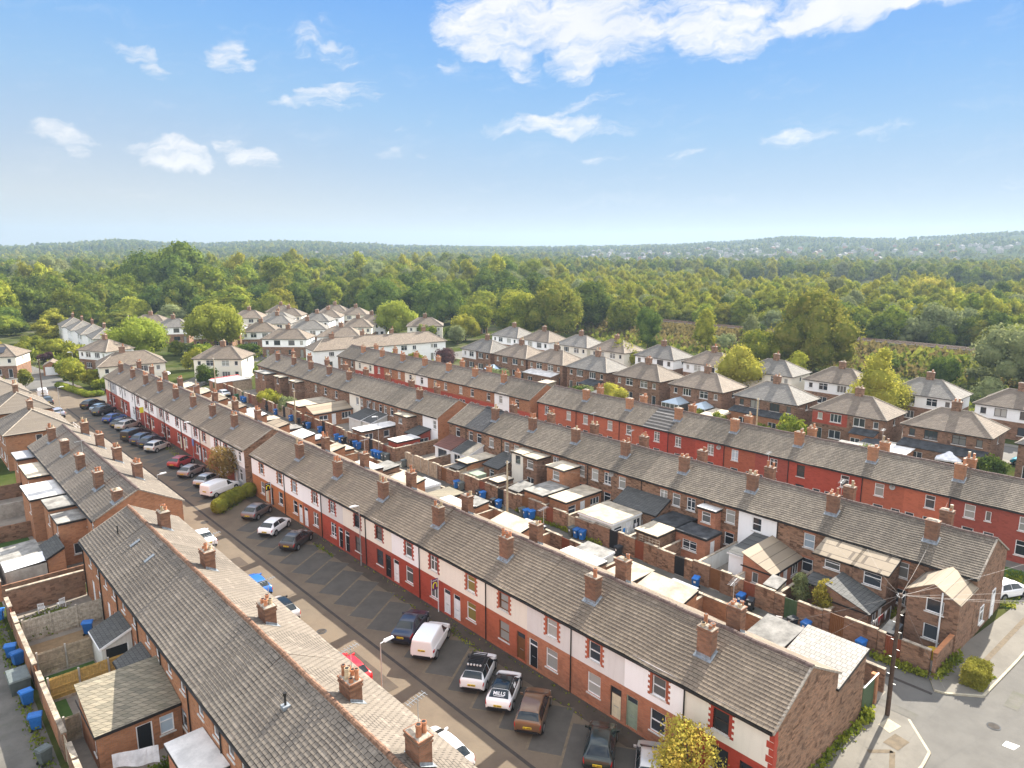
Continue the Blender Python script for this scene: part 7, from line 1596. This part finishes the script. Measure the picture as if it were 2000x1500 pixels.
# clipped hedges
def hedge(label, path, w, h, mt='leaf_hedge', n=2600, leaf=.16, seed=1, z=0):
    o = thing('clipped_hedge', label, 'hedge', (path[0][0], path[0][1], 0)); bl = []
    for (ax, ay), (bx, by) in zip(path, path[1:]):
        L = math.hypot(bx - ax, by - ay); k = max(1, int(L / (w * .55)))
        for i in range(k + 1):
            t = i / k; bl.append((ax + (bx - ax) * t - path[0][0], ay + (by - ay) * t - path[0][1], h * .5, w * .55, w * .55, h * .52))
    place('foliage', leaf_mesh('foliage', bl, n, leaf, seed, mt, .96, spread=(.9, 1.03)), o)
def block_hedge(label, x0, x1, y0, y1, h, mt, n, leaf, seed):
    o = thing('clipped_hedge', label, 'hedge', (x0, y0, 0)); g = np.random.default_rng(seed)
    L, W = x1 - x0, y1 - y0; mb = MB(); mb.box(.12, L - .12, .12, W - .12, .05, h - .1)
    for k in range(n):
        f = g.choice(5, p=[.4, .17, .17, .13, .13]); u, v = g.uniform(0, 1, 2); j = g.normal(size=3) * .05
        bump = .09 * math.sin(u * 7 + seed) * math.sin(v * 5)
        p = [(u * L, v * W, h + bump), (0, u * W, v * h), (L, u * W, v * h), (u * L, 0, v * h), (u * L, W, v * h)][f]
        nr = [(0, 0, 1), (-1, 0, 0), (1, 0, 0), (0, -1, 0), (0, 1, 0)][f]
        nr = (Vector(nr) + Vector(g.normal(size=3)) * .5).normalized(); t = nr.orthogonal().normalized(); b = nr.cross(t); s = leaf * g.uniform(.5, 1.2); c = Vector(p) + Vector(j); a_ = g.uniform(0, 3.14); t, b = t * math.cos(a_) + b * math.sin(a_), b * math.cos(a_) - t * math.sin(a_)
        mb.poly([c - t * s * .5, c - b * s * .35, c + t * s * .5, c + b * s * .35])
    mb.build('foliage', mt, o)
hedge('long curved clipped hedge closing the bays between the two street terraces', [(26.9, 79.3), (28.2, 80.6), (30.0, 81.7), (31.6, 82.3)], 1.7, 1.7, 'leaf_hedge', 6500, .2, 1)
block_hedge('square clipped yellow green hedge on the corner pavement', 52.9, 55.0, 10.75, 12.1, 1.35, 'leaf_hedge', 4200, .13, 2)
hedge('low clipped hedge round the green at the far road bend', [(28.6, 176), (29.6, 169), (30.8, 160.5), (32.8, 160.2)], 1.6, 1.2, 'leaf_mid', 2600, .35, 3)
block_hedge('dark clipped hedge beside the parking court near the round trees', 61, 68, 187, 191, 2.6, 'leaf_dark', 2200, .4, 4); block_hedge('dark hedge in front of the white end-on house', 31, 39, 183, 185, 1.6, 'leaf_dark', 1800, .4, 5)
# weeds along wall feet, grass tufts: one mass nobody could count
def tufts(name, spots, n, leaf, mt, seed):
    g = np.random.default_rng(seed); mb = MB()
    for k in range(n):
        x0, y0, x1, y1, w, h = spots[g.integers(len(spots))]; t = g.uniform(); x = x0 + (x1 - x0) * t + g.normal() * w * .4; y = y0 + (y1 - y0) * t + g.normal() * w * .4
        s = leaf * g.uniform(.6, 1.4); a_ = g.uniform(0, 6.28); z = abs(g.normal()) * h * .5 + .03 + (0 if x < 176 or x > 205 else np.interp(x, [176, 186, 196, 203, 205], [0, .5, 2.6, 3.4, 3.5])); d = Vector((math.cos(a_), math.sin(a_), 0)); e = Vector((-d.y, d.x, 0)) * .35 + Vector((0, 0, 1)); c = Vector((x, y, z))
        mb.poly([c - d * s * .5, c - e * s * .3, c + d * s * .5, c + e * s * .6])
    tag(mb.build(name, mt), kind='stuff')
tufts('weeds', [(36.5, 15.0, 44, 15.0, .5, .5), (43.8, 14.9, 44.6, 14.9, .4, .7), (52.3, 13.4, 56.5, 13.2, .5, .6), (52.1, 14, 51.9, 17.5, .35, .5), (52.2, 44, 52.2, 57, .25, .4), (50.0, 18, 50.0, 60, .3, .15), (55.6, 10.9, 53, 11.0, .3, .12), (48.6, 18, 48.6, 40, .25, .4), (68, 13, 76, 14, 1, .3)], 5200, .22, 'leaf_mid', 1)
tufts('weeds', [(30.9, 26, 30.9, 50, .25, .12), (30.6, 37.5, 31.2, 42, .5, .25), (31.2, 82, 27, 78.6, .4, .2), (30.5, 105, 31, 112, .6, .3), (29, 147, 30, 152, .6, .4), (31.9, 20, 31.9, 70, .12, .12), (30.8, 60, 30.8, 64, .3, .15)], 800, .13, 'leaf_mid', 2)
tufts('lane_grass', [(4.3, 36, 4.6, 68, .5, .25), (1.2, 36, 1.2, 66, .6, .3), (5.9, 62.4, 10, 63, .8, .8), (5.9, 64.5, 9, 65, .8, .6), (7, 39.5, 11, 41, .6, .6), (5.8, 56.3, 7.2, 56.4, .3, .3)], 9000, .15, 'leaf_mid', 3)
tufts('yard_plants', [(57.5, 18.0, 59.5, 18.6, .4, .8), (53.3, 33.8, 53.8, 35.2, .3, .5), (53.4, 29.2, 54, 30, .3, .5), (55, 95.2, 59, 95.5, .4, .8), (53, 58, 57, 58.5, .4, .5)], 1500, .2, 'leaf_mid', 4)
tufts('bank_scrub', [(186, -60, 186, 200, 4, 1.0), (192, -60, 192, 200, 5, 1.2), (198, -60, 198, 190, 5, .8), (180, 20, 178, 140, 6, 2.0), (201, -60, 201, 190, 5, .5)], 12000, .95, 'leaf_dry', 5)
tufts('bank_scrub', [(183, -60, 183, 200, 6, 1.8), (176, 15, 174, 150, 8, 1.5), (188, 70, 186, 30, 5, 3)], 3000, 1.2, 'leaf_brown', 6)
tufts('garden_plants', [(90, 10, 90, 150, 2, 1.0), (96, 10, 96, 145, 4, 1.0), (103, 10, 104, 145, 2, 1.0), (142, 10, 142, 160, 4, 1.2), (150, 10, 150, 160, 6, 1.5), (36, 205, 33, 240, 5, 1.2), (15, 190, 10, 230, 6, 1.2), (70, 185, 110, 215, 10, 1.2), (80, 220, 115, 240, 10, 1.2)], 9000, .6, 'leaf_mid', 7)
# ---- the wood
WK = [('leaf_mid', 'mid green broadleaf'), ('leaf_dark', 'dark green broadleaf'), ('leaf_olive', 'olive yellow birch'), ('leaf_brown', 'bronze tinged broadleaf'), ('leaf_silver', 'grey green willow')]
wp = {}; wr0 = random.Random(3)
for i, (m_, w_) in enumerate(WK):
    for v in range(3):
        if i == 2 and v != 1: bl = [(wr0.gauss(0, 1.2), wr0.gauss(0, 1.2), 1.5 + 11.8 * t, 2.6 * (1 - .45 * t), 2.6 * (1 - .45 * t), 2.0) for t in [k / 11 for k in range(12)] + [.3, .45, .6, .2, .75]]
        else: bl = crown_blobs(5.0, 14, .2, 20, 200 + i * 7 + v, .52, .62)
        wp[(i, v)] = leaf_mesh('woodland_tree', bl, 3000, .72, 300 + i * 9 + v, m_, .8, flat=.7, spread=(.7, 1.18))
wr = random.Random(21); pts = []
def in_wood(x, y):
    if x > 216: return True
    if y < 150: return False
    if x < 25: return y > 272
    if x < 145: return y > 270 + 8 * math.sin(x * .1)
    lim = 262 - (x - 150) * 1.5 if x < 185 else 205
    return y > lim and x < 206 or y > 330
d0 = 6.2
for a in range(-2, 140):
    for b in range(-14, 126):
        x, y = a * d0 + wr.uniform(-3, 3), b * d0 + wr.uniform(-3, 3)
        if math.atan2(x, y) < .8 and wr.random() < .66: continue
        az = math.degrees(math.atan2(x, y)); d = math.hypot(x, y)
        if y > -60 and 3.5 < az < 82 and d < (600 if az < 30 else (660 if az < 44 else (540 if az < 56 else 440))) + 40 * math.sin(az * .9) and in_wood(x, y): pts.append((d, az, x, y))
pts.sort()
def wood_pick(az, d, x, y):
    n = math.sin(x * .021 + 1.3) + math.sin(y * .027 + x * .008)
    if az > 47: h = wr.gauss(10.6, 1.3); w_ = [(2, .50), (0, .2), (4, .12), (1, .1), (3, .03)]
    elif az > 27: h = wr.gauss(10.8, 2.2); w_ = [(0, .32), (2, .26), (1, .26), (3, .05), (4, .06)]
    else: h = wr.gauss(11.5, 2.4); w_ = [(1, .34), (0, .34), (3, .05), (2, .2), (4, .08)]
    if d < 260 and az > 40: h = wr.gauss(9.5, 1.5); w_ = [(1, .4), (0, .4), (4, .15), (3, .05)]
    if math.hypot(x - 108, y - 372) < 24: h = wr.gauss(19.5, 1.5); w_ = [(1, .8), (0, .2)]
    if math.hypot(x - 74, y - 478) < 20: h = 5
    if y < 470 and 52 < x * 480 / y < 92 and az < 12 and y > 330: h = min(h, 12.5)
    if x < 150 and y < 305 and az < 17: h = wr.gauss(6.5, 1.5)
    elif az < 44 and d < 345: h = wr.gauss(11.5, 2.2); w_ = [(1, .6), (0, .3), (3, .1)]
    r = wr.random(); s = 0
    for k, p in w_:
        s += p
        if r < s: break
    return k, max(4.5, h)
near = []; far_pts = []
for d, az, x, y in pts:
    k, h = wood_pick(az, d, x, y)
    (near if len(near) < 300 else far_pts).append((k, h, x, y))
for k, h, x, y in near:
    o = place('woodland_tree', wp[(k, wr.randrange(3))], None, (x, y, -.2), wr.uniform(0, 6.28)); s = h / 14
    bw = wr.uniform(1.25, 1.95) if x < 206 or y > 190 else wr.uniform(.95, 1.3)
    o.scale = (s * bw, s * bw * wr.uniform(.85, 1.15), s * wr.uniform(.92, 1.08))
    reg = 'behind the railway line' if x > 205 else 'behind the far estate'
    tag(o, f'{WK[k][1]} tree in the front of the wood {reg}', 'tree', 'trees along the front of the wood')
BIG = [(98, 352, 11, 21, 'leaf_dark', 'towering dark willow-like tree, western end of the wood'), (112, 362, 10, 20, 'leaf_dark', 'towering dark tree just east of the tallest wood crown'), (86, 346, 9, 17, 'leaf_mid', 'tall dark tree on the western shoulder of the tallest crown'), (123, 275, 8, 12.5, 'leaf_olive', 'rounded olive crown right behind the far estate'), (154, 247, 10, 16, 'leaf_dark', 'broad dark oak filling the wood edge behind the highest houses'), (163, 222, 10, 16.5, 'leaf_dark', 'broad dark oak beside the smaller round green tree'),
 (290, 303, 11, 21, 'leaf_mid', 'domed crown standing above the canopy in the middle of the wood'), (190, 168, 8, 18, 'leaf_dark', 'tall dark crown at the start of the railway bank'), (191, 154, 6, 12.5, 'leaf_mid', 'rounded green tree in front of the tall dark crown'), (203, 224, 9, 16, 'leaf_mid', 'broad green crown above the olive garden trees'), (182, 196, 8, 13, 'leaf_olive', 'pale olive crown behind the bronze topped tree'), (302, 132, 7, 18, 'leaf_silver', 'open feathery tree rising over the birch canopy'),
 (227, 69, 8, 13, 'leaf_silver', 'grey green rounded tree behind the tracks'), (233, 46, 7, 12, 'leaf_dark', 'dark rounded tree behind the tracks near the view edge'), (226, 108, 7, 11, 'leaf_mid', 'green rounded tree behind the tracks beyond the slender birch'), (232, 30, 8, 14, 'leaf_mid', 'green tree behind the tracks beside the large pale tree'), (60, 305, 8, 11, 'leaf_mid', 'green dome at the wood edge past the stepped houses'), (75, 300, 7, 10, 'leaf_olive', 'olive dome at the wood edge past the stepped houses'), (352, 110, 12, 13, 'leaf_yellow', 'yellow crown glowing at the back of the birch canopy')]
for i, (x, y, r, h, m_, lb) in enumerate(BIG):
    o = place('woodland_tree', leaf_mesh('woodland_tree', crown_blobs(r, h, .2, 26, 900 + i, .48, .75), 8500, .8, 950 + i, m_, .76), None, (x, y, -.1)); tag(o, lb, 'tree')
def scatter(name, pts, meshes, kind='stuff'):
    """one object: tree meshes instanced on points by geometry nodes; pts rows (x, y, z, scale, which)"""
    me = bpy.data.meshes.new(name); me.vertices.add(len(pts)); A = np.array(pts, np.float32)
    me.vertices.foreach_set('co', A[:, :3].ravel())
    for nm, col, typ in (('sc', 3, 'FLOAT'), ('rz', 4, 'FLOAT'), ('idx', 5, 'INT')):
        at = me.attributes.new(nm, typ, 'POINT'); at.data.foreach_set('value', A[:, col].astype(np.int32 if typ == 'INT' else np.float32))
    o = place(name, me); tag(o, kind=kind)
    ng = bpy.data.node_groups.new(name, 'GeometryNodeTree'); ng.interface.new_socket('Geometry', in_out='INPUT', socket_type='NodeSocketGeometry'); ng.interface.new_socket('Geometry', in_out='OUTPUT', socket_type='NodeSocketGeometry')
    N, L = ng.nodes, ng.links; gi, go = N.new('NodeGroupInput'), N.new('NodeGroupOutput'); join = N.new('GeometryNodeJoinGeometry')
    def attr(n, t): q = N.new('GeometryNodeInputNamedAttribute'); q.data_type = t; q.inputs[0].default_value = n; return q.outputs[0]
    for i, src in enumerate(meshes):
        oi = N.new('GeometryNodeObjectInfo'); oi.inputs['Object'].default_value = src; oi.inputs['As Instance'].default_value = True; oi.transform_space = 'ORIGINAL'
        ip = N.new('GeometryNodeInstanceOnPoints'); cmp_ = N.new('FunctionNodeCompare'); cmp_.data_type = 'INT'; cmp_.operation = 'EQUAL'
        L.new(attr('idx', 'INT'), cmp_.inputs[2]); cmp_.inputs[3].default_value = i
        L.new(gi.outputs[0], ip.inputs['Points']); L.new(cmp_.outputs[0], ip.inputs['Selection']); L.new(oi.outputs['Geometry'], ip.inputs['Instance'])
        cb = N.new('ShaderNodeCombineXYZ'); L.new(attr('rz', 'FLOAT'), cb.inputs[2]); L.new(cb.outputs[0], ip.inputs['Rotation'])
        L.new(attr('sc', 'FLOAT'), ip.inputs['Scale']); L.new(ip.outputs[0], join.inputs[0])
    L.new(join.outputs[0], go.inputs[0])
    md = o.modifiers.new('scatter', 'NODES'); md.node_group = ng
    return o
src = {}
for o in [o for o in COL.objects if o.name.startswith('woodland_tree') and o.get('group')]: src.setdefault(o.data.name, o)
keys = [wp[(i, v)].name for i in range(5) for v in (0, 2)]
so = [src.get(k) or src[list(src)[0]] for k in keys]
scatter('woodland', [(x, y, -.2, h / 14 * (wr.uniform(1.15, 1.65) if y > x else wr.uniform(.92, 1.2)), wr.uniform(0, 6.28), 2 * k + (wr.random() < .5)) for k, h, x, y in far_pts], so)
# ---- hills on the horizon and what grows on them
PROF = [(-40, -10), (-35.2, -4), (-32, 0), (-28.2, 7), (-25, 2), (-23, 1), (-18, 6), (-15, 4), (-13, 0), (-8, -4), (-1, -7), (3, -4), (8, -2), (12, 1), (16, 5), (21, 13), (24, 11), (28, 9), (30, 12), (35.2, 21), (40, 24)]
def crest(az):
    a = az - math.degrees(YAW)
    for (p, e), (q, f) in zip(PROF, PROF[1:]):
        if p <= a <= q: t = (a - p) / (q - p); t = t * t * (3 - 2 * t); return 21 + 1.84 * (e + (f - e) * t)
    return 15
def hz(x, y):
    d = math.hypot(x, y); az = math.degrees(math.atan2(x, y))
    t = min(1, max(0, (d - 1150) / 1450)); t = t * t * (3 - 2 * t)
    und = 3.0 * math.sin(x * .0041 + y * .0023) * math.sin(y * .0052) + 2.0 * math.sin(x * .011) * math.sin(y * .009 + 1)
    return max(0.01, (crest(az) + und * 1.2) * t - max(0, d - 2700) * .006)
mb = MB(); azs = [3 + i * .55 for i in range(146)]; ds = [1160 + 70 * i for i in range(42)]
for d in ds:
    for az in azs: x, y = d * math.sin(rad(az)), d * math.cos(rad(az)); mb.v.append((x, y, hz(x, y)))
n = len(azs)
for i in range(len(ds) - 1):
    for j in range(n - 1): mb.f.append((i * n + j, i * n + j + 1, (i + 1) * n + j + 1, (i + 1) * n + j)); mb.m.append(0)
M['g_fields'] = m_ground('patchwork of fields', (.035, .05, .015), (.055, .065, .022), (.125, .125, .055), .004, .2, f3=.7, grit=0, spec=0)
tag(mb.build('hills', 'g_fields', smooth=True), kind='structure')
hr = random.Random(77); town = []
for i in range(210):
    az = hr.uniform(42.2 + 6, 42.2 + 35.5) if i % 6 else hr.uniform(26, 50); d = hr.choice([hr.uniform(1000, 1350), hr.uniform(1400, 2100), hr.uniform(1400, 1900)])
    x, y = d * math.sin(rad(az)), d * math.cos(rad(az)); town.append((x, y, hz(x, y) if d > 1160 else 0))
TA = np.array(town)[:, :2]; TD = TA / np.linalg.norm(TA, axis=1)[:, None]
def blocks(x, y):
    q = np.array((x, y)) - TA; al = (q * TD).sum(1); pe = np.abs(q[:, 0] * TD[:, 1] - q[:, 1] * TD[:, 0])
    return bool(((al > -110) & (al < 6) & (pe < 11)).any())
hp = []
while len(hp) < 17000:
    az = hr.uniform(4, 81); d = 560 + 2400 * hr.random() ** 1.1
    x, y = d * math.sin(rad(az)), d * math.cos(rad(az))
    if d < 760 and (d < 700 if az < 44 else d < 600): continue
    c = math.sin(x * .009 + 1) * math.sin(y * .008) + math.sin(x * .021 + y * .017) * .6 + .35 * math.sin(y * .05)
    built = az > 48 and 1000 < d < 1750
    if c < (-.1 if not built else .0) and hr.random() < .86: continue
    if d > 880 and blocks(x, y): continue
    hp.append((x, y, hz(x, y) - .4 if d > 1160 else -.3, (hr.uniform(.55, 1.25) if d < 950 or az < 48 else hr.uniform(.4, .95)), hr.uniform(0, 6.28), 2 * hr.choices(range(5), [.3, .4, .12, .1, .08])[0]))
scatter('distant_woodland', hp, so)
# scattered far houses
far = [MB() for _ in range(2)]
for k, q in enumerate(far):
    q.box(-5, 5, -4, 4, 0, 5.2, 0); q.poly([(-5.4, -4.4, 5.1), (5.4, -4.4, 5.1), (3, 0, 8), (-3, 0, 8)], 1); q.poly([(5.4, 4.4, 5.1), (-5.4, 4.4, 5.1), (-3, 0, 8), (3, 0, 8)], 1); q.poly([(5.4, -4.4, 5.1), (5.4, 4.4, 5.1), (3, 0, 8)], 1); q.poly([(-5.4, 4.4, 5.1), (-5.4, -4.4, 5.1), (-3, 0, 8)], 1)
fm = []
for k, q in enumerate(far):
    t_ = q.build('distant_house', [['concrete', 'roof_semi_grey'], ['brick_orange', 'roof_semi']][k]); fm.append(t_.data); bpy.data.objects.remove(t_)
for x, y, z in town:
    k = 0 if hr.random() < .8 else 1
    o = place('distant_house', fm[k], None, (x, y, z), hr.uniform(0, 6.28)); o.scale = (.9, .9, .9)
    tag(o, ['tiny white house among the trees of the far town below the hills', 'tiny red brick house among the trees of the far town'][k], 'house', 'houses of the far town')
o = thing('radio_mast', 'thin mast on the skyline of the far hill', 'mast', (0, 0, 0)); az = rad(42.2 + 23.7); o.location = (2580 * math.sin(az), 2580 * math.cos(az), hz(2580 * math.sin(az), 2580 * math.cos(az)))
mb = MB(); mb.tube((0, 0, 0), (0, 0, 24), .9, .5, 6); mb.build('pole', 'steel', o); mb = MB(); mb.box(-2, 2, -.5, .5, 20, 22); mb.build('aerial', 'steel', o)
# ---------------------------------------------------------------- the air
HAZE = 0.00022
m = bpy.data.materials.new('haze air'); m.use_nodes = True; t = NT(m.node_tree); t.n.remove(t.n['Principled BSDF'])
pv = t.node('ShaderNodeVolumePrincipled'); pv.inputs['Color'].default_value = (.36, .475, .61, 1); pv.inputs['Density'].default_value = HAZE; pv.inputs['Anisotropy'].default_value = .2
t.l.new(pv.outputs[0], t.n['Material Output'].inputs['Volume']); M['haze'] = m
mb = MB(); mb.box(-1600, 4700, -400, 4700, -1.5, 125); tag(mb.build('haze', 'haze'), kind='stuff')
